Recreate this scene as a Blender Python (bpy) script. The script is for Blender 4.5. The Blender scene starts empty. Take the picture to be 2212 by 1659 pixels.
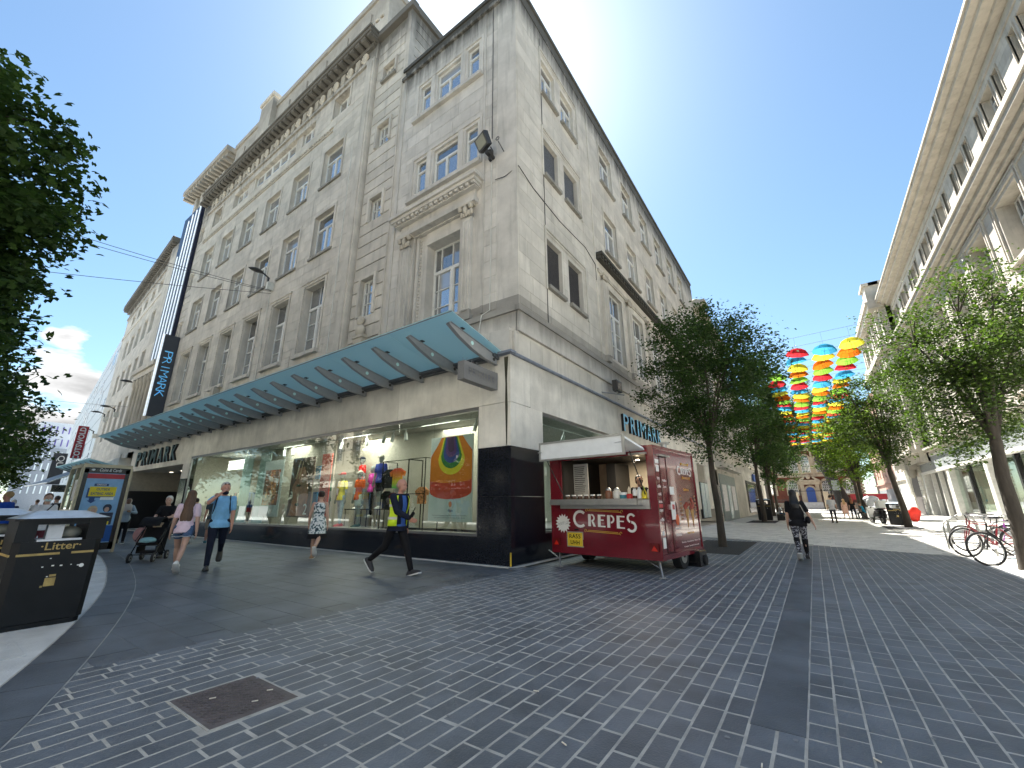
import bpy, bmesh, math, random
from mathutils import Vector, Matrix, Euler, noise as mnoise
R_ = math.radians
rng = random.Random(7)
scene = bpy.context.scene
col = scene.collection
# ---------------------------------------------------------------- camera
cam_d = bpy.data.cameras.new("camera"); cam = bpy.data.objects.new("camera", cam_d); col.objects.link(cam)
cam_d.sensor_width = 36; cam_d.lens = 893/2212*36; cam_d.clip_start = .05; cam_d.clip_end = 3000
def _cam(yaw, pitch, roll):
    f = Vector((-math.sin(yaw)*math.cos(pitch), math.cos(yaw)*math.cos(pitch), math.sin(pitch)))
    r = f.cross(Vector((0, 0, 1))).normalized(); u = r.cross(f); c, s = math.cos(roll), math.sin(roll)
    return Matrix((c*r+s*u, -s*r+c*u, -f)).transposed()
cam.matrix_world = Matrix.Translation((0, 0, 1.33)) @ _cam(R_(35), R_(16.18), R_(-.34)).to_4x4()
scene.camera = cam
# ---------------------------------------------------------------- sky and sun
CLOUDS = [((-.975, .115, .19), .13), ((-.957, .0956, .27), .05), ((-.982, .1, .115), .15), ((-.97, .17, .15), .12), ((-.97, -.12, .2), .2)]
SUN_EL, SUN_AZ = R_(55), R_(-38.5)          # azimuth measured from +Y towards +X
w = bpy.data.worlds.new("World"); scene.world = w; w.use_nodes = True
nt = w.node_tree; N = nt.nodes; Lk = nt.links; N.clear()
out = N.new("ShaderNodeOutputWorld"); bg = N.new("ShaderNodeBackground"); sky = N.new("ShaderNodeTexSky")
sky.sky_type = 'NISHITA'; sky.sun_disc = False; sky.sun_elevation = SUN_EL; sky.sun_rotation = SUN_AZ
sky.air_density = 1.0; sky.dust_density = .55; sky.ozone_density = 1.6; sky.altitude = 20
bg.inputs[1].default_value = .05
tc = N.new("ShaderNodeTexCoord"); sep = N.new("ShaderNodeSeparateXYZ"); Lk.new(tc.outputs['Generated'], sep.inputs[0])
mp = N.new("ShaderNodeMapping"); mp.inputs['Scale'].default_value = (3.2, 3.2, 9.5); mp.inputs['Location'].default_value = (1.3, .55, .1); Lk.new(tc.outputs['Generated'], mp.inputs[0])
nz = N.new("ShaderNodeTexNoise"); nz.inputs['Scale'].default_value = 2.6; nz.inputs['Detail'].default_value = 9; nz.inputs['Roughness'].default_value = .55; Lk.new(mp.outputs[0], nz.inputs[0])
def sky_math(op, a, b):
    m = N.new("ShaderNodeMath"); m.operation = op
    for k, v in enumerate((a, b)):
        if isinstance(v, float): m.inputs[k].default_value = v
        elif v is not None: Lk.new(v, m.inputs[k])
    return m.outputs[0]
sq = N.new("ShaderNodeVectorMath"); sq.operation = 'MULTIPLY'; sq.inputs[1].default_value = (1, 1, 1.7); Lk.new(tc.outputs['Generated'], sq.inputs[0])
blob = None
for d_, r_ in CLOUDS:
    di = N.new("ShaderNodeVectorMath"); di.operation = 'DISTANCE'; Lk.new(sq.outputs[0], di.inputs[0]); di.inputs[1].default_value = (d_[0], d_[1], d_[2]*1.7)
    b_ = sky_math('MAXIMUM', sky_math('SUBTRACT', 1.0, sky_math('DIVIDE', di.outputs['Value'], r_)), 0.0); blob = b_ if blob is None else sky_math('MAXIMUM', blob, b_)
sb_o = sky_math('ADD', sky_math('MULTIPLY', blob, .75), sky_math('MULTIPLY', sky_math('SUBTRACT', nz.outputs[0], .5), 1.5))
sb_o = sky_math('MINIMUM', sky_math('SUBTRACT', sb_o, .27), sky_math('MULTIPLY', blob, 3.0))
ml = N.new("ShaderNodeMapRange"); ml.inputs[1].default_value = 0; ml.inputs[2].default_value = .16; Lk.new(sb_o, ml.inputs[0])
cr = N.new("ShaderNodeMapRange"); cr.inputs[1].default_value = .08; cr.inputs[2].default_value = .55; cr.inputs[3].default_value = 5.4; cr.inputs[4].default_value = 2.6; Lk.new(sb_o, cr.inputs[0])
cc = N.new("ShaderNodeCombineColor"); [Lk.new(cr.outputs[0], cc.inputs[i]) for i in range(3)]
mx = N.new("ShaderNodeMix"); mx.data_type = 'RGBA'; Lk.new(ml.outputs[0], mx.inputs[0]); Lk.new(cc.outputs[0], mx.inputs[7])
hs = N.new("ShaderNodeHueSaturation"); hs.inputs['Saturation'].default_value = 1.0; hs.inputs['Value'].default_value = 1.0; Lk.new(sky.outputs[0], hs.inputs['Color'])
tn = N.new('ShaderNodeVectorMath'); tn.operation = 'MULTIPLY'; tn.inputs[1].default_value = (.80, .93, .93); Lk.new(hs.outputs[0], tn.inputs[0]); Lk.new(tn.outputs[0], mx.inputs[6]); Lk.new(mx.outputs[2], bg.inputs[0]); Lk.new(bg.outputs[0], out.inputs[0])
sl = bpy.data.lights.new("sun", 'SUN'); sl.energy = 5.0; sl.angle = R_(.53); sl.color = (1, .95, .87)
so = bpy.data.objects.new("sun", sl); col.objects.link(so)
sd = Vector((math.sin(SUN_AZ)*math.cos(SUN_EL), math.cos(SUN_AZ)*math.cos(SUN_EL), math.sin(SUN_EL)))
so.rotation_euler = sd.to_track_quat('Z', 'Y').to_euler(); so.location = sd*60
scene.view_settings.view_transform = 'Standard'; scene.view_settings.look = 'None'
scene.view_settings.exposure = 2.25; scene.view_settings.gamma = 1; scene.view_settings.use_curve_mapping = False
scene.cycles.max_bounces = 10; scene.cycles.transparent_max_bounces = 12; scene.cycles.diffuse_bounces = 5
# ---------------------------------------------------------------- helpers
class MB:
    "collects simple solids, then links them as one mesh object"
    def __init__(s): s.v = []; s.f = []; s.m = []; s.sm = []
    def add(s, vs, fs, mi=0, smooth=False):
        o = len(s.v); s.v += [tuple(p) for p in vs]
        for f in fs: s.f.append(tuple(i+o for i in f)); s.m.append(mi); s.sm.append(smooth)
        return s
    def quad(s, a, b, c, d, mi=0): return s.add([a, b, c, d], [(0, 1, 2, 3)], mi)
    def box(s, x0, x1, y0, y1, z0, z1, mi=0, M=None):
        vs = [(x, y, z) for z in (z0, z1) for y in (y0, y1) for x in (x0, x1)]
        if M is not None: vs = [M @ Vector(p) for p in vs]
        return s.add(vs, [(0, 2, 3, 1), (4, 5, 7, 6), (0, 1, 5, 4), (2, 6, 7, 3), (1, 3, 7, 5), (0, 4, 6, 2)], mi)
    def cbox(s, x0, x1, y0, y1, z0, z1, b=.01, mi=0):
        "box with chamfered top and sides edges"
        vs = [(x0, y0, z0), (x1, y0, z0), (x1, y1, z0), (x0, y1, z0), (x0, y0, z1-b), (x1, y0, z1-b), (x1, y1, z1-b), (x0, y1, z1-b), (x0+b, y0+b, z1), (x1-b, y0+b, z1), (x1-b, y1-b, z1), (x0+b, y1-b, z1)]
        return s.add(vs, [(3, 2, 1, 0), (0, 1, 5, 4), (1, 2, 6, 5), (2, 3, 7, 6), (3, 0, 4, 7), (4, 5, 9, 8), (5, 6, 10, 9), (6, 7, 11, 10), (7, 4, 8, 11), (8, 9, 10, 11)], mi)
    def tube(s, p0, p1, r0, r1=None, n=8, mi=0, caps=True):
        r1 = r0 if r1 is None else r1; p0 = Vector(p0); p1 = Vector(p1); d = p1-p0
        if d.length < 1e-6: return s
        q = d.to_track_quat('Z', 'Y'); vs = []
        for p, r in ((p0, r0), (p1, r1)):
            for i in range(n):
                a = 2*math.pi*i/n; vs.append(p + q @ Vector((r*math.cos(a), r*math.sin(a), 0)))
        fs = [(i, (i+1) % n, n+(i+1) % n, n+i) for i in range(n)]
        s.add(vs, fs, mi, True)
        if caps: s.add(vs[:n], [tuple(range(n))[::-1]], mi); s.add(vs[n:], [tuple(range(n))], mi)
        return s
    def path(s, pts, rs, n=8, mi=0, closed=False):
        "a tube through points"
        P = [Vector(p) for p in pts]; L = len(P); vs = []
        if not hasattr(rs, '__len__'): rs = [rs]*L
        up = Vector((0, 0, 1))
        for i in range(L):
            t = (P[(i+1) % L]-P[i-1]) if closed else (P[min(i+1, L-1)]-P[max(i-1, 0)])
            t.normalize(); a = up if abs(t.dot(up)) < .9 else Vector((1, 0, 0))
            x = t.cross(a).normalized(); y = x.cross(t)
            for k in range(n):
                g = 2*math.pi*k/n; vs.append(P[i] + (x*math.cos(g)+y*math.sin(g))*rs[i])
        fs = []
        for i in range(L if closed else L-1):
            j = (i+1) % L
            for k in range(n): fs.append((i*n+k, i*n+(k+1) % n, j*n+(k+1) % n, j*n+k))
        s.add(vs, fs, mi, True)
        if not closed: s.add(vs[:n], [tuple(range(n))], mi); s.add(vs[-n:], [tuple(range(n))[::-1]], mi)
        return s
    def prism(s, pts, d0, d1, ax='y', mi=0):
        "extrude a 2D polygon; ax = axis of extrusion, pts in the other two axes"
        def P(a, b, d): return {'x': (d, a, b), 'y': (a, d, b), 'z': (a, b, d)}[ax]
        n = len(pts); vs = [P(a, b, d0) for a, b in pts]+[P(a, b, d1) for a, b in pts]
        fs = [tuple(range(n)), tuple(range(2*n-1, n-1, -1))]+[(i, n+i, n+(i+1) % n, (i+1) % n) for i in range(n)]
        return s.add(vs, fs, mi)
    def rings(s, rings, mi=0, cap=True, smooth=True):
        "loft through rings of equal count"
        n = len(rings[0]); vs = [p for r in rings for p in r]; fs = []
        for i in range(len(rings)-1):
            for k in range(n): fs.append((i*n+k, i*n+(k+1) % n, (i+1)*n+(k+1) % n, (i+1)*n+k))
        s.add(vs, fs, mi, smooth)
        if cap: s.add(rings[0], [tuple(range(n))[::-1]], mi); s.add(rings[-1], [tuple(range(n))], mi)
        return s
    def lathe(s, prof, c=(0, 0, 0), n=16, mi=0):
        rs = [[(c[0]+r*math.cos(2*math.pi*k/n), c[1]+r*math.sin(2*math.pi*k/n), c[2]+z) for k in range(n)] for r, z in prof]
        return s.rings(rs, mi)
    def ell(s, c, r, q=None, n=12, m=8, mi=0):
        c = Vector(c); rs = []
        for j in range(1, m):
            t = math.pi*j/m; ring = []
            for k in range(n):
                p = Vector((r[0]*math.sin(t)*math.cos(2*math.pi*k/n), r[1]*math.sin(t)*math.sin(2*math.pi*k/n), -r[2]*math.cos(t)))
                if q is not None: p = q @ p
                ring.append(c+p)
            rs.append(ring)
        return s.rings(rs, mi)
    def mesh(s, name):
        me = bpy.data.meshes.new(name); me.from_pydata(s.v, [], s.f)
        me.polygons.foreach_set('material_index', s.m); me.polygons.foreach_set('use_smooth', s.sm); me.update()
        return me
    def xf(s, M): s.v = [tuple(M @ Vector(p)) for p in s.v]; return s
WM = {}; WC = set()
def link(name, me, mats=None, parent=None, M=None, **tags):
    if me is not None and mats is not None and len(me.materials) == 0:
        for m in (mats if isinstance(mats, (list, tuple)) else [mats]): me.materials.append(m)
    o = bpy.data.objects.new(name, me); col.objects.link(o)
    M = M.copy() if M is not None else (WM[parent].copy() if parent is not None and parent not in WC else Matrix.Identity(4))
    if parent is not None:
        o.parent = parent; o.matrix_parent_inverse = Matrix.Identity(4); o.matrix_basis = WM[parent].inverted() @ M
    else: o.matrix_basis = M
    WM[o] = M
    for k, v in tags.items():
        if v: o[{'cat': 'category'}.get(k, k)] = v
    return o
def obj(name, mb, mats, parent=None, M=None, **tags): return link(name, mb.mesh(name), mats, parent, M, **tags)
def thing(name, label, cat, loc=(0, 0, 0), rz=0, group=None, M=None):
    return link(name, None, None, None, M if M is not None else Matrix.Translation(loc) @ Matrix.Rotation(rz, 4, 'Z'), label=label, cat=cat, group=group)
def wthing(*a, **k):      # a thing whose parts are given in world coordinates
    o = thing(*a, **k); WC.add(o); return o
T = lambda x, y, z=0: Matrix.Translation((x, y, z))
RZ = lambda a: Matrix.Rotation(R_(a), 4, 'Z')
RX = lambda a: Matrix.Rotation(R_(a), 4, 'X')
RY = lambda a: Matrix.Rotation(R_(a), 4, 'Y')
def ordn(i): return ['first', 'second', 'third', 'fourth', 'fifth', 'sixth', 'seventh', 'eighth', 'ninth', 'tenth', 'eleventh', 'twelfth', 'thirteenth', 'fourteenth', 'fifteenth', 'sixteenth', 'seventeenth', 'eighteenth', 'nineteenth', 'twentieth', 'twenty-first', 'twenty-second', 'twenty-third', 'twenty-fourth', 'twenty-fifth', 'twenty-sixth', 'twenty-seventh', 'twenty-eighth', 'twenty-ninth', 'thirtieth', 'thirty-first', 'thirty-second', 'thirty-third', 'thirty-fourth', 'thirty-fifth', 'thirty-sixth'][i]
# ---------------------------------------------------------------- materials
def nodes(name):
    m = bpy.data.materials.new(name); m.use_nodes = True; t = m.node_tree
    b = t.nodes['Principled BSDF']; return m, t, b
def _var(t, base, amt, sc, rnd, stretch=(1, 1, 1), coord='pos', det=5):
    "base colour times noise and per-piece randomness"
    Nn, L = t.nodes, t.links
    if coord == 'pos': src = Nn.new('ShaderNodeNewGeometry').outputs['Position']
    else: src = Nn.new('ShaderNodeTexCoord').outputs['Object']
    mpn = Nn.new('ShaderNodeMapping'); mpn.inputs['Scale'].default_value = stretch; L.new(src, mpn.inputs[0])
    n = Nn.new('ShaderNodeTexNoise'); n.inputs['Scale'].default_value = sc; n.inputs['Detail'].default_value = det; n.inputs['Roughness'].default_value = .6; L.new(mpn.outputs[0], n.inputs[0])
    mr = Nn.new('ShaderNodeMapRange'); mr.inputs[1].default_value = .3; mr.inputs[2].default_value = .7; mr.inputs[3].default_value = 1-amt; mr.inputs[4].default_value = 1+amt; L.new(n.outputs[0], mr.inputs[0])
    val = mr.outputs[0]
    if rnd:
        g = Nn.new('ShaderNodeNewGeometry'); oi = Nn.new('ShaderNodeObjectInfo')
        a = Nn.new('ShaderNodeMath'); a.operation = 'ADD'; L.new(g.outputs['Random Per Island'], a.inputs[0]); L.new(oi.outputs['Random'], a.inputs[1])
        fr = Nn.new('ShaderNodeMath'); fr.operation = 'FRACT'; L.new(a.outputs[0], fr.inputs[0])
        m2 = Nn.new('ShaderNodeMapRange'); m2.inputs[3].default_value = 1-rnd; m2.inputs[4].default_value = 1+rnd; L.new(fr.outputs[0], m2.inputs[0])
        mm = Nn.new('ShaderNodeMath'); mm.operation = 'MULTIPLY'; L.new(val, mm.inputs[0]); L.new(m2.outputs[0], mm.inputs[1]); val = mm.outputs[0]
    vm = Nn.new('ShaderNodeVectorMath'); vm.operation = 'SCALE'; vm.inputs[0].default_value = base[:3]; L.new(val, vm.inputs['Scale'])
    return vm.outputs[0], n.outputs[0], mpn
def mat(name, c, rough=.7, metal=0, amt=.12, sc=6, rnd=0, bump=0, bsc=40, spec=.5, stretch=(1, 1, 1), coord='pos', emit=0, coat=0):
    m, t, b = nodes(name)
    o, n, mpn = _var(t, c, amt, sc, rnd, stretch, coord)
    t.links.new(o, b.inputs['Base Color'])
    b.inputs['Roughness'].default_value = rough; b.inputs['Metallic'].default_value = metal
    b.inputs['Specular IOR Level'].default_value = spec; b.inputs['Coat Weight'].default_value = coat
    if emit: b.inputs['Emission Color'].default_value = (*c[:3], 1); b.inputs['Emission Strength'].default_value = emit
    if bump:
        n2 = t.nodes.new('ShaderNodeTexNoise'); n2.inputs['Scale'].default_value = bsc; n2.inputs['Detail'].default_value = 4; t.links.new(mpn.outputs[0], n2.inputs[0])
        bp = t.nodes.new('ShaderNodeBump'); bp.inputs['Strength'].default_value = bump; bp.inputs['Distance'].default_value = .01; t.links.new(n2.outputs[0], bp.inputs['Height']); t.links.new(bp.outputs[0], b.inputs['Normal'])
    return m
def stone(name, c, rnd=.10, stain_shade=(), dirt=.35, bump=.25):
    "weathered stone: mottling, rain streaks and soot or painted-shade bands between heights (z_clean, z_dirty)"
    m, t, b = nodes(name); Nn, L = t.nodes, t.links
    o, n, mpn = _var(t, c, .16, 1.3, rnd)
    src = Nn.new('ShaderNodeNewGeometry').outputs['Position']
    ms = Nn.new('ShaderNodeMapping'); ms.inputs['Scale'].default_value = (2.6, 2.6, .22); L.new(src, ms.inputs[0])
    st = Nn.new('ShaderNodeTexNoise'); st.inputs['Scale'].default_value = 1.6; st.inputs['Detail'].default_value = 7; st.inputs['Roughness'].default_value = .65; L.new(ms.outputs[0], st.inputs[0])
    r1 = Nn.new('ShaderNodeMapRange'); r1.inputs[1].default_value = .52; r1.inputs[2].default_value = .8; r1.inputs[3].default_value = 0; r1.inputs[4].default_value = dirt; L.new(st.outputs[0], r1.inputs[0])
    tot = r1.outputs[0]; sx = Nn.new('ShaderNodeSeparateXYZ'); L.new(src, sx.inputs[0])
    for z0, z1, k in stain_shade:
        a = Nn.new('ShaderNodeMapRange'); a.inputs[1].default_value = z0; a.inputs[2].default_value = z1; L.new(sx.outputs[2], a.inputs[0])
        c1 = Nn.new('ShaderNodeMath'); c1.operation = 'LESS_THAN'; c1.inputs[1].default_value = z1+.35; L.new(sx.outputs[2], c1.inputs[0])
        s2 = Nn.new('ShaderNodeMath'); s2.operation = 'ADD'; L.new(a.outputs[0], s2.inputs[0]); L.new(st.outputs[0], s2.inputs[1])
        s3 = Nn.new('ShaderNodeMapRange'); s3.inputs[1].default_value = .66; s3.inputs[2].default_value = 1.2; s3.inputs[4].default_value = k; L.new(s2.outputs[0], s3.inputs[0])
        s4 = Nn.new('ShaderNodeMath'); s4.operation = 'MULTIPLY'; L.new(s3.outputs[0], s4.inputs[0]); L.new(c1.outputs[0], s4.inputs[1])
        mxx = Nn.new('ShaderNodeMath'); mxx.operation = 'MAXIMUM'; L.new(tot, mxx.inputs[0]); L.new(s4.outputs[0], mxx.inputs[1]); tot = mxx.outputs[0]
    mix = Nn.new('ShaderNodeMix'); mix.data_type = 'RGBA'; L.new(tot, mix.inputs[0]); L.new(o, mix.inputs[6]); mix.inputs[7].default_value = (.045, .045, .04, 1)
    L.new(mix.outputs[2], b.inputs['Base Color']); b.inputs['Roughness'].default_value = .85; b.inputs['Specular IOR Level'].default_value = .25
    n2 = Nn.new('ShaderNodeTexNoise'); n2.inputs['Scale'].default_value = 22; n2.inputs['Detail'].default_value = 6; L.new(src, n2.inputs[0])
    bp = Nn.new('ShaderNodeBump'); bp.inputs['Strength'].default_value = bump; bp.inputs['Distance'].default_value = .02; L.new(n2.outputs[0], bp.inputs['Height']); L.new(bp.outputs[0], b.inputs['Normal'])
    return m
def glass(name, tint=(.85, .93, .9), refl=.25, rough=0.0):
    m = bpy.data.materials.new(name); m.use_nodes = True; t = m.node_tree; t.nodes.clear(); L = t.links
    o = t.nodes.new('ShaderNodeOutputMaterial'); tr = t.nodes.new('ShaderNodeBsdfTransparent'); tr.inputs[0].default_value = (*tint, 1)
    g = t.nodes.new('ShaderNodeBsdfGlossy'); g.inputs['Roughness'].default_value = rough; g.inputs[0].default_value = (.95, 1, .97, 1)
    fr = t.nodes.new('ShaderNodeFresnel'); fr.inputs[0].default_value = 1.5
    mr = t.nodes.new('ShaderNodeMapRange'); mr.inputs[3].default_value = refl*.45; mr.inputs[4].default_value = 1.0; L.new(fr.outputs[0], mr.inputs[0])
    bf = t.nodes.new('ShaderNodeNewGeometry'); iv = t.nodes.new('ShaderNodeMath'); iv.operation = 'SUBTRACT'; iv.inputs[0].default_value = 1; L.new(bf.outputs['Backfacing'], iv.inputs[1])
    mu_ = t.nodes.new('ShaderNodeMath'); mu_.operation = 'MULTIPLY'; L.new(iv.outputs[0], mu_.inputs[0]); L.new(mr.outputs[0], mu_.inputs[1])
    mxn = t.nodes.new('ShaderNodeMixShader'); L.new(mu_.outputs[0], mxn.inputs[0]); L.new(tr.outputs[0], mxn.inputs[1]); L.new(g.outputs[0], mxn.inputs[2]); L.new(mxn.outputs[0], o.inputs[0])
    return m
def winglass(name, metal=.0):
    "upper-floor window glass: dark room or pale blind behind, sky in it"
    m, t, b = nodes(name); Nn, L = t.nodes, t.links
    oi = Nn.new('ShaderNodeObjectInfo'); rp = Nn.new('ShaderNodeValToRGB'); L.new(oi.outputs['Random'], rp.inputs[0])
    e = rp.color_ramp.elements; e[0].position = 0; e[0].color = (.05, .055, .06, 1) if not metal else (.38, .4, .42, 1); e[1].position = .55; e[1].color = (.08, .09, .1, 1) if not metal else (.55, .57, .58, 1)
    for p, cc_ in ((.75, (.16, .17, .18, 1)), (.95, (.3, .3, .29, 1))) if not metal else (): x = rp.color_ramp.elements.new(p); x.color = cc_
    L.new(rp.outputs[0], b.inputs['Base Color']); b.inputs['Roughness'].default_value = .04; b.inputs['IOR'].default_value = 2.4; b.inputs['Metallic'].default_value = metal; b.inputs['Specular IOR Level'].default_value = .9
    n2 = Nn.new('ShaderNodeTexNoise'); n2.inputs['Scale'].default_value = 1.2; L.new(Nn.new('ShaderNodeNewGeometry').outputs['Position'], n2.inputs[0])
    bp = Nn.new('ShaderNodeBump'); bp.inputs['Strength'].default_value = .02; bp.inputs['Distance'].default_value = .03; L.new(n2.outputs[0], bp.inputs['Height']); L.new(bp.outputs[0], b.inputs['Normal'])
    return m
M_ = {}
def sm(key, *a, **k):
    if key not in M_: M_[key] = mat(key, *a, **k)
    return M_[key]
# ---------------------------------------------------------------- text
_dg = None
def text_mb(s, h=1., w=None, d=.02, fat=0., mi=0, shear=0):
    "letters as a solid: local x to the right, z up, front at y=0, centred on x, base at z=0"
    cu = bpy.data.curves.new('t', 'FONT'); cu.body = s; cu.size = 1; cu.extrude = .5; cu.offset = fat; cu.shear = shear; cu.resolution_u = 3
    o = bpy.data.objects.new('t', cu); col.objects.link(o); dg = bpy.context.evaluated_depsgraph_get()
    me = bpy.data.meshes.new_from_object(o.evaluated_get(dg)); bpy.data.objects.remove(o); bpy.data.curves.remove(cu)
    xs = [v.co.x for v in me.vertices]; ys = [v.co.y for v in me.vertices]
    x0, x1, y0, y1 = min(xs), max(xs), min(ys), max(ys); sy = h/(y1-y0); sx = (w/(x1-x0)) if w else sy
    mb = MB(); mb.add([((v.co.x-(x0+x1)/2)*sx, (-v.co.z+.5)*d, (v.co.y-y0)*sy) for v in me.vertices], [tuple(p.vertices) for p in me.polygons], mi)
    bpy.data.meshes.remove(me); return mb
def remesh(mb, name, vox=.01, smooth=4):
    me = mb.mesh(name); o = bpy.data.objects.new('t', me); col.objects.link(o)
    m = o.modifiers.new('r', 'REMESH'); m.mode = 'VOXEL'; m.voxel_size = vox; m.use_smooth_shade = True
    if smooth: s = o.modifiers.new('s', 'SMOOTH'); s.iterations = smooth; s.factor = .5
    dg = bpy.context.evaluated_depsgraph_get(); r = bpy.data.meshes.new_from_object(o.evaluated_get(dg))
    bpy.data.objects.remove(o); bpy.data.meshes.remove(me); r.name = name
    return r
UNIT = MB().box(0, 1, 0, 1, 0, 1)
# ---------------------------------------------------------------- geometry constants (metres, from the camera's foot)
CX, CY = -5.63, 7.97            # shop-front corner
YL, XR = 8.42, -5.68            # upper walls: north face, east face
YC_ = 110.                      # brick church hall at the end of the lane
stone_dark = mat('paving_granite_dark', (.118, .136, .158), rough=.5, amt=.3, sc=2.0, rnd=.14, bump=.5, bsc=70, spec=.5)
slab_dark = mat('slab_granite_dark', (.088, .102, .120), rough=.47, amt=.38, sc=1.4, rnd=.07, bump=.35, bsc=70, spec=.5)
slab_light = mat('paving_granite_light', (.54, .56, .56), rough=.6, amt=.16, sc=2.2, rnd=.09, bump=.4, bsc=60)
slab_pale = mat('paving_granite_pale', (.62, .61, .57), rough=.65, amt=.16, sc=2.5, rnd=.12, bump=.4, bsc=60)
mortar = mat('pale_mortar', (.42, .415, .385), rough=.9, amt=.25, sc=5, bump=.5, bsc=90)
mortar_dk = mat('grey_mortar', (.20, .215, .225), rough=.9, amt=.22, sc=5, bump=.5, bsc=90)
g = MB().quad((-900, -900, -.06), (900, -900, -.06), (900, 900, -.06), (-900, 900, -.06))
obj('ground', g, mat('ground_paving', (.30, .30, .29), rough=.85, amt=.2, sc=.5, bump=.4), kind='structure')  # general paving tone, lightened to bounce more light onto the facades
def yb(x): return 17.3-.54*(x+.5)                     # far edge of the dark setts
KERB = [(-1.2, -.9), (-2.6, -.05), (-3.9, .63), (-4.96, 1.06), (-6.35, 1.59), (-8.21, 2.22), (-10.02, 2.74), (-13.2, 3.42), (-16.5, 3.96), (-21, 4.4), (-30, 4.7), (-60, 4.9)]
def yk(x):
    for (xa, ya), (xb, yb_) in zip(KERB, KERB[1:]):
        if xb <= x <= xa: return ya+(yb_-ya)*(x-xa)/(xb-xa)
    return -.9 if x > -1.2 else 4.9
sett_proto = MB().cbox(-.5, .5, -.5, .5, -1, 0, .04).mesh('sett'); sett_proto.materials.append(stone_dark)
def bevel_sett(mb, x, y, sx, sy, z, b=.006, h=.03):
    b = min(b, .004); a, c = sx/2, sy/2; j = lambda: rng.uniform(-.003, .003)
    t = [(x-a+b+j(), y-c+b+j(), z+j()*.08), (x+a-b+j(), y-c+b+j(), z+j()*.08), (x+a-b+j(), y+c-b+j(), z+j()*.08), (x-a+b+j(), y+c-b+j(), z+j()*.08)]
    s = [(x-a, y-c, z-.0015), (x+a, y-c, z-.0015), (x+a, y+c, z-.0015), (x-a, y+c, z-.0015)]; l = [(p[0], p[1], z-h) for p in s]
    mb.add(t+s+l, [(0, 1, 2, 3), (4, 5, 1, 0), (5, 6, 2, 1), (6, 7, 3, 2), (7, 4, 0, 3), (8, 9, 5, 4), (9, 10, 6, 5), (10, 11, 7, 6), (11, 8, 4, 7)])
def pieces(name, lst, parent, proto, m, nmax=300, h=.03, b=.006):
    "the nearest ones as parts sharing one mesh, the rest joined"
    def vis(p):
        d = math.hypot(p[0], p[1]); a = math.degrees(math.atan2(-p[0], p[1]))-35
        return d + (0 if abs((a+180) % 360-180) < 52 and d > 1.9 else 100)
    lst.sort(key=vis)
    for x, y, sx, sy, z in lst[:nmax]:
        o = link(name, proto, None, parent, T(x, y, z+rng.uniform(-.0007, .0007)) @ Matrix.Rotation(rng.uniform(-.008, .008), 4, 'Z') @ Matrix.Diagonal((sx, sy, h, 1)))
        o.rotation_euler.x += rng.uniform(-.002, .002)
    mb = MB()
    for x, y, sx, sy, z in lst[nmax:]: bevel_sett(mb, x, y, sx, sy, z+rng.uniform(-.0007, .0007), b, h)
    if mb.v: obj(name, mb, m, parent, kind='stuff')
# sett paving, rows running up the lane
bed = MB(); bed.quad((-5.35, -1.5, -.006), (6, -1.5, -.006), (6, 30, -.006), (-5.35, 30, -.006))
bed = MB().add([(-5.35, -1.5, -.0012), (3.0, -1.5, -.0012), (3.0, yb(3.0), -.0012), (-5.35, yb(-5.35), -.0012)], [(0, 1, 2, 3)])
sett_area = obj('sett_paving', bed, mortar, kind='structure')
L_ = []
MH = (-3.985, -3.27, 1.40, 1.985)     # manhole x0,x1,y0,y1
GRATE = [(-3.5, -1.85, 13.05, 17.55)]
x = -5.344; P = .1495; j = .0165
while x < 2.85:
    strip = -.56 < x < -.28
    y = -.3+rng.uniform(0, .2)
    while y < yb(x)-.02:
        ln = rng.uniform(.23, .37)
        if x > -.3: ln = rng.uniform(.18, .29)
        ymid = y+ln/2; xm = x+P/2; skip = False
        if y+ln > yb(x): ln = yb(x)-y; ymid = y+ln/2
        if strip and ymid > 3.36: skip = True
        if y+ln < yk(xm)-.12: skip = True
        if MH[0]-.0 < xm < MH[1]+.0 and y+ln > MH[2]-.02 and y < MH[3]-.01:
            skip = True
            if y < MH[2]-.08: ln = MH[2]+.002-y; ymid = y+ln/2; skip = False
            elif y+ln > MH[3]+.1: y = MH[3]-.002; continue
        if any(a < xm < b and c < ymid < d for a, b, c, d in GRATE): skip = True
        jj = j if x < -.3 else j*.72
        if not skip and ln > .05 and y+ln > .2: L_.append((xm, ymid, P-jj, ln-jj, 0))
        y += ln
    x += P
pieces('sett', L_, sett_area, sett_proto, stone_dark)
# smooth strip of long slabs up the middle, with the pale joint beside it
sp = MB().add([(-.558, 3.36, -.002), (-.262, 3.36, -.002), (-.262, yb(-.3), -.002), (-.558, yb(-.5), -.002)], [(0, 1, 2, 3)])
strip = obj('smooth_paving_strip', sp, mortar_dk, kind='structure')
ln_, y = [], 3.37
slab_proto = MB().cbox(-.5, .5, -.5, .5, -1, 0, .02).mesh('slab'); slab_proto.materials.append(slab_dark)
while y < yb(-.4)-.5:
    l = rng.uniform(.55, .8); ln_.append((-.41, y+l/2, .29, l-.004, .003)); y += l
pieces('slab', ln_, strip, slab_proto, slab_dark, h=.01)
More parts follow.
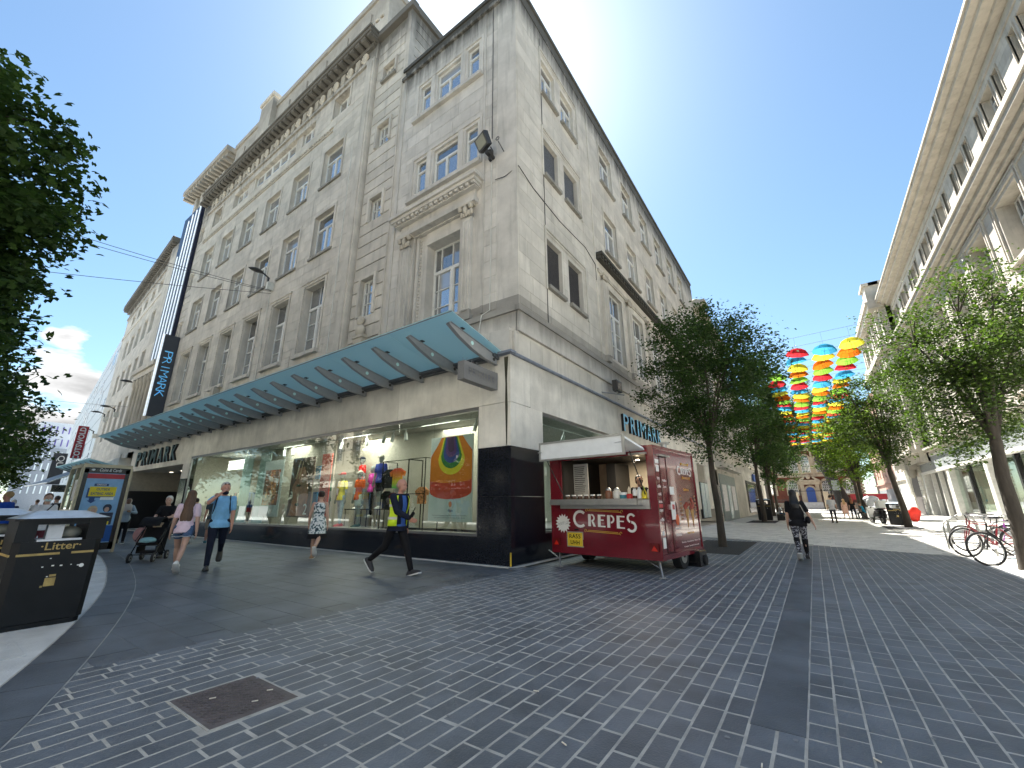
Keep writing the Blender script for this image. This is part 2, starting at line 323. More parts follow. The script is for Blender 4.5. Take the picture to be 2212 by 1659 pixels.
# smooth dark slabs along the shop front
poly = [(-5.36, 8.2)]+[(-5.36, 1.24)]+[(x, yk(x)) for x in (-6.35, -8.21, -10.02, -13.2, -16.5, -21, -30, -60)]+[(-60, 8.2)]
mbp = MB().add([(x, y-(.32 if y < 7 else 0), -.0035) for x, y in poly], [tuple(range(len(poly)))[::-1]])
sl_area = obj('slab_paving', mbp, mortar_dk, kind='structure')
lst = []; y = .9; row = 0
while y < 7.82:
    hh = .38; x = -5.29-(.35 if row % 2 else 0)
    if row % 2: lst.append((-5.29-.17, y+hh/2, .34, hh-.006, 0))
    while x > -40:
        l = rng.uniform(.55, .95); xm = x-l/2
        if y > yk(xm-l/2)-.37 and y > yk(xm+l/2)-.37 and y+hh < 7.86: lst.append((xm, y+hh/2, l-.006, hh-.006, 0))
        x -= l
    y += hh; row += 1
pieces('slab', lst, sl_area, slab_proto, slab_dark, nmax=150, h=.02, b=.003)
# pale granite threshold line against the plinth
th = MB(); th.box(-40, CX+.12, CY-.12, CY-.002, -.01, .012); th.box(CX+.002, CX+.12, CY-.12, 36, -.01, .0115)
obj('threshold_strip', th, slab_pale, kind='structure')
# kerb band on the curve
kb = MB(); kerb_o = None
dense = []
for (xa, ya), (xb, yb_) in zip(KERB, KERB[1:]):
    n = max(1, int(math.hypot(xb-xa, yb_-ya)/.55)) if xa > -25 else 3
    for i in range(n): dense.append((xa+(xb-xa)*i/n, ya+(yb_-ya)*i/n))
dense.append(KERB[-1])
for _ in range(3):
    dense = [dense[0]]+[((a[0]+2*b[0]+c[0])/4, (a[1]+2*b[1]+c[1])/4) for a, b, c in zip(dense, dense[1:], dense[2:])]+[dense[-1]]
def off(i, d):
    a = dense[max(i-1, 0)]; b = dense[min(i+1, len(dense)-1)]; t = Vector((b[0]-a[0], b[1]-a[1])).normalized(); n = Vector((-t.y, t.x))
    return (dense[i][0]+n.x*d, dense[i][1]+n.y*d)
kbed = MB()
for i in range(len(dense)-1):
    a, b = off(i, 0), off(i+1, 0); c, d = off(i+1, .42), off(i, .42)
    kbed.add([(*a, .003), (*b, .003), (*c, .003), (*d, .003)], [(0, 1, 2, 3)])
kerb_o = obj('kerb_band', kbed, mortar, kind='structure')
for i in range(len(dense)-1):
    m1 = MB()
    for r0, r1 in ((.012, .40),):
        a, b, c, d = off(i, r0), off(i+1, r0), off(i+1, r1), off(i, r1)
        sh = .006
        def sk(p, q, t): return (p[0]+(q[0]-p[0])*t, p[1]+(q[1]-p[1])*t)
        a2, b2, c2, d2 = sk(a, b, .01), sk(b, a, .01), sk(c, d, .01), sk(d, c, .01)
        vs = [(*a2, -.01), (*b2, -.01), (*c2, -.01), (*d2, -.01), (*a2, .009), (*b2, .009), (*c2, .009), (*d2, .009)]
        m1.add(vs, [(4, 5, 6, 7), (0, 1, 5, 4), (1, 2, 6, 5), (2, 3, 7, 6), (3, 0, 4, 7)])
    me = m1.mesh('kerb_stone')
    link('kerb_stone', me, slab_dark, kerb_o)
# light granite plaza inside the curve
pl = [off(i, .42) for i in range(len(dense))]
poly = pl+[(-60, -9), (-1.2, -9)]
pz = MB().add([(x, y, -.002) for x, y in poly], [tuple(range(len(poly)))])
plaza = obj('plaza_paving', pz, slab_light, kind='structure')
def inner_y(x):
    best = None
    for (xa, ya), (xb, yb_) in zip(pl, pl[1:]):
        if xb <= x <= xa: return ya+(yb_-ya)*(x-xa)/(xb-xa)
    return -9
light_proto = MB().cbox(-.5, .5, -.5, .5, -1, 0, .015).mesh('slab'); light_proto.materials.append(slab_light)
lst = []; y = -2.0; row = 0
while y < 4.4:
    hh = .3; x = -1.6+(row % 3)*.21
    while x > -26:
        l = rng.uniform(.5, .9); xm = x-l/2
        if y+hh < min(inner_y(x), inner_y(x-l))-.006 and y > -1.9: lst.append((xm, y+hh/2, l-.005, hh-.005, .003))
        x -= l
    y += hh; row += 1
pieces('slab', lst, plaza, light_proto, slab_light, nmax=220, h=.02, b=.003)
# pale paving of the lane beyond, and the pale strip under the bicycles
mb = MB()
mb.add([(XR, yb(-5.35), -.012), (3.0, yb(3.0), -.012), (3.0, -6, -.012), (10.0, -6, -.012), (10.0, YC_-7, -.012), (XR, YC_-7, -.012)], [(0, 1, 2, 3, 4, 5)])
lane = obj('lane_paving', mb, mortar, kind='structure')
lst = []
pale_proto = MB().cbox(-.5, .5, -.5, .5, -1, 0, .03).mesh('sett'); pale_proto.materials.append(slab_pale)
y = 8.
row = 0
while y < 46:
    hh = .21 if y < 30 else .42; x = XR+.14+rng.uniform(0, .15)
    while x < 9.9:
        l = rng.uniform(.3, .55)
        ok = (y > yb(x)+.03 and y > yb(x+l)+.03) if x < 3.0-l else x >= 3.0
        if ok and not (x < 3.6 and y < 9.5) and x+l < 10: lst.append((x+l/2, y+hh/2, l-.012, hh-.012, -.004))
        x += l
    y += hh
pieces('sett', lst, lane, pale_proto, slab_pale, nmax=120, h=.02, b=.004)
bk = MB().box(2.86, 2.99, 2, yb(2.9), -.02, .003)
obj('edge_kerb', bk, slab_pale, kind='structure')
# dark porous squares round the tree feet
tar = mat('tree_pit_resin', (.03, .032, .034), rough=.9, amt=.3, sc=20, bump=1, bsc=120)
for gx0, gx1, gy0, gy1 in ((-3.5, -1.85, 13.05, 17.55), (-4.1, -2.35, 33.9, 38.3), (2.9, 4.4, 29.5, 33)):
    obj('tree_pit', MB().box(gx0, gx1, gy0, gy1, -.02, .004), tar, kind='structure')
# manhole cover
iron = mat('worn_iron', (.12, .10, .10), rough=.55, metal=.2, amt=.25, sc=10, bump=.3)
mh = thing('manhole_cover', 'rectangular chequered iron manhole cover set in the setts with cigarette ends on it', 'manhole cover', (MH[0], MH[2], 0))
Wm, Hm = MH[1]-MH[0], MH[3]-MH[2]
f = MB(); f.box(0, Wm, 0, .012, -.03, .003); f.box(0, Wm, Hm-.012, Hm, -.03, .002); f.box(0, .012, .012, Hm-.012, -.03, .003); f.box(Wm-.012, Wm, .012, Hm-.012, -.03, .002)
obj('frame', f, mortar, mh)
p = MB(); p.box(.014, Wm-.014, .014, Hm-.014, -.03, .0015); k = 0
xx = .06
while xx < Wm-.06:
    yy = .05+(k % 2)*.011
    while yy < Hm-.07:
        a = .6 if ((k+int(yy/.033)) % 2) else -.6
        p.box(-.014, .014, -.003, .003, 0, .0035, M=T(xx, yy, .001) @ Matrix.Rotation(a, 4, 'Z')); yy += .022
    xx += .03; k += 1
obj('cover_plate', p, iron, mh)
# litter on the ground
butt = mat('cigarette_paper', (.75, .7, .6), rough=.8); gum = mat('chewing_gum', (.24, .25, .26), rough=.8)
bm_ = MB().tube((-.02, 0, .005), (.02, 0, .005), .004, n=6).mesh('cigarette_end'); bm_.materials.append(butt)
spots = [(-3.55, 1.9, 'orange tipped cigarette end lying on the manhole cover'), (-3.75, 1.6, 'white cigarette end near the corner of the manhole cover'), (-1.9, 3.0, 'cigarette end on the setts right of the manhole'), (-1.4, 2.5, 'cigarette end in the near middle of the setts'), (-.45, 2.9, 'cigarette end beside the smooth paving strip'), (.05, 3.3, 'cigarette end at the near right of the setts'), (-3.45, 1.75, 'crushed cigarette end on the right side of the manhole cover')]
for i, (x, y, lb) in enumerate(spots):
    link('cigarette_end', bm_, None, None, T(x, y, .004) @ RZ(rng.uniform(0, 180)), label=lb, cat='litter', group='cigarette ends dropped on the paving')
gm = MB()
for i in range(330):
    x = rng.uniform(-5.2, 2.7) if i % 3 else rng.uniform(-12, -5.3); y = rng.uniform(1.6, 9)
    if y < yk(x)+.3: continue
    r = rng.uniform(.007, .02); n = 7
    gm.add([(x+r*rng.uniform(.6, 1.3)*math.cos(k*6.283/n), y+r*rng.uniform(.6, 1)*math.sin(k*6.283/n), .0045) for k in range(n)], [tuple(range(n))])
obj('chewing_gum_spots', gm, gum, kind='stuff', label='flattened pale chewing gum spots scattered over the dark paving', cat='litter')
# ---------------------------------------------------------------- facade kit (local frame: x right, y into the wall, z up)
white_paint = mat('white_window_paint', (.62, .62, .59), rough=.5, amt=.12, sc=3)
pane_m = winglass('window_glass', .75); pane_d = winglass('window_glass_dark')  # second glass is darker and not metallic, mostly for the upper lights
sill_m = stone('sill_stone', (.26, .25, .22), dirt=.75)
def subtract(rects, h):
    o = []
    for a0, a1, b0, b1 in rects:
        x0, x1, z0, z1 = h
        if x1 <= a0 or x0 >= a1 or z1 <= b0 or z0 >= b1: o.append((a0, a1, b0, b1)); continue
        if b0 < z0: o.append((a0, a1, b0, z0))
        if b1 > z1: o.append((a0, a1, z1, b1))
        m0, m1 = max(b0, z0), min(b1, z1)
        if a0 < x0: o.append((a0, x0, m0, m1))
        if a1 > x1: o.append((x1, a1, m0, m1))
    return o
def wall_mb(rect, holes, y=0, depth=.32, mi=0):
    mb = MB(); rs = [rect]
    for h in holes: rs = subtract(rs, h)
    for a0, a1, b0, b1 in rs: mb.add([(a0, y, b0), (a1, y, b0), (a1, y, b1), (a0, y, b1)], [(0, 1, 2, 3)], mi)
    for a0, a1, b0, b1 in holes:
        d = y+depth
        mb.add([(a0, y, b0), (a0, y, b1), (a0, d, b1), (a0, d, b0)], [(0, 1, 2, 3)], mi)
        mb.add([(a1, y, b0), (a1, d, b0), (a1, d, b1), (a1, y, b1)], [(0, 1, 2, 3)], mi)
        mb.add([(a0, y, b1), (a1, y, b1), (a1, d, b1), (a0, d, b1)], [(0, 1, 2, 3)], mi)
        mb.add([(a0, y, b0), (a0, d, b0), (a1, d, b0), (a1, y, b0)], [(0, 1, 2, 3)], mi)
        mb.add([(a0, d, b0), (a1, d, b0), (a1, d, b1), (a0, d, b1)], [(0, 1, 2, 3)], mi)
    return mb
def blocks(rect, holes, bl, bh, joint=.012, stagger=True):
    a0, a1, b0, b1 = rect; n = max(1, round((b1-b0)/bh)); hh = (b1-b0)/n; out_ = []
    for r in range(n):
        x = a0-(rng.uniform(.2, .8)*bl if stagger else 0)
        while x < a1:
            l = bl*rng.uniform(.85, 1.2) if stagger else bl
            rs = [(max(x, a0), min(x+l, a1), b0+r*hh, b0+(r+1)*hh)]
            if rs[0][1]-rs[0][0] > .06:
                for h in holes: rs = subtract(rs, h)
                out_ += [(p+joint/2, q-joint/2, u+joint/2, v-joint/2) for p, q, u, v in rs if q-p > .07 and v-u > .05]
            x += l
    return out_
pane_mesh = MB().box(0, 1, 0, .012, 0, 1).mesh('pane'); pane_mesh.materials.append(pane_m); pane_mesh2 = MB().box(0, 1, 0, .012, 0, 1).mesh('pane'); pane_mesh2.materials.append(pane_d)
WINC = {}
def window(parent, M, w, h, kind, name='window', fm=None, sill=True, far=False):
    "a window whose frame front is at y=0 of M; panes are sub-parts"
    fm = fm or white_paint; key = (round(w, 3), round(h, 3), kind, fm.name)
    if key not in WINC:
        f = MB(); P = []; t = .065; ft = .05
        def bar(x0, x1, z0, z1, d=.05): f.box(x0, x1, .0, d, z0, z1)
        f.box(0, t, 0, .09, 0, h); f.box(w-t, w, 0, .09, 0, h); f.box(t, w-t, 0, .09, 0, t); f.box(t, w-t, 0, .09, h-t, h)
        if kind == 'cas':
            tz = h*.68; f.box(t, w-t, -.01, .08, tz-.04, tz+.04); f.box(w/2-.045, w/2+.045, -.01, .08, t, tz-.04)
            P = [(t, w-t, tz+.04, h-t), (t, w/2-.045, t, tz-.04), (w/2+.045, w-t, t, tz-.04)]
        elif kind in ('big', 'big4'):
            tz = h*.68; f.box(t, w-t, -.015, .09, tz-.06, tz+.06); f.box(w/2-.06, w/2+.06, -.015, .09, t, tz-.06); g = .014
            cols = 4 if kind == 'big4' else 2
            up = [t+(w-2*t)*k/cols for k in range(cols+1)]
            if kind == 'big4': up = [t, t+(w-2*t)*.18, w/2, w-t-(w-2*t)*.18, w-t]
            for k in range(1, cols): bar(up[k]-g, up[k]+g, tz+.06, h-t)
            for a, b in zip(up, up[1:]): P.append((a+g, b-g, tz+.06, h-t))
            for a, b in ((t, w/2-.06), (w/2+.06, w-t)):
                f.box(a, a+.035, 0, .06, t, tz-.06); f.box(b-.035, b, 0, .06, t, tz-.06)
                xs = [a+.035, b-.035]
                if kind == 'big4': xs = [a+.035, (a+b)/2-(.25*(b-a) if a < w/2-.3 else -.25*(b-a)), b-.035]; bar(xs[1]-g, xs[1]+g, t, tz-.06)
                zs = [t+(tz-.06-t)*k/3 for k in range(4)]
                for z in zs[1:-1]: bar(a+.035, b-.035, z-g, z+g, .045)
                for u0, u1 in zip(xs, xs[1:]):
                    for z0, z1 in zip(zs, zs[1:]): P.append((u0+(g if u0 > xs[0] else 0), u1-(g if u1 < xs[-1] else 0), z0+g, z1-g))
        elif kind == 'small':
            g = .014; xs = [t, t+(w-2*t)*.27, w-t] if w < .9 else [t+(w-2*t)*k/3 for k in range(4)]; zs = [t+(h-2*t)*k/(2 if h < 1.2 else 3) for k in range((2 if h < 1.2 else 3)+1)]
            for x_ in xs[1:-1]: bar(x_-g, x_+g, t, h-t)
            for z_ in zs[1:-1]: bar(t, w-t, z_-g, z_+g, .045)
            P = [(a+(g if a > t else 0), b-(g if b < w-t else 0), c+(g if c > t else 0), d-(g if d < h-t else 0)) for a, b in zip(xs, xs[1:]) for c, d in zip(zs, zs[1:])]
        elif kind == 'pair':
            f.box(w/2-.04, w/2+.04, -.01, .08, t, h-t); P = [(t, w/2-.04, t, h-t), (w/2+.04, w-t, t, h-t)]
        elif kind == 'one':
            tz = h*.7; f.box(t, w-t, -.01, .08, tz-.035, tz+.035); P = [(t, w-t, tz+.035, h-t), (t, w-t, t, tz-.035)]
        elif kind == 'plain': P = [(t, w-t, t, h-t)]
        elif kind == 'grid':
            nx = max(2, round(w/.45)); nz_ = max(2, round(h/.6)); g = .02
            xs = [t+(w-2*t)*k/nx for k in range(nx+1)]; zs = [t+(h-2*t)*k/nz_ for k in range(nz_+1)]
            for x_ in xs[1:-1]: bar(x_-g, x_+g, t, h-t)
            for z_ in zs[1:-1]: bar(t, w-t, z_-g, z_+g, .045)
            P = [(t, w-t, t, h-t)]
        me = f.mesh('window'); me.materials.append(fm); WINC[key] = (me, P)
    me, P = WINC[key]
    o = link(name, me, None, parent, M)
    if far: P = [(min(p[0] for p in P), max(p[1] for p in P), min(p[2] for p in P), max(p[3] for p in P))]
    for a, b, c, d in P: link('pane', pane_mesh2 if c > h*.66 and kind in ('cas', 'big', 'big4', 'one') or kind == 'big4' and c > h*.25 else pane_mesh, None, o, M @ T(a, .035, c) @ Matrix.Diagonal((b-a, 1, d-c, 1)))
    if sill:
        k2 = ('sill', round(w, 2), name)
        if k2 not in WINC:
            s = MB().box(-.09, w+.09, -.26, .0, -.12, -.005); m2 = s.mesh('sill'); m2.materials.append(sill_m); WINC[k2] = m2
        link('sill', WINC[k2], None, o, M)
    return o
blk_proto = {}
def block_parts(parent, M, lst, m, nmax, proud=.014, name='stone_block', key=None, keyf=None):
    if m.name not in blk_proto: p = MB().box(0, 1, 0, 1, 0, 1).mesh('stone_block'); p.materials.append(m); blk_proto[m.name] = p
    if keyf: lst.sort(key=keyf)
    for a, b, c, d in lst[:nmax]: link(name, blk_proto[m.name], None, parent, M @ T(a, -proud, c) @ Matrix.Diagonal((b-a, proud, d-c, 1)))
    mb = MB()
    for a, b, c, d in lst[nmax:]: mb.box(a, b, -proud, 0, c, d)
    if mb.v: obj(name, mb, m, parent, M, kind='stuff')
# ---------------------------------------------------------------- department store
st_n = stone('portland_stone_north', (.51, .475, .415), stain_shade=((20.8, 23.7, .8),), dirt=.42)
st_b = stone('portland_stone_bay', (.52, .495, .45), stain_shade=((17.4, 19.5, .95), (5.7, 6.5, .5)), dirt=.4)
st_e = stone('portland_stone_east', (.54, .51, .45), stain_shade=((17.3, 19.4, .9), (5.7, 6.5, .4)), dirt=.28)
st_t = stone('portland_stone_carved', (.45, .41, .34), dirt=.6)
clad = stone('shopfront_cladding', (.70, .67, .60), dirt=.22, stain_shade=((4.2, 4.95, .3),))
black_g = mat('polished_black_granite', (.012, .014, .02), rough=.12, amt=.3, sc=30, spec=.5)
roofm = mat('grey_roof', (.16, .16, .16), rough=.9)
store = wthing('department_store', 'large soot stained Portland stone department store on the street corner, with a glass canopy', 'building', (CX, CY, 0))
MN = T(0, YL); ME = T(XR, 0) @ RZ(90)
# --- north wing wall with openings
holes = []; wins = []
def ocol(k): return -17.33-2.975*k, -15.68-2.975*k
for k in range(6):
    x0, x1 = ocol(k)
    holes.append((x0+.02, x1, 7.5, 10.8)); wins.append((x0+.02, 7.5, x1-x0-.02, 3.3, 'big', .28))
    holes.append((x0, x1, 12.3, 14.52)); wins.append((x0, 12.3, x1-x0, 2.22, 'cas', .17))
    holes.append((x0, x1, 16.25, 18.42)); wins.append((x0, 16.25, x1-x0, 2.17, 'cas', .17))
holes.append((-17.1, -15.7, 20.45, 21.75)); wins.append((-17.1, 20.45, 1.4, 1.3, 'pair', .28))
holes.append((-31.9, -30.55, 20.4, 21.6)); wins.append((-31.9, 20.4, 1.35, 1.2, 'pair', .28))
rib = (-28.75, -18.85, 20.42, 21.6); holes.append(rib)
for a, b, kd in ((-28.7, -27.0, 'pair'), (-20.3, -18.9, 'pair')): wins.append((a, 20.44, b-a, 1.14, kd, .2))
for k in range(5): wins.append((-25.95+k*.97, 20.44, .95, 1.14, 'plain', .2))
ssz = [(9.75, 8.2), (13.55, 12.5), (17.4, 16.3), (20.9, 20.1)]
sholes = []
for zt, zb in ssz: sholes.append((-13.1, -12.27, zb, zt)); wins.append((-13.1, zb, .83, zt-zb, 'small', .2))
W0, W1 = -33.3, -13.75
main = wall_mb((W0, W1, 5.0, 23.3), holes, 0, .6)
obj('wall', main, st_n, store, MN)
strip_w = wall_mb((W1, -11.4, 5.0, 23.6), sholes, .12, .5)
strip_w.add([(W1, 0, 5), (W1, 0, 23.3), (W1, .12, 23.3), (W1, .12, 5)], [(0, 3, 2, 1)])
# return wall of the taller block above the corner block, top slab
strip_w.add([(-11.4, .12, 5), (-11.4, 12, 5), (-11.4, 12, 23.6), (-11.4, .12, 23.6)], [(0, 1, 2, 3)])
strip_w.add([(W1, .12, 23.6), (-11.4, .12, 23.6), (-11.4, 12, 23.6), (W1, 12, 23.6)], [(0, 1, 2, 3)])
obj('stair_tower_wall', strip_w, st_n, store, MN)
# rusticated bands on the stair strip and its return
bands = []
n = 33
for i in range(n):
    z0 = 5.6+i*.53
    if z0+.5 > 23: break
    rs = [(W1+.12, -11.62, z0+.025, z0+.505)]
    for h in sholes: rs = subtract(rs, (h[0]-.12, h[1]+.12, h[2]-.05, h[3]+.15))
    bands += rs
mbx = MB()
for a, b, c, d in bands: link('stone_band', blk_proto.setdefault('band', (lambda p: (p.materials.append(st_n), p)[1])(MB().box(0, 1, 0, 1, 0, 1).mesh('stone_band'))), None, store, MN @ T(a, .06, c) @ Matrix.Diagonal((b-a, .06, d-c, 1)))
for i in range(7):
    z0 = 19.6+i*.53
    link('stone_band', blk_proto['band'], None, store, MN @ T(-11.4, .3, z0) @ Matrix.Diagonal((.05, 7, .48, 1)))
mp_ = MB().box(-11.62, -11.34, .0, .3, 5.6, 23.2); mp_.box(-11.66, -11.58, -.03, .2, 5.6, 19.5)
for z0, z1, pr in ((23.2, 23.45, .12), (23.45, 23.75, .05)): mp_.box(W1-.1, -11.3+pr, -pr, .3, z0, z1); mp_.box(-11.4, -11.34+pr, .3, 12, z0, z1)
mp_.box(-14.3, W1+.02, -.14, 0, 5.6, 22.0); mp_.box(-14.22, -13.83, -.18, -.14, 5.6, 21.8)
obj('pilaster', mp_, st_n, store, MN)
# ashlar on the main wall and on the corner block
mainb = []
for a0, a1, b0, b1 in [(W0+.02, -14.32, 5.6, 19.5), (W0+.02, -14.32, 19.85, 22.0)]:
    mainb += blocks((a0, a1, b0, b1), [(h[0]-.13, h[1]+.13, h[2]-.15, h[3]+.16) for h in holes if h != rib]+[rib]+[(h[0]-.5, h[1]+.5, 5.0, 7.6) for h in holes if abs(h[2]-7.5) < .01], 1.25, .46)
block_parts(store, MN, mainb, st_n, 170, keyf=lambda r: -r[0]*.6+abs(r[2]-9))
# window surrounds (architraves, panels, sills come with the windows)
sur = MB()
for h in holes:
    if h == rib: continue
    a, b, c, d = h; w_ = .12; sur = MB()
    sur.box(a-w_, a, -.05, .02, c, d+w_); sur.box(b, b+w_, -.05, .02, c, d+w_); sur.box(a, b, -.05, .02, d, d+w_)
    if abs(c-7.5) < .01:
        sur.box(a-.2, b+.2, -.09, 0, d+.12, d+.2); sur.box(a-.06, a+.06, .0, .3, c, d); sur.box(b-.06, b, .0, .3, c, d); sur.box(a, b, .0, .3, d-.08, d)
        sur.box(a-.1, b+.1, -.16, 0, c-.16, c); sur.box(a-.05, b+.05, -.07, 0, 6.9, 7.02); sur.box(a-.05, b+.05, -.05, 0, 6.05, 6.15); sur.box(a-.05, a+.05, -.05, 0, 6.15, 6.9); sur.box(b-.05, b+.05, -.05, 0, 6.15, 6.9)
        for kz in range(27): sur.box(a-.03, a-.0, -.075, -.05, c+.06+kz*.12, c+.12+kz*.12)
    obj('window_surround', sur, st_n, store, MN)
for zt, zb in ssz:
    sur = MB(); sur.box(-13.22, -13.1, -.02, .14, zb-.05, zt+.12); sur.box(-12.27, -12.15, -.02, .14, zb-.05, zt+.12); sur.box(-13.1, -12.27, -.02, .14, zt, zt+.12); obj('window_surround', sur, st_n, store, MN)
for a, b in ((-26.95, -26.0), (-21.05, -20.35)):
    sur = MB()
    for k in range(6): sur.box(a+k*(b-a)/6+.02, a+(k+1)*(b-a)/6-.02, .1, .2, 20.42, 21.6)
    sur.box(a, b, .2, .6, 20.42, 21.6); obj('fluted_panel', sur, st_n, store, MN)
# carved string course, frieze and big modillion cornice
stc = MB(); stc.box(W0+.2, -16.9, -.06, 0, 19.52, 19.6); stc.box(W0+.2, -16.9, -.06, 0, 19.78, 19.84)
x = W0+.25
while x < -17.0: stc.ell((x, -.05, 19.69), (.1, .06, .08), n=6, m=4); x += .24
obj('string_course', stc, st_t, store, MN)
fr = MB(); fr.box(W0-.1, -14.0, -.1, 0, 22.05, 22.25); fr.box(W0-.1, -13.95, -.14, 0, 22.92, 23.0)
obj('frieze', fr, st_n, store, MN)
orn = MB()
o1 = MB()
for a in range(-3, 4):
    an = a*.42; o1.tube((0, -.05, -.25), (math.sin(an)*.26, -.09, -.16+math.cos(an)*.4), .03, .075, 6)
o1.ell((0, -.06, -.27), (.16, .08, .1), n=8, m=5); shell = o1.mesh('carved_shell'); shell.materials.append(st_t)
o2 = MB()
for k in range(4): o2.box(-.16+k*.09, -.1+k*.09, -.11, 0, -.3, .3)
trig = o2.mesh('carved_flutes'); trig.materials.append(st_t)
x = -14.6; i = 0
while x > W0+.3:
    link('carved_shell' if i % 2 == 0 else 'carved_flutes', shell if i % 2 == 0 else trig, None, store, MN @ T(x, -.0, 22.58)); x -= .62; i += 1
co = MB(); CE = -13.85
co.box(W0-.1, CE, -.16, 0, 23.0, 23.08)
co.box(W0-.15, CE+.2, -.56, 0, 23.26, 23.44); co.box(W0-.2, CE+.25, -.63, 0, 23.44, 23.56); co.box(W0-.15, CE+.2, -.55, 0, 23.56, 23.66)
obj('cornice', co, st_n, store, MN)
mo = MB().box(-.16, .16, -.5, 0, -.13, 0).box(-.13, .13, -.46, 0, -.18, -.13).mesh('cornice_bracket'); mo.materials.append(st_n)
x = CE
while x > W0-.8: link('cornice_bracket', mo, None, store, MN @ T(x, 0, 23.26)); x -= .47
# carved scrolls along the top of the cornice (antefixes)
an_ = MB()
for xx_ in [-14.6-2.35*k for k in range(9)]:
    an_.ell((xx_, -.42, 23.86), (.24, .1, .32), n=10, m=6); an_.ell((xx_-.26, -.42, 23.74), (.14, .1, .14), n=8, m=5); an_.ell((xx_+.26, -.42, 23.74), (.14, .1, .14), n=8, m=5)
    for s_ in range(4): an_.ell((xx_+.5+s_*.36, -.42, 23.7), (.16, .07, .09), n=7, m=4)
obj('antefix', an_, st_t, store, MN)
# set-back attic behind the cornice
at = MB().box(-33.0, -14.3, .7, 10, 23.4, 28.5); at.box(-33.1, -14.2, .6, 10, 28.5, 28.9)
for k in range(8): at.box(-32.6+k*2.2, -31.2+k*2.2, .62, .7, 25.0, 27.8)
at.box(-28.4, -26.6, .35, .7, 23.5, 29.3); at.box(-28.5, -26.5, .25, .8, 29.3, 29.6)
st_a = stone('attic_stone', (.50, .47, .41), dirt=.45, stain_shade=((25, 28.8, .42),)); obj('attic', at, st_a, store, MN)  # upper band darkens attic and tower in colour, shade painted against the brightness
# tower with oversailing roof
tw = MB().box(-41.6, -34.0, .9, 9, 20, 28.0); tw.box(-42.2, -33.5, .3, 9, 28.0, 28.35); tw.box(-42.4, -33.3, .1, 9, 28.35, 28.8); tw.box(-41.4, -34.2, .8, 9, 28.8, 29.4)
for k in range(15): tw.box(-42.1+k*.58, -41.85+k*.58, .12, .9, 27.75, 28.0)
for k in range(5): tw.box(-40.9+k*1.4, -40.4+k*1.4, .7, .9, 23.5, 27.6)
obj('tower', tw, st_a, store, MN)
tp = MB()
for k in range(5): tp.box(-40.35+k*1.4, -39.6+k*1.4, .88, .899, 24.2, 26.9)
obj('tower_window', tp, pane_m, store, MN)
# recessed section holding the tall striped panel
rc = wall_mb((-41.5, W0, 5, 22.5), [(-34.6, -34.0, 20.2, 21.3), (-34.6, -34.0, 16.3, 17.5), (-34.6, -34.0, 12.4, 13.6), (-34.6, -34.0, 8.6, 9.8)], .15, .35)
obj('entrance_bay_wall', rc, st_n, store, MN)
bd = []
for i in range(34):
    z0 = 5.6+i*.53; rs = [(-34.85, W0-.1, z0+.02, z0+.5)]
    for h in ((-34.7, -33.9, 20.1, 21.4), (-34.7, -33.9, 16.2, 17.6), (-34.7, -33.9, 12.3, 13.7), (-34.7, -33.9, 8.5, 9.9)): rs = subtract(rs, h)
    bd += rs
for a, b, c, d in bd: link('stone_band', blk_proto['band'], None, store, MN @ T(a, .09, c) @ Matrix.Diagonal((b-a, .06, d-c, 1)))
for z in (20.2, 16.3, 12.4, 8.6): window(store, MN @ T(-34.6, .35, z), .6, 1.15, 'small', sill=False, far=True)
en = MB(); en.box(-41.6, -36.6, -.35, 0, 11.0, 11.35); en.box(-41.4, -36.7, -.2, 0, 10.6, 11.0)
obj('entablature', en, st_n, store, MN)
for k in range(6):
    cx_ = -41.1+k*.85
    mbc = MB().lathe([(.2, 6.6), (.2, 6.75), (.15, 6.85), (.135, 9.9), (.2, 10.05), (.22, 10.5)], (cx_, -.05, 0), 12)
    obj('column', mbc, st_t, store, MN)
navy = mat('navy_panel', (.012, .016, .04), rough=.35, amt=.1); neon = mat('neon_white', (.85, .93, 1), emit=.12, amt=0)
bn = MB().box(-38.6, -35.0, -.12, .1, 11.4, 23.9)
ban = obj('tall_banner_panel', bn, navy, store, MN)
for k, (zb, zt) in enumerate(((11.5, 20.3), (11.5, 23.3), (12.0, 23.6), (12.4, 23.7), (12.8, 23.75))):
    xx_ = -38.2+k*.72
    obj('light_strip', MB().box(xx_, xx_+.14, -.16, -.12, zb, zt), neon, ban, MN)
# --- corner block north face
bh_ = [(-10.3, -9.72, 16.0, 17.6), (-9.38, -8.16, 16.0, 17.6), (-7.8, -7.26, 16.0, 17.6), (-10.3, -9.7, 12.2, 13.85), (-9.35, -8.15, 12.2, 13.85), (-7.8, -7.25, 12.2, 13.85), (-10.1, -7.83, 6.95, 10.45)]
BZ = 19.42
bay = wall_mb((-11.4, -6.4, 5.0, BZ), bh_, 0, .55)
obj('corner_block_wall', bay, st_b, store, MN)
bb = blocks((-11.3, -6.42, 11.5, 18.6), [(-10.5, -7.05, 15.85, 17.75), (-10.5, -7.05, 12.05, 14.0)], 1.2, .55)+blocks((-6.98, -6.42, 6.6, 11.5), [], .6, .55, stagger=False)+blocks((-11.3, -10.85, 6.6, 11.4), [], .5, .55, stagger=False)
block_parts(store, MN, bb, st_b, 60, keyf=lambda r: r[2])
for (a, b, c, d), kd in zip(bh_, ('one', 'cas', 'one', 'one', 'cas', 'one', 'big4')):
    if kd == 'big4': window(store, MN @ T(-9.55, .5, 6.95), 1.76, 3.02, 'big4', sill=False)
    else: window(store, MN @ T(a, .1, c), b-a, d-c, kd, sill=False)
s2 = MB()
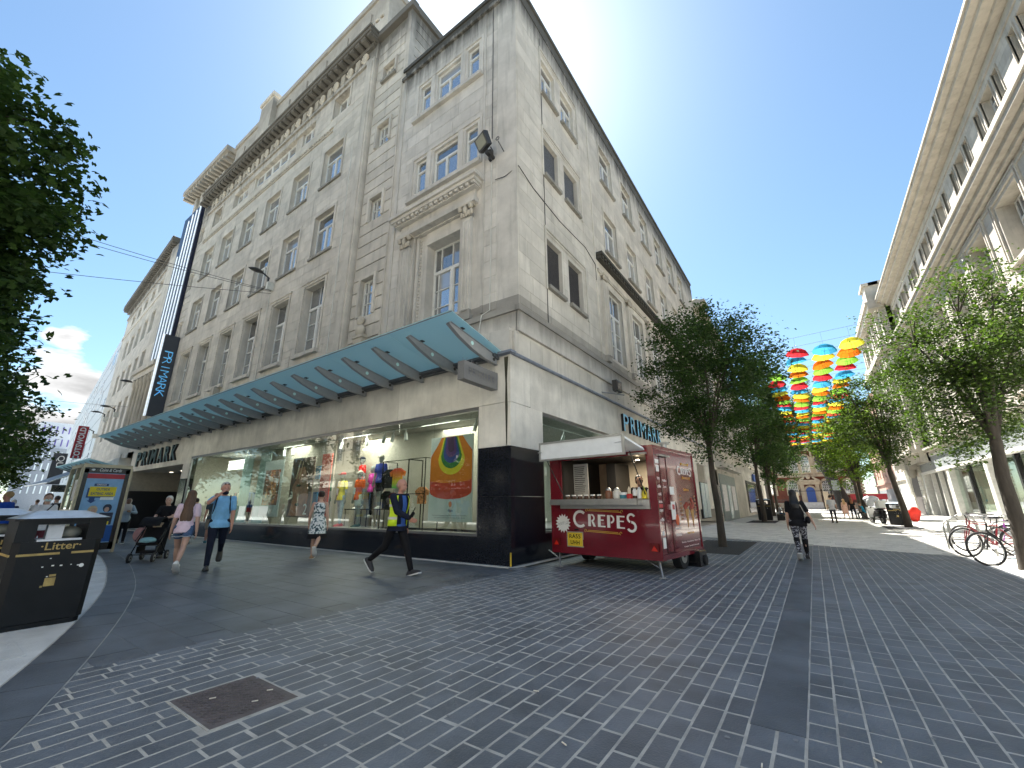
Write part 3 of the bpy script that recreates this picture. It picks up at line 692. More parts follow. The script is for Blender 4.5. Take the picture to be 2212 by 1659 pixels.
for z0, z1 in ((15.85, 17.72), (12.05, 13.97)):
    s2 = MB(); s2.box(-10.52, -10.42, -.04, 0, z0, z1+.1); s2.box(-7.13, -7.03, -.04, 0, z0, z1+.1); s2.box(-10.42, -7.13, -.04, 0, z1, z1+.1)
    s2.box(-10.6, -7.05, -.16, 0, z0-.02, z0+.13)
    for a in (-9.6, -8.03): s2.box(a-.1, a+.13, -.03, 0, z0+.15, z1)
    obj('window_surround', s2, st_b, store, MN)
s2 = MB()
s2.box(-11.5, -6.3, -.1, 0, 18.75, 18.9); s2.box(-11.5, -6.3, -.06, 0, BZ-.12, BZ+.05); s2.box(-11.35, -11.2, -.05, 0, 5.6, 18.7); s2.box(-7.0, -6.9, -.04, 0, 6.6, 18.7); obj('moulding', s2, st_b, store, MN); s2 = MB()
# side jambs of the tall window (bead and reel), wall infill beside the narrower window
s2.box(-10.1, -9.55, .15, .5, 6.95, 10.45); s2.box(-7.95, -7.83, .05, .5, 6.95, 10.45); s2.box(-9.57, -7.93, .1, .5, 9.97, 10.44)
s2.box(-10.0, -9.9, .05, .15, 6.95, 10.4)
for kz in range(28): s2.box(-9.87, -9.82, .1, .15, 7.0+kz*.12, 7.06+kz*.12)
obj('window_surround', s2, st_b, store, MN)
# hooded entablature over the tall window
hd = MB(); hd.box(-10.8, -7.15, -.22, 0, 10.5, 10.68); hd.box(-10.72, -7.22, -.12, 0, 10.68, 11.0)
hd.box(-10.95, -7.0, -.42, 0, 11.12, 11.24); hd.box(-11.03, -6.92, -.5, 0, 11.24, 11.36); hd.box(-10.85, -7.1, -.28, 0, 11.0, 11.06)
for k in range(17): hd.box(-10.85+k*.23, -10.73+k*.23, -.38, 0, 11.03, 11.12)
obj('window_hood', hd, st_b, store, MN)
for a, b in ((-10.62, -10.2), (-7.72, -7.35)):
    pm = MB().box(a, b, -.12, 0, 6.6, 10.05); pm.box(a+.08, b-.08, -.15, -.12, 6.8, 9.95); pm.box(a-.06, b+.06, -.16, 0, 6.5, 6.68)
    for k in range(1, 4): pm.box(a+.08*k+.01, a+.08*k+.04, -.17, -.15, 6.9, 9.9)
    p_ = obj('window_pilaster', pm, st_b, store, MN)
    cp = MB(); m_ = (a+b)/2
    for k in range(5): cp.ell((a+.02+k*.1, -.17, 10.16), (.06, .06, .12), n=7, m=5)
    for k in (0, 1): cp.ell((a-.03+k*(b-a+.06), -.19, 10.38), (.09, .08, .09), n=9, m=6)
    cp.ell((m_, -.2, 10.3), (.09, .08, .16), n=8, m=6); cp.box(a-.1, b+.1, -.24, 0, 10.44, 10.5)
    obj('capital', cp, st_t, p_, MN)
# carved bust on a pedestal under the stair window
bu = MB().box(-12.95, -12.45, -.14, .1, 5.6, 7.2); bu.box(-13.0, -12.4, -.18, .1, 7.2, 7.32); bu.ell((-12.7, -.06, 7.52), (.24, .15, .24)); bu.ell((-12.7, -.1, 7.86), (.12, .13, .17)); bu.ell((-12.7, -.06, 7.95), (.15, .14, .14))
obj('carved_bust', bu, st_t, store, MN)
# --- east face
eh = []; ewin = []
for a, b in ((10.1, 11.12), (11.6, 12.7)):
    eh += [(a, b, 15.75, 17.45), (a, b, 12.1, 13.7), (a, b, 7.85, 9.6)]; ewin.append((a, 15.75, b-a, 1.7, 'cas'))
for k in range(6):
    y0 = 15.36+2.88*k; y1 = y0+1.5
    eh += [(y0, y1, 15.75, 17.85), (y0, y1, 11.98, 14.1), (y0-.12, y1-.1, 6.95, 10.05)]
    ewin += [(y0, 15.75, 1.5, 2.1, 'cas'), (y0, 11.98, 1.5, 2.12, 'cas'), (y0-.12, 6.95, 1.52, 3.1, 'big')]
EL = 35.0
ew = wall_mb((8.45, EL, 5.0, BZ), eh, 0, .34)
obj('corner_block_wall', ew, st_e, store, ME)
# the two faces meet: small corner return, roof, rear
rt = MB(); rt.box(-11.4, XR-.004, YL+.7, EL, 19.0, 19.3); rt.add([(-6.4, YL, 5), (XR, YL+.03, 5), (XR, YL+.03, BZ), (-6.4, YL, BZ)], [(0, 1, 2, 3)]); rt.box(-6.5, XR-.002, YL+.05, YL+.6, 5, BZ-.01)
rt.box(-33.3, -11.5, YL+.9, 26, 5, 23.4); rt.box(-41.5, -33.3, YL+1.2, 26, 5, 22)
rt.box(-11.3, XR-.5, YL+.9, EL, 5, 19.0); rt.box(XR-.5, XR-.01, EL-.05, EL+.0, 5, BZ)
obj('wall_core', rt, st_b, store)
be = blocks((8.5, EL, 6.6, 18.7), [(h[0]-.12, h[1]+.12, h[2]-.12, h[3]+.14) for h in eh], 1.3, .56)
block_parts(store, ME, be, st_e, 70, proud=.01, keyf=lambda r: r[0])
for y0, z0, w_, h_, kd in ewin: window(store, ME @ T(y0, .13, z0), w_, h_, kd, sill=(kd == 'cas'), far=y0 > 24)
s3 = MB()
for a, b, c, d in eh:
    if a > 14: obj('window_surround', MB().box(a-.1, a, -.035, .02, c, d+.1).box(b, b+.1, -.035, .02, c, d+.1).box(a, b, -.035, .02, d, d+.1), st_e, store, ME)
for z0, z1 in ((15.6, 17.8), (12.0, 14.05), (7.7, 9.9)):
    s3 = MB(); s3.box(9.95, 10.03, -.05, 0, z0, z1); s3.box(12.95, 13.03, -.05, 0, z0, z1); s3.box(9.95, 13.03, -.05, 0, z1, z1+.08); s3.box(10.0, 13.0, -.03, 0, z1-.12, z1-.05); obj('window_surround', s3, st_e, store, ME)
s3 = MB()
s3.box(13.06, 13.1, -.02, 0, 6.6, 18.6); s3.box(14.0, 14.06, -.05, 0, 6.6, 18.6)
s3.box(8.4, EL, -.06, 0, BZ-.12, BZ+.05); s3.box(8.4, EL, -.03, 0, 18.75, 18.82)
for z0 in (12.0, 7.75):
    for a, b in ((10.05, 11.2), (11.55, 12.8)): obj('sill', MB().box(a, b, -.12, .1, z0, z0+.12), sill_m, store, ME)
obj('moulding', s3, st_e, store, ME); s3 = MB()
# stained hood along the row of tall windows
s3.box(14.1, EL, -.3, 0, 11.1, 11.22); s3.box(14.15, EL, -.2, 0, 10.95, 11.1); s3.box(14.2, EL, -.06, 0, 10.4, 10.55)
x = 14.25
while x < EL-.1: s3.box(x, x+.13, -.26, 0, 10.98, 11.1); x += .3
obj('window_hood', s3, stone('stained_hood', (.4, .37, .31), stain_shade=((10.3, 11.1, .95),), dirt=.8), store, ME)
for k in range(7):
    y0 = 14.62+2.88*k; pm = MB().box(y0-.17, y0+.17, -.14, 0, 6.6, 10.1); pm.box(y0-.09, y0-.03, -.17, -.14, 6.8, 10); pm.box(y0+.03, y0+.09, -.17, -.14, 6.8, 10)
    p_ = obj('window_pilaster', pm, st_e, store, ME); cp = MB()
    for q in range(4): cp.ell((y0-.16+q*.1, -.17, 10.2), (.06, .06, .12), n=6, m=4)
    cp.box(y0-.22, y0+.22, -.22, 0, 10.3, 10.4); obj('capital', cp, st_t, p_, ME)
# louvred and netted openings in the corner block
louv = mat('louvre_metal', (.12, .12, .13), rough=.5, metal=.5)
lv = MB().box(0, 1.06, .1, .12, 0, 1.75)
lvs = MB(); k = 0
z = .03
while z < 1.72: lvs.box(.02, 1.04, -.02, .05, 0, .012, M=T(0, 0, z) @ Matrix.Rotation(-.5, 4, 'X')); z += .05
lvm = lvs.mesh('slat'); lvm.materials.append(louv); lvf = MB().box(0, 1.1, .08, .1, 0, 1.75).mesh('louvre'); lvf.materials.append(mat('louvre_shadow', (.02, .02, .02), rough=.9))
for a in (10.1, 11.6):
    o_ = link('louvre', lvf, None, store, ME @ T(a, .14, 7.85)); link('slat', lvm, None, o_, ME @ T(a, .14, 7.85), kind='stuff')
nt_m = mat('bird_net_mesh', (.085, .09, .1), rough=.8, amt=.45, sc=26, coord='pos', bump=1, bsc=60)
for a in (10.1, 11.6): obj('netted_vent', MB().box(a, a+1.06, .14, .16, 12.1, 13.7), nt_m, store, ME)
# string ledge above the shop front, both faces
ld = MB(); ld.box(-33.3, XR+.02, YL-.16, YL, 6.3, 6.46); ld.box(-33.3, XR+.02, YL-.1, YL, 5.7, 6.3)
ld.box(XR, XR+.14, YL-.16, EL, 6.3, 6.46); ld.box(XR, XR+.09, YL-.1, EL, 5.72, 6.3)
ld.box(-33.3, XR+.02, YL-.22, YL, 5.62, 5.7)
obj('ledge', ld, st_b, store)
# plain attic course panels above the fascia on the east face
cp = []
yy = CY+.02
for w_ in [.95, .62, .86, .68, .8, .9]*6:
    if yy+w_ > EL: break
    cp.append((yy, yy+w_)); yy += w_
for a, b in cp: obj('stone_panel', MB().box(XR+.0, XR+.045, a+.006, b-.006, 5.08, 5.62), st_e, store)
obj('wall_core', MB().box(-11, XR, CY+.02, EL, 4.9, 5.7).box(-33.2, XR, CY+.12, YL+.02, 4.9, 5.62), st_b, store)
for k in range(20):
    a = -6.9-k*1.35; 
    if a < -33: break
    obj('stone_panel', MB().box(a-.0, a+1.342, CY+.09, CY+.12, 5.06, 5.61), st_b, store)
# windows of the north wing
for x0, z0, w_, h_, kd, dp in wins: window(store, MN @ T(x0, dp, z0), w_, h_, kd, sill=(kd in ('cas',) or z0 > 20 and x0 > -18 or z0 > 20 and x0 < -30), far=x0 < -26)
# --- shop front: fascia cladding, piers, plinth
FZ0, FZ1 = 3.73, 4.95
fs = [-6.62, -9.75, -12.82, -15.04, -16.4, -17.74, -20.2, -22.6, -25.42, -26.85, -29.5, -32, -35.5]
for a, b in zip(fs, fs[1:]):
    zb = 3.42 if b < -25.5 else FZ0
    obj('fascia_panel', MB().cbox(b+.004, a-.004, CY, CY+.1, zb, FZ1, .0), clad, store)
obj('fascia_panel', MB().box(-6.616, CX-.0, CY, CY+.1, FZ0+.006, FZ1).box(CX-.1, CX, CY+.1, CY+.9, FZ0+.006, FZ1-.001), clad, store)
obj('pier_panel', MB().box(-6.616, CX-.14, CY, CY+.1, 2.66, FZ0-.006).box(CX-.10, CX-.001, CY, CY+1.5, 2.66, FZ0-.006), clad, store)
obj('pier_panel', MB().box(-26.35, -25.45, CY+.003, CY+.1, 2.66, FZ0-.004), clad, store)
algae = mat('algae_stain', (.05, .05, .03), rough=.95, amt=.4, sc=9, stretch=(1, 1, .3))
obj('algae_streak', MB().add([(CX-.13, CY-.002, 2.7), (CX-.10, CY-.002, 2.7), (CX-.08, CY-.002, 3.6), (CX-.1, CY-.002, 4.3), (CX-.06, CY-.002, 4.9), (CX-.19, CY-.002, 4.9), (CX-.15, CY-.002, 4.2), (CX-.16, CY-.002, 3.7)], [tuple(range(8))]), algae, store)
ef = [8.87, 10.6, 13.2, 15.1, 20.9, 23.5, 26.5, 29.5, 32.5, EL]
for a, b in zip(ef, ef[1:]): obj('fascia_panel', MB().box(CX-.1, CX, a+.004, b-.004, 3.72, 5.04), clad, store)
for a, b in ((20.0, 23.1), (25.9, 28.1), (30.6, 33.2)): obj('fascia_panel', MB().box(CX-.1, CX-.002, a+.004, b-.004, .95, 3.72), clad, store)
def granite(n, *bx): return obj(n, MB().box(*bx), black_g, store)
granite('granite_panel', -6.6, CX-.003, CY-.01, CY+.5, 1.505, 2.655); granite('granite_panel', -6.6, CX-.003, CY-.01, CY+.5, 0, 1.498)
granite('granite_panel', CX-.1, CX+.01, CY-.006, CY+1.48, 1.506, 2.65); granite('granite_panel', CX-.1, CX+.01, CY-.006, CY+1.48, 0, 1.497)
granite('granite_panel', -26.3, -25.5, CY-.01, CY+.3, 0, 2.65)
xx_ = -6.6
while xx_ > -25.3:
    w_ = min(2.6, xx_+25.5); granite('plinth_panel', xx_-w_+.004, xx_-.002, CY-.01, CY+.12, 0, .6); xx_ -= w_
yy = 9.46
while yy < 19.9: granite('plinth_panel', CX-.12, CX+.008, yy+.003, yy+2.1, 0, .62); yy += 2.106
yel = mat('yellow_guard', (.6, .42, .03), rough=.5); obj('corner_guard', MB().box(CX-.02, CX+.018, CY-.018, CY-.01, .02, .3), yel, store)
lead = mat('lead_flashing', (.20, .23, .28), rough=.55, metal=.3, amt=.25, sc=4)
fl = MB().path([(CX+.03, CY-.03, 4.99), (CX+.05, 12, 5.0), (CX+.04, 20, 5.03), (CX+.04, EL, 5.05)], .05, 8); fl.path([(CX+.03, CY-.03, 4.99), (-6.1, CY-.03, 4.97), (-33, CY-.03, 4.97)], .045, 8)
fl.box(CX-.3, CX+.12, CY-.14, CY+.1, 4.96, 5.02); obj('flashing', fl, lead, store)
# bird net hung over the corner: ropes only
nm = mat('net_cord', (.16, .15, .13), rough=.9)
nb = MB()
for k in range(22): nb.tube((-6.95+k*.02, YL-.2, 6.6), (-6.95+k*.02, YL-.2, 6.62), .002, n=3)
cbl = mat('cable_black', (.03, .03, .03), rough=.6); cblw = mat('cable_white', (.55, .55, .5), rough=.6)
cb = MB(); cb.path([(-6.6, YL-.04, 18.9), (-6.59, YL-.04, 15), (-6.6, YL-.04, 12.7)], .012, 5); cb.path([(XR+.03, 10.0, 18.3), (XR+.03, 10.02, 14), (XR+.03, 10.0, 9), (XR+.03, 10.0, 6.5)], .012, 5)
cb.path([(-6.45, YL-.05, 11.0), (-6.1, YL-.03, 10.95), (XR+.02, 8.5, 11.2), (XR+.03, 9.3, 10.95), (XR+.03, 11, 10.8), (XR+.03, 13.1, 10.9), (XR+.03, 14, 10.6), (XR+.03, 14, 9.9)], .013, 5)
obj('facade_cable', cb, cbl, store)
cb = MB(); cb.path([(-6.6, YL-.05, 11.7), (-6.6, YL-.05, 8.5), (-6.62, YL-.05, 6.6), (-6.75, YL-.25, 6.4), (-6.85, YL-.3, 5.6)], .014, 6); cb.path([(-20.75, YL-.05, 11.5), (-20.75, YL-.05, 6)], .015, 5); cb.path([(-14.55, YL-.2, 17), (-14.55, YL-.2, 6)], .02, 5)
obj('facade_conduit', cb, cblw, store)
ey = MB().path([(-6.15, YL, 11.95), (-6.12, YL-.35, 12.05)], .014, 5).path([(-6.12+.06*math.cos(t*.7), YL-.38, 12.12+.06*math.sin(t*.7)) for t in range(9)], .012, 5, closed=True)
obj('wall_eye_bolt', ey, cbl, store)
# --- glass canopy
canm = mat('canopy_steel', (.30, .31, .32), rough=.4, metal=.3, amt=.06)
cgl = bpy.data.materials.new('canopy_glass'); cgl.use_nodes = True; t = cgl.node_tree; t.nodes.clear()
o_ = t.nodes.new('ShaderNodeOutputMaterial'); a_ = t.nodes.new('ShaderNodeBsdfTranslucent'); a_.inputs[0].default_value = (.72, .92, .92, 1)
b_ = t.nodes.new('ShaderNodeBsdfPrincipled'); b_.inputs['Base Color'].default_value = (.42, .6, .62, 1); b_.inputs['Roughness'].default_value = .15
c_ = t.nodes.new('ShaderNodeMixShader'); c_.inputs[0].default_value = .35; t.links.new(a_.outputs[0], c_.inputs[1]); t.links.new(b_.outputs[0], c_.inputs[2]); t.links.new(c_.outputs[0], o_.inputs[0])
canopy = obj('canopy', MB().box(-34.6, -5.95, CY-.16, CY-.02, 4.86, 4.98).tube((-34.6, CY-.2, 4.94), (-5.95, CY-.2, 4.94), .05), mat('canopy_beam', (.07, .08, .09), rough=.5), store)
prof = [(CY-.05, 4.72), (CY-.05, 4.95), (CY-1.0, 5.12), (6.18, 5.27), (6.12, 5.21), (6.5, 5.02), (6.95, 4.86), (7.4, 4.76)]
brm = MB(); brm.prism(prof, -.022, .022, 'x'); 
for (a, b), (c, d) in zip(prof, prof[1:]+prof[:1]):
    if a != c or abs(b-d) > .3: brm.prism([(a, b), (c, d), (c+.0, d-.012), (a+.0, b-.012)], -.05, .05, 'x')
brm.tube((-.028, 6.95, 5.0), (.028, 6.95, 5.0), .05, n=12, mi=1); brm.tube((-.028, CY-.18, 4.83), (.028, CY-.18, 4.83), .045, n=12, mi=2)
for yy_ in (6.6, 7.5): brm.tube((0, yy_, 5.1), (0, yy_, 5.28), .012, n=5, mi=2); brm.box(-.05, .05, yy_-.05, yy_+.05, 5.24, 5.26, 2)
brm = brm.mesh('canopy_bracket'); [brm.materials.append(m) for m in (canm, sm('bracket_hole_pale', (.5, .75, .75), emit=.0), cbl)]
bx = [-6.03]; 
while bx[-1] > -33.3: bx.append(bx[-1]-1.33)
for x in bx: link('canopy_bracket', brm, None, canopy, T(x, 0, 0))
ex = [-5.95]+[(a+b)/2 for a, b in zip(bx[1:], bx[2:])][::1]
ex = [-5.82]+[x-.66 for x in bx[1:-1:2]]+[-35.0]
def zg(y): return 4.99+(CY-y)*.215
for a, b in zip(ex, ex[1:]):
    m = MB(); y0, y1 = CY-.04, 6.0
    m.add([(b+.006, y0, zg(y0)), (a-.006, y0, zg(y0)), (a-.006, y1, zg(y1)), (b+.006, y1, zg(y1)), (b+.006, y0, zg(y0)+.02), (a-.006, y0, zg(y0)+.02), (a-.006, y1, zg(y1)+.02), (b+.006, y1, zg(y1)+.02)], [(3, 2, 1, 0), (4, 5, 6, 7), (0, 1, 5, 4), (1, 2, 6, 5), (2, 3, 7, 6), (3, 0, 4, 7)])
    obj('glass_panel', m, cgl, canopy)
obj('canopy_edge_rail', MB().tube((-35, 6.02, zg(6.02)), (-5.82, 6.02, zg(6.02)), .014, n=6), canm, canopy)
# --- show window glass and its frame, interior
sg = glass('shop_glass', (.86, .93, .9), .25)
mull = mat('window_trim', (.25, .25, .25), rough=.35, metal=.6)
tr = MB().box(-25.45, -6.62, CY+.02, CY+.14, 3.64, 3.725).box(-25.45, -6.62, CY-.0, CY+.14, .6, .655).box(-6.66, -6.62, CY+.03, CY+.1, .65, 3.65).box(-25.45, -25.4, CY+.03, CY+.1, .65, 3.65)
tr.box(CX-.14, CX-.02, 9.47, 20, 3.64, 3.72).box(CX-.14, CX-.02, 9.47, 20, .62, .67).box(CX-.1, CX-.03, 9.47, 9.5, .67, 3.64)
shopw = obj('shop_window', tr, mull, store)
gx = [-6.66, -9.72, -12.95, -16.2, -19.4, -22.5, -25.4]
for a, b in zip(gx, gx[1:]): obj('pane', MB().box(b+.006, a-.006, CY+.07, CY+.082, .655, 3.64), sg, shopw)
gy = [9.5, 12.1, 14.7, 17.3, 20]
for a, b in zip(gy, gy[1:]): obj('pane', MB().box(CX-.082, CX-.07, a+.005, b-.005, .67, 3.64), sg, shopw)
inner = mat('display_wall', (.50, .47, .40), rough=.8, amt=.04); infl = mat('display_floor', (.30, .29, .28), rough=.5); ceilm = mat('shop_ceiling', (.35, .35, .33), rough=.9)
DI = 11.6
obj('display_floor', MB().box(-25.45, -6.0, CY+.12, DI, .5, .6).box(-6.6-5, CX-.15, 9.0, 20.2, .4, .6), infl, store)
obj('display_back_wall', MB().box(-14.3, -6.75, 9.95, 10.02, .6, 4).box(-25.4, -20.6, DI, DI+.1, .6, 4).box(-20.55, -14.9, 9.3, 9.36, .6, 3.9).box(-26.3, -25.45, CY+.3, DI, 0, 4).box(-6.7, -6.62, CY+.15, 9.9, .6, 4).box(-9.5, -9.4, 10.2, 20, .6, 4).box(-20.6, -9.5, 11.6, 11.7, .5, 4), inner, store)
obj('display_ceiling', MB().box(-26, CX-.12, CY+.12, 20.2, 3.76, 3.9), ceilm, store)
# doorway recess (staff entrance under the letters)
dm = mat('doorway_dark', (.015, .015, .017), rough=.4); dp = mat('doorway_stone', (.42, .39, .32), rough=.8)
obj('entrance_recess', MB().box(-35.4, -35.2, CY+.1, 13, 0, 3.42).box(-35.2, -26.3, 12.9, 13, 0, 3.4).box(-35.4, -26.3, CY+.1, 13, 3.42, 3.5).box(-35.2, -30.5, 10.9, 11.0, 2.2, 3.4), dp, store)
obj('entrance_shutter', MB().box(-35.2, -31.0, 10.6, 10.7, 0, 2.2).box(-35.19, -35.1, CY+.15, 10.6, 0, 2.25), dm, store)
dl = MB()
for k in range(4): dl.lathe([(.09, 3.4), (.1, 3.415)], (-33.5+k*1.9, 9.6, 0), 10)
lit = mat('downlight_glow', (1, .9, .7), emit=1.2, amt=0)
obj('downlight', dl, lit, store)
ds = MB()
for a in (-30.9, -29.4, -27.9): ds.box(a, a+.1, 10.5, 10.6, 0, 3.4)
ds.box(-30.9, -26.4, 10.5, 10.6, 2.3, 2.42)
dr = obj('glazed_entrance', ds, mat('door_frame_grey', (.3, .3, .29), rough=.4), store)
for a in (-30.8, -29.3): obj('pane', MB().box(a, a+1.4, 10.54, 10.55, .02, 2.3).box(a, a+1.4, 10.54, 10.55, 2.42, 3.38), sg, dr)
# ---------------------------------------------------------------- west wing (bends away a little)
MW2 = T(-41.5, 9.0) @ RZ(-4.3)
wing = wthing('stone_wing', 'matching Portland stone block beyond the striped panel, with the same cornice further down the street', 'building', (-52, 9.6, 0))
hs, ws = [], []
for k in range(5):
    x1 = -3.6-2.95*k; x0 = x1-1.55
    for z0, z1, kd, dp in ((7.5, 10.8, 'big', .35), (12.3, 14.5, 'cas', .3), (16.2, 18.3, 'cas', .3)): hs.append((x0, x1, z0, z1)); ws.append((x0, z0, 1.55, z1-z0, kd, dp))
    hs.append((x0, x1, 20.3, 21.4)); ws.append((x0, 20.3, 1.55, 1.1, 'pair', .25))
obj('wall', wall_mb((-20.6, 0, 4.8, 23.4), hs, 0, .5).box(-20.6, 0, .9, 14, 4, 23.3), st_n, wing, MW2)
for a, b, c, d, kd, dp in ws: window(wing, MW2 @ T(a, dp, b), c, d, kd, sill=(kd == 'cas'), far=True)
block_parts(wing, MW2, blocks((-20.4, -2.6, 5.2, 19.5), [(h[0]-.15, h[1]+.15, h[2]-.15, h[3]+.15) for h in hs], 1.3, .5), st_n, 0)
m = MB().box(-21.0, .0, -.6, 0, 23.3, 23.8).box(-20.9, 0, -.2, 0, 22.9, 23.3).box(-20.6, -2.6, -.08, 0, 19.5, 19.85).box(-2.6, -2.2, -.1, 0, 4.8, 23).box(-20.6, -.2, .6, 10, 23.4, 26).box(-20.6, 0, -.1, 0, 22, 22.3)
for k in range(44): m.box(-21+k*.48, -20.72+k*.48, -.52, 0, 23.12, 23.3)
for k in range(8): m.ell((-20+k*2.7, -.4, 24.0), (.35, .15, .4), n=8, m=5)
for k in range(9): m.box(-19.9+k*2.05, -19.2+k*2.05, -.06, 0, 22.4, 23.3)
obj('cornice', m, st_n, wing, MW2)
# lower part of the wing: shop units
shopd = mat('shop_interior_dark', (.04, .04, .045), rough=.3); red_p = mat('red_sign', (.45, .03, .04), rough=.5)
m = MB().box(-20.6, 0, -.4, .3, 3.4, 4.8); obj('shop_fascia', m, clad, wing, MW2)
m = MB()
for k in range(6): m.box(-20.6+k*3.9, -19.9+k*3.9, -.38, .2, 0, 3.4)
obj('shop_pier', m, clad, wing, MW2)
obj('shop_glazing', MB().box(-20.3, 0, .25, .3, 0, 3.4), shopd, wing, MW2)
# white contemporary block further on
modern = wthing('white_office_block', 'white panelled modern building with slanting glass bands beyond the stone wing', 'building', (-98, 14, 0))
MW3 = T(-62.3, 10.6) @ RZ(-6.5); whitep = mat('white_cladding', (.55, .57, .58), rough=.5, rnd=.05); 
obj('wall', MB().box(-75, 0, 0, 14, 0, 20.5), whitep, modern, MW3)
rng2 = random.Random(3)
for k in range(46):
    xx_ = -1.5-rng2.uniform(0, 55); z0 = 5.5+rng2.randint(0, 6)*2.0
    obj('window', MB().prism([(xx_, z0), (xx_+.5, z0), (xx_+.9, z0+1.7), (xx_+.4, z0+1.7)], -.04, 0), pane_m, modern, MW3)
m = MB()
for k in range(8): m.box(-75, 0, -.02, 0, 4.9+k*2, 4.95+k*2)
obj('panel_joint', m, shopd, modern, MW3)
# distant apartment tower blocks, white with purple accents
for i, (X, y0, y1, z1, lb) in enumerate(((-150, 15.5, 22, 21.3, 'white tower block with purple window strips far down the street'), (-145, 14, 21, 14.6, 'grey lower block with white window dashes in front of the purple-striped tower'))):
    b = wthing('apartment_block', lb, 'building', (X, (y0+y1)/2, 0)); 
    mw = mat('far_white' if i == 0 else 'far_grey', (.6, .62, .65) if i == 0 else (.22, .25, .29), rough=.6)
    obj('wall', MB().box(X-12, X, y0, y1, 0, z1), mw, b)
    pu = sm('purple_strip', (.16, .12, .38), rough=.5); wg = sm('pale_dash', (.6, .68, .72), rough=.4)
    for a in range(6 if i == 0 else 7):
        for z in range(5 if i == 0 else 4):
            yy = y0+.5+a*(y1-y0)/(6 if i == 0 else 7)+(.3 if z % 2 else 0); zz = z1-2.6-z*(3.1 if i == 0 else 2.6)
            obj('window', MB().box(X, X+.1, yy, yy+.22, zz, zz+1.7), pu if i == 0 else wg, b)
# ---------------------------------------------------------------- buildings across the street behind the camera (seen in the shop glass)
st_o = stone('sunlit_stone', (.5, .46, .38), dirt=.2)
opp = wthing('terrace_of_shops', 'pale stone shop terrace across the street, mirrored in the show window', 'building', (-20, -11, 0))
MO = T(0, -11) @ RZ(180)
hs = []
for k in range(19):
    x0 = -14+k*3.3
    for z0, z1 in ((6, 9), (10.6, 13), (14.2, 16)): hs.append((x0, x0+1.5, z0, z1))
obj('wall', wall_mb((-15, 50, 4.6, 17.5), hs, 0, .3).box(-15, 50, .5, 10, 0, 17.4), st_o, opp, MO)
for a, b, c, d in hs:
    if a > 2: window(opp, MO @ T(a, .22, c), b-a, d-c, 'cas', sill=False, far=True)
m = MB().box(-15, 50, -.7, .2, 17.3, 18).box(-15, 50, -.3, 0, 13.4, 13.7).box(-15, 50, -.5, 0, 4.6, 5)
for a, b, c, d in hs: m.box(a-.15, b+.15, -.12, 0, d+.1, d+.3); m.box(a-.35, a-.15, -.06, 0, c-.4, d+.3)
obj('cornice', m, st_o, opp, MO)
obj('shopfront', MB().box(-15, 50, -.05, .1, 0, 3.2), shopd, opp, MO); obj('shop_fascia', MB().box(-15, 50, -.1, .1, 3.2, 4.6), mat('fascia_cream', (.6, .58, .52)), opp, MO)
sgn = wthing('red_store_sign', 'red shop sign with white outline lettering across the street, seen mirrored in the window poster', 'sign', (-25.4, -10.7, 2.6))
obj('board', MB().box(23.1, 27.7, -.2, -.05, 2.55, 3.85), red_p, sgn, MO); whp = mat('sign_white', (.85, .85, .83), rough=.5)
m = MB()
for a, b, c, d in ((23.2, 27.6, 3.72, 3.8), (23.2, 27.6, 2.6, 2.68), (23.2, 23.3, 2.68, 3.72), (27.5, 27.6, 2.68, 3.72)): m.box(a, b, -.25, -.2, c, d)
obj('frame', m, whp, sgn, MO)
obj('lettering', text_mb('tk.maxx', .7, 3.6, .05, .02), whp, sgn, MO @ T(25.4, -.25, 2.85))
obj('awning', MB().box(28, 36, -1.6, 0, 3.6, 3.9), whp, opp, MO)
# ---------------------------------------------------------------- stone terrace on the right of the lane
st_r = stone('right_terrace_stone', (.44, .41, .355), dirt=.3, bump=.2)
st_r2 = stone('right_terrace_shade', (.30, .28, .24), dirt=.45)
MR = T(10, 0) @ RZ(-90)
rb = wthing('stone_terrace', 'tall stone terrace with deep cornice along the right side of the lane', 'building', (10, 40, 0))
hs, ws = [], []
for k in range(-2, 7):
    c = -(25.75+4.72*k)
    if -c > 55 or -c < 14: continue
    for a, b, kd in ((c-1.65, c-1.02, 'one'), (c-.7, c+.7, 'cas'), (c+1.02, c+1.65, 'one')): hs.append((a, b, 18.85, 20.35)); ws.append((a, 18.85, b-a, 1.5, kd, .35))
for k in range(-2, 6):
    c = -(27.4+4.8*k)
    if -c > 54.5 or -c < 14: continue
    hs.append((c-1.35, c+1.35, 12.4, 15.65)); ws.append((c-1.15, 12.4, 2.3, 3.2, 'big4', .6))
    hs.append((c-1.2, c+1.2, 7.0, 10.6)); ws.append((c-1.1, 7.0, 2.2, 3.5, 'big4', .5))
obj('wall', wall_mb((-55.5, -11, 5.2, 22), hs, 0, .7).box(-55.5, -11, .9, 14, 0, 21.9), st_r, rb, MR)
for a, z, w_, h_, kd, dp in ws: window(rb, MR @ T(a, dp, z), w_, h_, kd, sill=False, far=-a > 44)
m = MB()
for z0, z1, p in ((20.75, 20.85, .06), (21.3, 21.5, .35), (21.5, 21.75, .75), (21.75, 21.95, 1.05), (21.95, 22.1, 1.15), (22.1, 22.9, .45), (22.9, 23.05, .55),
    (16.3, 16.5, .25), (16.5, 16.75, .5), (16.75, 17.0, .8), (17.0, 17.25, .9), (17.25, 17.6, .3), (15.95, 16.05, .06), (5.85, 6.0, .5), (6.0, 6.15, .7), (5.55, 5.85, .3), (11.2, 11.35, .15)): m.box(-55.6, -11, -p, 0, z0, z1)
obj('cornice', m, st_r, rb, MR)
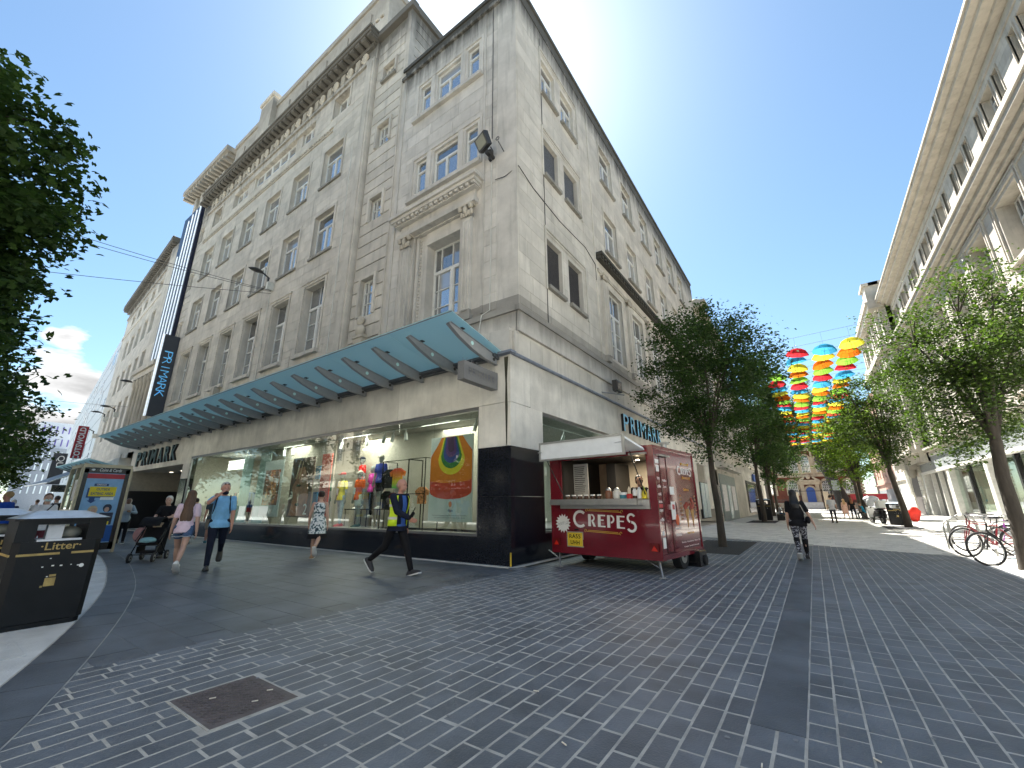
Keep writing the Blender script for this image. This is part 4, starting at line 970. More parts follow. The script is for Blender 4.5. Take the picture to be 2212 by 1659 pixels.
for a, b, c, d in hs:
    m = MB()
    if c > 18: m.box(a-.04, a, -.05, .05, c, d+.04); m.box(b, b+.04, -.05, .05, c, d+.04)
    elif c > 12:
        for q in (.18, .42): m.box(a-q-.09, a-q, -.09, 0, c-.2, d+q); m.box(b+q, b+q+.09, -.09, 0, c-.2, d+q); m.box(a-q-.09, b+q+.09, -.09, 0, d+q, d+q+.09)
        m.box(a-.2, b+.2, -.25, 0, c-.2, c)
    else:
        m.box(a-.3, a-.05, -.12, 0, c-.1, d+.2); m.box(b+.05, b+.3, -.12, 0, c-.1, d+.2); m.box(a-.35, b+.35, -.25, 0, d+.2, d+.4); m.box(a-.3, b+.3, -.2, 0, c-.25, c-.1)
    obj('window_surround', m, st_r, rb, MR)
block_parts(rb, MR, blocks((-55.4, -20, 11.4, 15.9), [(h[0]-.55, h[1]+.55, h[2]-.25, h[3]+.6) for h in hs if 12 < h[2] < 13], 1.1, .5)+blocks((-55.4, -20, 17.7, 20.6), [(h[0]-.06, h[1]+.06, h[2]-.06, h[3]+.06) for h in hs if h[2] > 18], 1.3, .5), st_r, 90, proud=.012, keyf=lambda r: -r[0])
# shop fronts of the terrace
grey_f = mat('grey_fascia', (.23, .25, .26), rough=.5); wh_f = mat('white_joinery', (.62, .61, .57), rough=.5, rnd=.0)
obj('shop_fascia', MB().box(-61, -11, -.25, .1, 4.25, 5.5), grey_f, rb, MR)
obj('shop_trim', MB().box(-61, -11, -.36, -.0, 3.98, 4.2).box(-61, -11, -.3, 0, 5.42, 5.56), wh_f, rb, MR)
for y in (61, 51, 41.3, 33, 25, 17): obj('pilaster', MB().box(-y, -y+.75, -.28, .3, 0, 4.0).box(-y-.05, -y+.8, -.33, .3, 0, .35).box(-y+.05, -y+.7, -.31, -.28, .5, 3.8), wh_f, rb, MR)
blk = mat('bifold_black', (.012, .012, .014), rough=.25)
obj('folding_door', MB().box(-61, -51.5, .3, .4, 0, 4), blk, rb, MR)
m = MB()
for y in (58.7, 55.6, 52.9): m.box(-y, -y+.18, -.02, .3, 0, 4)
obj('door_post', m, wh_f, rb, MR)
for a, b in ((-50.9, -41.4), (-40.4, -33.1), (-32.1, -25.1), (-24.1, -17.1)):
    sw = obj('shop_window', MB().box(a, b, -.02, .3, 0, .45).box(a, a+.1, .0, .15, .45, 4).box(b-.1, b, .0, .15, .45, 4).box((a+b)/2-.15, (a+b)/2+.15, -.05, .2, .45, 4), blk, rb, MR)
    obj('pane', MB().box(a+.1, (a+b)/2-.15, .08, .09, .45, 3.98).box((a+b)/2+.15, b-.1, .08, .09, .45, 3.98), sg, sw, MR)
    obj('shop_back_wall', MB().box(a, b, 2.6, 2.7, 0, 4).box(a, b, .3, 2.7, 3.9, 4.0).box(a, b, .3, 2.7, .1, .3), sm('shop_inside', (.14, .13, .11), amt=.3, sc=2), rb, MR)
    rr = random.Random(int(a)); mk = [MB() for _ in range(4)]
    for q in range(26): x_ = rr.uniform(a+.3, b-.4); z_ = rr.choice((.3, .8, 1.3)); mk[q % 4].box(x_, x_+rr.uniform(.15, .4), .5+rr.random(), 1.6, z_, z_+rr.uniform(.15, .4))
    for mq, (nm_, c_) in zip(mk, (('goods_cream', (.6, .5, .35)), ('goods_teal', (.05, .35, .45)), ('goods_coral', (.7, .2, .14)), ('goods_green', (.12, .3, .08)))): obj('window_goods', mq, sm(nm_, c_, rough=.7), rb, MR, kind='stuff')
obj('downlight', MB().lathe([(.07, 3.86), (.07, 3.89)], (-48.5, 1.2, 0), 8).lathe([(.07, 3.86), (.07, 3.89)], (-46, 1.8, 0), 8), lit, rb, MR)
# pavilion with arched doorway, balcony and column screen
pv = wthing('pavilion_block', 'projecting stone pavilion with columns and arched doorway at the far end of the terrace', 'building', (10, 63, 0))
hp = [(-61.2+.0, -60, 8, 11), (-64.4, -63.1, 7.2, 11), (-67.6, -66.3, 7.2, 11), (-64.4, -63.1, 12.5, 16), (-67.6, -66.3, 12.5, 16), (-59.8, -58.6, 12.5, 16)]
obj('wall', wall_mb((-71, -55.6, 5, 24), hp[1:], -1.0, .5).box(-71, -55.6, -.4, 12, 5, 23.9).box(-55.7, -55.6, -1, 0, 5, 24), st_r, pv, MR)
for a, b, c, d in hp[1:]: window(pv, MR @ T(a, -.7, c), b-a, d-c, 'big', sill=False, far=True)
m = MB()
for z0, z1, p in ((21.3, 21.8, .8), (21.8, 22.1, 1.0), (16.6, 17.2, .7), (5.9, 6.2, .7), (24, 24.3, .3)): m.box(-71.3, -55.3, -1-p, -.5, z0, z1)
for k in range(24): m.box(-71+k*.65, -70.7+k*.65, -1.2, -1.0, 22.1, 23.9)
m.box(-57.6, -55.5, -1.7, 1.5, 22.1, 24.0); m.box(-57.8, -55.3, -1.9, 1.7, 24.0, 24.3)
for y in (57, 58.2, 60.6, 62, 65.3, 68.8, 70.3): m.box(-y-.25, -y+.25, -1.35, -1, 6.2, 16.6); m.box(-y-.25, -y+.25, -1.3, -1, 17.2, 21.3)
obj('cornice', m, st_r, pv, MR)
m = MB().box(-70.5, -61.2, -.3, .3, 0, 5)
for i in range(10):
    for a in (-62.8, -68.9): m.box(a, a+1.5, -.42, -.3, .08+i*.48, .5+i*.48)
obj('rusticated_base', m, clad, pv, MR)
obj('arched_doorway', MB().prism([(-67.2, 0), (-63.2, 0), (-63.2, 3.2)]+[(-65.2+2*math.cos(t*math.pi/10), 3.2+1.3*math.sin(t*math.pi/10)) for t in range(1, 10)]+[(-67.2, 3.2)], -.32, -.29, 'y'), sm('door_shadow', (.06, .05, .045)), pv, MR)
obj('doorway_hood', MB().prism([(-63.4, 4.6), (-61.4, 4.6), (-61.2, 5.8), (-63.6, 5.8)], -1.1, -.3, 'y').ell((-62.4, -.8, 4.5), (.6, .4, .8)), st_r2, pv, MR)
m = MB()
for k in range(26): m.tube((-71+k*.3, -2, 6.2), (-71+k*.3, -2, 7.15), .02, n=4)
m.box(-71.1, -63.3, -2.04, -1.96, 7.15, 7.22).box(-71.1, -63.3, -2.1, -1, 5.9, 6.2); obj('balcony_railing', m, blk, pv, MR)
# terraces further down the lane, both sides
bre = stone('pink_brick_far', (.42, .27, .22), dirt=.2)
def far_block(name, label, M, x0, x1, h, m_, wm, dx=3.2, z0=5.0, dz=3.4, shop=None):
    b = wthing(name, label, 'building', M=M @ T((x0+x1)/2, 0, 0)); hs = []
    n = int((x1-x0)/dx); off_ = ((x1-x0)-n*dx)/2
    z = z0
    while z < h-2.6:
        for k in range(n): a = x0+off_+k*dx+dx*.3; hs.append((a, a+dx*.4, z, z+2.1))
        z += dz
    obj('wall', wall_mb((x0, x1, 0, h), hs, 0, .3).box(x0, x1, .5, 12, 0, h-.1).box(x0, x1, -.5, .2, h-.4, h).box(x0, x1, -.2, 0, z0-1, z0-.8), m_, b, M)
    for a, c, d, e in hs: window(b, M @ T(a, .2, d), c-a, e-d, wm, sill=False, far=True)
    if shop: obj('shopfront', MB().box(x0+.5, x1-.5, -.06, .05, .3, 3.2), shop, b, M)
    return b
far_block('brick_terrace', 'pinkish brick terrace with rows of small windows in the far right of the lane', MR, -104, -80, 17, bre, 'grid', shop=grey_f)
far_block('grey_terrace', 'grey and cream shop terrace between the pavilion and the pink brick terrace', MR, -80, -71, 20, st_r, 'cas', shop=wh_f)
lt = far_block('pale_terrace', 'pale stone shop building behind the trees on the left side of the lane', T(CX-.05, 0) @ RZ(90), 35.2, 50, 18.0, st_e, 'cas', z0=6.5)
MLt = T(CX, 0) @ RZ(90)
m = MB().box(34.9, 37, -.6, .4, 17.2, 17.6).box(34.9, 36.5, -.9, .4, 17.6, 17.8); obj('corner_cornice', m, st_e, lt, MLt)
obj('rooftop_weeds', MB().ell((36, 0, 18), (.6, .5, .4)), sm('weed_green', (.06, .09, .03)), lt, MLt)
lt2 = far_block('pale_shop_row', 'low pale clad shop row leading to the brick hall on the left', T(CX-.05, 0) @ RZ(90), 50, 74, 13.0, clad, 'cas', z0=6.5)
# ground floor units on the left of the lane
frost = mat('frosted_panel', (.50, .60, .60), rough=.25); posterm = mat('window_notices', (.62, .6, .6), amt=.35, sc=7, rough=.4); bluem = mat('blue_shop_sign', (.01, .09, .4), rough=.4)
u = wthing('frosted_shop_front', 'shop front with tall frosted glass panels behind the crepe trailer', 'shop front', (CX, 28.5, 0))
for a, b in ((23.2, 25.9), (28.2, 30.5), (33.3, 35)): obj('frame', MB().box(a, b, -.02, .1, .4, 2.6), blk, u, MLt)
for a in (23.4, 24.6, 28.35, 29.5): obj('frosted_pane', MB().box(a, a+1.0, -.05, -.02, .45, 2.55), frost, u, MLt)
u = wthing('notice_window', 'shop window full of white notices under a projecting stone canopy', 'shop front', (CX, 39, 0))
obj('frame', MB().box(35.6, 43.3, -.03, .1, 0, 3.5), sm('grey_green_frame', (.25, .29, .28)), u, MLt); obj('hood', MB().box(34.5, 44.6, -.55, .1, 3.9, 4.35), st_b, u, MLt)
for a in (36.0, 38.6, 40.6): obj('notice_board', MB().box(a, a+(1.9 if a != 38.6 else 1.4), -.06, -.03, .7 if a != 38.6 else .1, 2.7), posterm if a != 38.6 else frost, u, MLt)
u = wthing('blue_sign_shop', 'shop window with a small blue sign near the end of the left row', 'shop front', (CX, 58, 0))
obj('frame', MB().box(51.5, 68, -.04, .1, .3, 3.6), blk, u, MLt); obj('blue_sign', MB().box(58, 63.2, -.2, -.1, 3.75, 4.6), bluem, u, MLt); obj('pane', MB().box(52, 60, -.06, -.05, .8, 3.3), pane_m, u, MLt)
# ---------------------------------------------------------------- brick church hall at the end of the lane
brick = stone('red_brick', (.17, .06, .04), dirt=.2); trim = stone('pale_trim_stone', (.45, .38, .28), dirt=.25)
blue_d = mat('blue_door', (.015, .07, .3), rough=.4)
ch = wthing('brick_church_hall', 'red brick hall with pale stone arched windows and a bright blue door closing the lane', 'building', (0, YC_, 0))
MC = T(0, YC_)
obj('wall', MB().box(-8.5, 8.5, .0, 12, 0, 17), brick, ch, MC)
def arch_pts(c, w_, z0, z1, n=10):
    r = w_/2; return [(c-r, z0), (c+r, z0)]+[(c+r*math.cos(t*math.pi/n), z1-r+r*math.sin(t*math.pi/n)) for t in range(n+1)]
def arch_window(c, w_, z0, z1, p):
    o = obj('arch_surround', MB().prism(arch_pts(c, w_+.8, z0-.3, z1+.4), -.25, 0).prism(arch_pts(c, w_+.4, z0-.15, z1+.2), -.35, -.25), trim, p, MC)
    obj('window', MB().prism(arch_pts(c, w_, z0, z1), -.38, -.35), pane_m, o, MC)
    m = MB()
    for k in range(1, 5): m.box(c-w_/2+k*w_/5-.025, c-w_/2+k*w_/5+.025, -.41, -.38, z0, z1-.25)
    z = z0+.5
    while z < z1-.3: m.box(c-w_/2+.04, c+w_/2-.04, -.41, -.38, z-.025, z+.025); z += .5
    for s_ in (-1, 1): m.box(c+s_*w_/2-.05, c+s_*w_/2+.05, -.41, -.38, z0, z1-w_/2)
    obj('glazing_bar', m, white_paint, o, MC)
for c in (-5.0, -2.4, -.25, 2.3, 4.9): arch_window(c, 1.4, 7.4, 10.9, ch)
for c in (-7.3, -3.2, 2.75, 6.4): arch_window(c, 1.6, 3.0, 5.7, ch)
m = MB()
for z0, z1, p in ((6.5, 7.0, .35), (12, 12.6, .5), (16.4, 17.2, .6), (0, 1.2, .2)): m.box(-8.6, 8.6, -p, 0, z0, z1)
for k in range(18): m.box(-8.75, -8.05 if k % 2 else -7.7, -.2, .05, 1.3+k*.62, 1.75+k*.62); m.box(8.05 if k % 2 else 7.7, 8.75, -.2, .05, 1.3+k*.62, 1.75+k*.62)
for c in (-3.7, -1.3, 1.0, 3.6): m.box(c-.18, c+.18, -.3, 0, 7, 12)
m.box(-1.9, -1.2, -.7, 0, 1.2, 4.9); m.box(.75, 1.45, -.7, 0, 1.2, 4.9); m.box(-2.1, 1.65, -.9, 0, 4.9, 5.4)
m.prism([(-2.3, 5.4), (1.85, 5.4), (1.7, 5.8), (.6, 6.5), (.4, 6.3), (.9, 5.85), (-1.3, 5.85), (-.85, 6.3), (-1.05, 6.5), (-2.1, 5.8)], -1.0, 0)
m.ell((-.22, -.9, 6.5), (.4, .3, .55)); m.prism(arch_pts(-.22, 2.2, 1.3, 4.75), -.6, 0)
obj('stone_trim', m, trim, ch, MC)
obj('door', MB().prism(arch_pts(-.22, 1.5, 1.35, 4.4), -.68, -.6), blue_d, ch, MC)
stp = MB()
for k in range(6): stp.box(-1.9+k*.0, 1.5, -1.2-(6-k)*.5, 0, k*.22, (k+1)*.22)
obj('steps', stp, slab_pale, ch, MC)
obj('roof', MB().prism([(-9, 17.1), (9, 17.1), (7, 20), (-7, 20)], 0, 12), roofm, ch, MC)
# gate piers and iron railings in front of the hall
gp = wthing('iron_gateway', 'black iron gate arch and railings in front of the blue door', 'gate', (0, YC_-12, 0)); MG = T(0, YC_-12)
m = MB()
for a in (-3.2, -1.9, 1.5, 2.9): m.box(a-.08, a+.08, -.08, .08, 0, 3.6)
m.box(-3.2, 2.9, -.05, .05, 3.3, 3.4)
for k in range(30): m.tube((-10+k*.22, 0, 0), (-10+k*.22, 0, 1.9), .02, n=4); m.tube((3+k*.22, 0, 0), (3+k*.22, 0, 1.9), .02, n=4)
m.box(-10, -3.2, -.03, .03, 1.7, 1.75); m.box(3, 9.6, -.03, .03, 1.7, 1.75); obj('ironwork', m, blk, gp, MG)
obj('gate_pier', MB().box(1.6, 2.4, -.3, .3, 0, 3.2).box(-3, -2.2, -.3, .3, 0, 3.2), trim, gp, MG)
# road at the end of the lane
obj('road', MB().box(-40, 40, YC_-7, YC_-.5, -.08, -.03), mat('asphalt', (.06, .06, .065), rough=.9, bump=.3), kind='structure')
rs = wthing('red_hoarding', 'low dark red hoarding across the far right of the lane', 'hoarding', (7.5, 92, 0)); obj('board', MB().box(5.2, 9.9, 92, 92.1, 1.7, 2.6).box(5.3, 5.4, 92, 92.1, 0, 1.7).box(9.6, 9.7, 92, 92.1, 0, 1.7), red_p, rs)
sb = wthing('street_information_board', 'grey information board on posts in the lane in front of the hall', 'sign', (2.3, 60, 0))
obj('board', MB().box(1.95, 2.65, 60, 60.08, 2.6, 3.7), sm('board_grey', (.3, .34, .35)), sb); obj('post', MB().tube((2.05, 60.04, 0), (2.05, 60.04, 2.6), .03).tube((2.55, 60.04, 0), (2.55, 60.04, 2.6), .03), blk, sb)
# ---------------------------------------------------------------- shop signs
ltd = mat('sign_side_black', (.012, .012, .015), rough=.35); teal = mat('sign_face_teal', (.012, .07, .085), rough=.55); bluef = mat('sign_face_blue', (.16, .5, .75), rough=.3, emit=.03)
def letters(word, M, pitch, h, w_, d, parent, face, side, fat=.03, back=.0):
    wl = [.5 if c_ == 'I' else 1.15 if c_ == 'M' else 1 for c_ in word]; tot = pitch*len(word); u_ = tot/sum(wl); x_ = 0
    for i, ch_ in enumerate(word):
        cx_ = x_+wl[i]*u_/2; x_ += wl[i]*u_
        ww = w_*(.28 if ch_ == 'I' else 1.12 if ch_ == 'M' else 1)
        mb = text_mb(ch_, h, ww, d, fat); me = mb.mesh('letter'); me.materials.append(side); me.materials.append(face)
        for p in me.polygons:
            if p.normal.y < -.7: p.material_index = 1
        link('letter', me, None, parent, M @ T(cx_, -d-back, 0))
s1 = wthing('shop_name_sign', 'dark raised letters spelling PRIMARK over the shop doorway on the left', 'sign', (-30.8, CY, 3.7))
letters('PRIMARK', T(-34.3, CY, 3.68), 1.0, .86, .74, .1, s1, teal, ltd, .02)
s2_ = wthing('shop_name_sign', 'blue lit raised letters spelling PRIMARK on the side wall above the crepe trailer', 'sign', (CX, 18, 4))
letters('PRIMARK', T(CX, 15.35, 4.02) @ RZ(90), .745, .68, .58, .10, s2_, bluef, ltd, .0)
# tall projecting sign
dg_ = mat('sign_dark_grey', (.045, .05, .06), rough=.5, amt=.05)
s3_ = wthing('projecting_sign', 'tall dark grey vertical blade sign reading PRIMARK in thin blue letters', 'sign', (-33.2, 8.0, 6.75))
obj('box', MB().box(-33.42, -33.2, 7.58, 8.39, 6.76, 12.25), dg_, s3_); obj('light_edge', MB().box(-33.45, -33.2, 7.5, 7.58, 6.76, 12.25), neon, s3_)
thinb = mat('thin_letter_blue', (.12, .45, .8), rough=.4, emit=.1)
for i, c_ in enumerate('PRIMARK'):
    mb = text_mb(c_, .44, .05 if c_ == 'I' else .44, .02, -.018)
    obj('letter', mb, thinb, s3_, T(-33.2, 7.98, 11.12-.44*(i+.5)-.0) @ RZ(90) @ RY(90) @ T(0, -.02, -.22))
obj('bracket', MB().box(-33.36, -33.28, 8.3, 8.5, 11.9, 12.05).box(-33.36, -33.28, 8.3, 8.5, 9.4, 9.6).box(-33.36, -33.28, 8.3, 8.5, 7.0, 7.15), cbl, s3_)
# small grey box sign
gb = mat('box_sign_grey', (.17, .17, .17), rough=.5, amt=.05)
s4_ = wthing('box_sign', 'small grey projecting box sign reading PRIMARK under the near end of the glass canopy', 'sign', (-6.1, 7.3, 4.0))
obj('box', MB().box(-6.2, -6.0, 6.68, 7.94, 4.06, 4.5), gb, s4_); 
for i, c_ in enumerate('PRIMARK'):
    obj('letter', text_mb(c_, .17, .02 if c_ == 'I' else .1, .012, -.012), sm('letter_slate', (.09, .12, .2)), s4_, T(-6.0, 6.82+.145*(i+.5), 4.2) @ RZ(90))
sp_ = MB()
for k in range(14): sp_.tube((-6.1, 6.75+k*.09, 4.5), (-6.13+.05*(k % 2), 6.77+k*.09, 4.62), .004, n=4)
obj('bird_spikes', sp_, canm, s4_)
# red outdoor shop banner and dark banner
s5 = wthing('banner_sign', 'red vertical banner sign with white letters OTSWOLD further down the street', 'sign', (-46, 7.0, 4.9))
obj('board', MB().box(-46.15, -46, 6.7, 7.3, 4.9, 7.4), red_p, s5)
obj('lettering', text_mb('COTSWOLD', .36, 2.5, .02, .03), whp, s5, T(-46, 7.17, 6.05) @ RZ(90) @ RY(-90) @ T(0, -.02, 0))
s6 = wthing('banner_sign', 'dark grey vertical banner sign with pale letters QU beyond the red one', 'sign', (-60, 8, 3.6))
obj('board', MB().box(-60.2, -60, 7.6, 8.55, 3.4, 6.4), dg_, s6)
obj('lettering', text_mb('QU', .55, 1.1, .02, .0), whp, s6, T(-60, 7.85, 5.6) @ RZ(90) @ RY(90) @ T(0, -.02, 0))
s7 = wthing('projecting_sign', 'small black projecting sign with a white letter O and 2 beside the dark awning', 'sign', (-34, 4.6, 2.2))
obj('box', MB().box(-36.1, -36.0, 4.85, 5.6, 2.15, 2.55), blk, s7); obj('lettering', text_mb('O2', .22, .4, .01, .02), whp, s7, T(-36, 5.1, 2.24) @ RZ(90)); obj('bracket', MB().box(-36.08, -36.02, 5.6, 8, 2.45, 2.5), blk, s7)
# low canopy next door and dark awning
c2 = wthing('glass_awning', 'smaller low green glass canopy over the neighbouring shop', 'canopy', (-38, 8, 3.6))
m = MB(); m.add([(-46, 8.3, 3.55), (-36.2, 8.3, 3.55), (-36.2, 6.1, 4.15), (-46, 6.1, 4.15), (-46, 8.3, 3.6), (-36.2, 8.3, 3.6), (-36.2, 6.1, 4.2), (-46, 6.1, 4.2)], [(3, 2, 1, 0), (4, 5, 6, 7), (0, 1, 5, 4), (1, 2, 6, 5), (2, 3, 7, 6), (3, 0, 4, 7)])
obj('glass_panel', m, cgl, c2)
for k in range(8): obj('bracket', MB().prism([(8.3, 3.2), (8.3, 3.5), (6.2, 4.08), (6.25, 4.0)], -36.6-k*1.25, -36.55-k*1.25, 'x'), canm, c2)
aw = wthing('dark_awning', 'dark grey sloping awning with a pale edge beyond the low glass canopy', 'awning', (-50, 7.5, 3))
m = MB(); m.add([(-56, 8.6, 4.6), (-46, 8.6, 4.6), (-46, 6.0, 3.1), (-56, 6.0, 3.1)], [(0, 1, 2, 3)]); m.box(-56, -46, 5.95, 6.0, 3.0, 3.1); obj('sheet', m, dg_, aw); obj('edge_bar', MB().tube((-56, 5.95, 3.05), (-46, 5.95, 3.05), .05).tube((-46, 5.95, 3.05), (-46, 8.6, 4.6), .05), whp, aw)
# ---------------------------------------------------------------- lamps on the walls
lampm = mat('lamp_housing', (.03, .03, .03), rough=.45); lampg = mat('lamp_glass', (.22, .22, .17), rough=.25)
fl1 = wthing('floodlight', 'large square black floodlight fixed high on the corner of the store', 'lamp', (-6.55, 8.2, 12.4))
Mf = T(-6.62, 7.95, 12.2) @ RZ(-18) @ RX(28) @ Matrix.Scale(.8, 4)
obj('housing', MB().prism([(-.3, -.26), (.3, -.26), (.34, .26), (-.34, .26)], -.1, .12).prism([(-.2, -.16), (.2, -.16), (.22, .18), (-.22, .18)], .12, .24), lampm, fl1, Mf)
obj('lamp_glass', MB().box(-.25, .25, -.115, -.1, -.2, .2), lampg, fl1, Mf)
obj('bracket', MB().box(-6.62, -6.5, 8.05, 8.42, 11.85, 11.95).box(-6.6, -6.52, 8.2, 8.3, 11.7, 12.1).path([(-6.5, 8.3, 11.85), (-6.42, 8.2, 11.95), (-6.44, 8.1, 12.05)], .02), lampm, fl1)
def street_lamp(label, x, y, z, sc=1.):
    r = thing('wall_street_lamp', label, 'lamp', (x, y, z)); M0 = T(x, y, z) @ Matrix.Diagonal((sc, sc, sc, 1))
    hd_ = MB().rings([[(px_*w1, -1.25+k*.11, .25+h1*pz_) for px_, pz_ in ((-1, 0), (-.7, .8), (0, 1), (.7, .8), (1, 0), (.7, -.25), (-.7, -.25))] for k, (w1, h1) in enumerate(((.03, .02), (.12, .07), (.17, .1), (.18, .12), (.17, .12), (.13, .1), (.07, .07)))])
    obj('lamp_head', hd_, lampm, r, M0); obj('arm', MB().tube((0, -.6, .27), (0, -.25, .1), .04).tube((0, -.3, .12), (0, -.3, -.1), .05), lampm, r, M0); obj('gear_box', MB().box(-.09, .09, -.32, 0, -.5, -.1), cblw, r, M0)
street_lamp('black street lamp with white gear box between upper windows, wires fixed below it', -20.6, 8.42, 12.2, 1.)
street_lamp('black street lamp on the wing just left of the tall blade sign', -42.3, 9.0, 10.4, 1.1)
street_lamp('street lamp on the wing between the red banner and the tall blade sign', -50.3, 9.6, 9.6, 1.1)
street_lamp('farther street lamp above the red banner sign', -56.5, 10.1, 10.0, 1.1)
street_lamp('farthest street lamp on the wing wall', -61, 10.4, 8.8, 1.1)
fl2 = wthing('floodlight', 'small black floodlight on an arm above the side wall show window', 'lamp', (CX, 14.3, 5.4))
obj('housing', MB().box(.28, .46, -.26, .26, -.12, .28), lampm, fl2, T(CX, 14.3, 5.4)); obj('lamp_glass', MB().box(.46, .47, -.2, .2, -.06, .22), sm('lamp_face', (.05, .05, .05), rough=.1), fl2, T(CX, 14.3, 5.4)); obj('arm', MB().tube((0, -.6, -.2), (.5, .3, -.2), .025).tube((.3, 0, -.2), (.36, 0, -.1), .03), canm, fl2, T(CX, 14.3, 5.4))
bx_ = wthing('alarm_box', 'small pale stone coloured alarm box on the wall above the glass canopy', 'alarm box', (-25, 8.3, 6.2)); obj('box', MB().cbox(-25.2, -24.8, 8.12, 8.42, 6.9, 7.4, .1), st_t, bx_)
# span wires across the street
wm_ = mat('span_wire', (.05, .05, .055), rough=.6)
def wire(label, a, b, sag, r=.012):
    a, b = Vector(a), Vector(b); pts = [a.lerp(b, t/24)-Vector((0, 0, 4*sag*(t/24)*(1-t/24))) for t in range(25)]
    obj('span_wire', MB().path(pts, r, 5), wm_, label=label, cat='wire', group='wires strung across the street')
wire('upper sagging wire running from the lamp bracket towards the tree on the left', (-20.5, 8.3, 11.6), (-26, -14, 13.6), .9)
wire('twin of the upper sagging wire, just above it', (-20.5, 8.3, 11.65), (-26, -14, 13.9), .8)
wire('lower wire running from the lamp bracket down to the left', (-20.5, 8.3, 11.5), (-33, -14, 10.2), .5)
wire('thin wire crossing the street beyond the tall blade sign', (-45, 9.0, 9.2), (-55, -12, 11.2), .6)
# ---------------------------------------------------------------- people
skin_l = mat('skin_light', (.52, .32, .24), rough=.55, amt=.05); skin_r = mat('skin_ruddy', (.50, .25, .18), rough=.5, amt=.06); skin_d = mat('skin_dark', (.14, .07, .045), rough=.5, amt=.05)
manq = mat('mannequin_grey', (.24, .26, .25), rough=.45, amt=.03)
def cloth(n, c, rough=.85, amt=.12, sc=9, bump=.3): return sm(n, c, rough=rough, amt=amt, sc=sc, bump=bump, bsc=14, spec=.2)
def cap(mb, p0, p1, r0, r1, fl=1., n=10, mi=0):
    "tapered limb with round ends"
    p0, p1 = Vector(p0), Vector(p1); d = p1-p0; q = d.to_track_quat('Z', 'Y'); L = d.length; rs = []
    for k in (1, 2, 3): t = math.pi/2*(1-k/3); rs.append((-math.sin(t)*r0, math.cos(t)*r0))
    for k in (0, 1, 2): t = math.pi/2*k/3; rs.append((L+math.sin(t)*r1, math.cos(t)*r1))
    mb.rings([[p0+q @ Vector((r*math.cos(2*math.pi*i/n), r*fl*math.sin(2*math.pi*i/n), z)) for i in range(n)] for z, r in rs], mi)
    return mb
def ik(S, Tg, a, b, pole):
    S, Tg = Vector(S), Vector(Tg); d = Tg-S; L = min(d.length, (a+b)*.998); u = d.normalized(); Tg = S+u*L
    x = (a*a-b*b+L*L)/(2*L); h = math.sqrt(max(a*a-x*x, 0)); pl_ = Vector(pole); pl_ = (pl_-u*pl_.dot(u)).normalized()
    return S+u*x+pl_*h, Tg
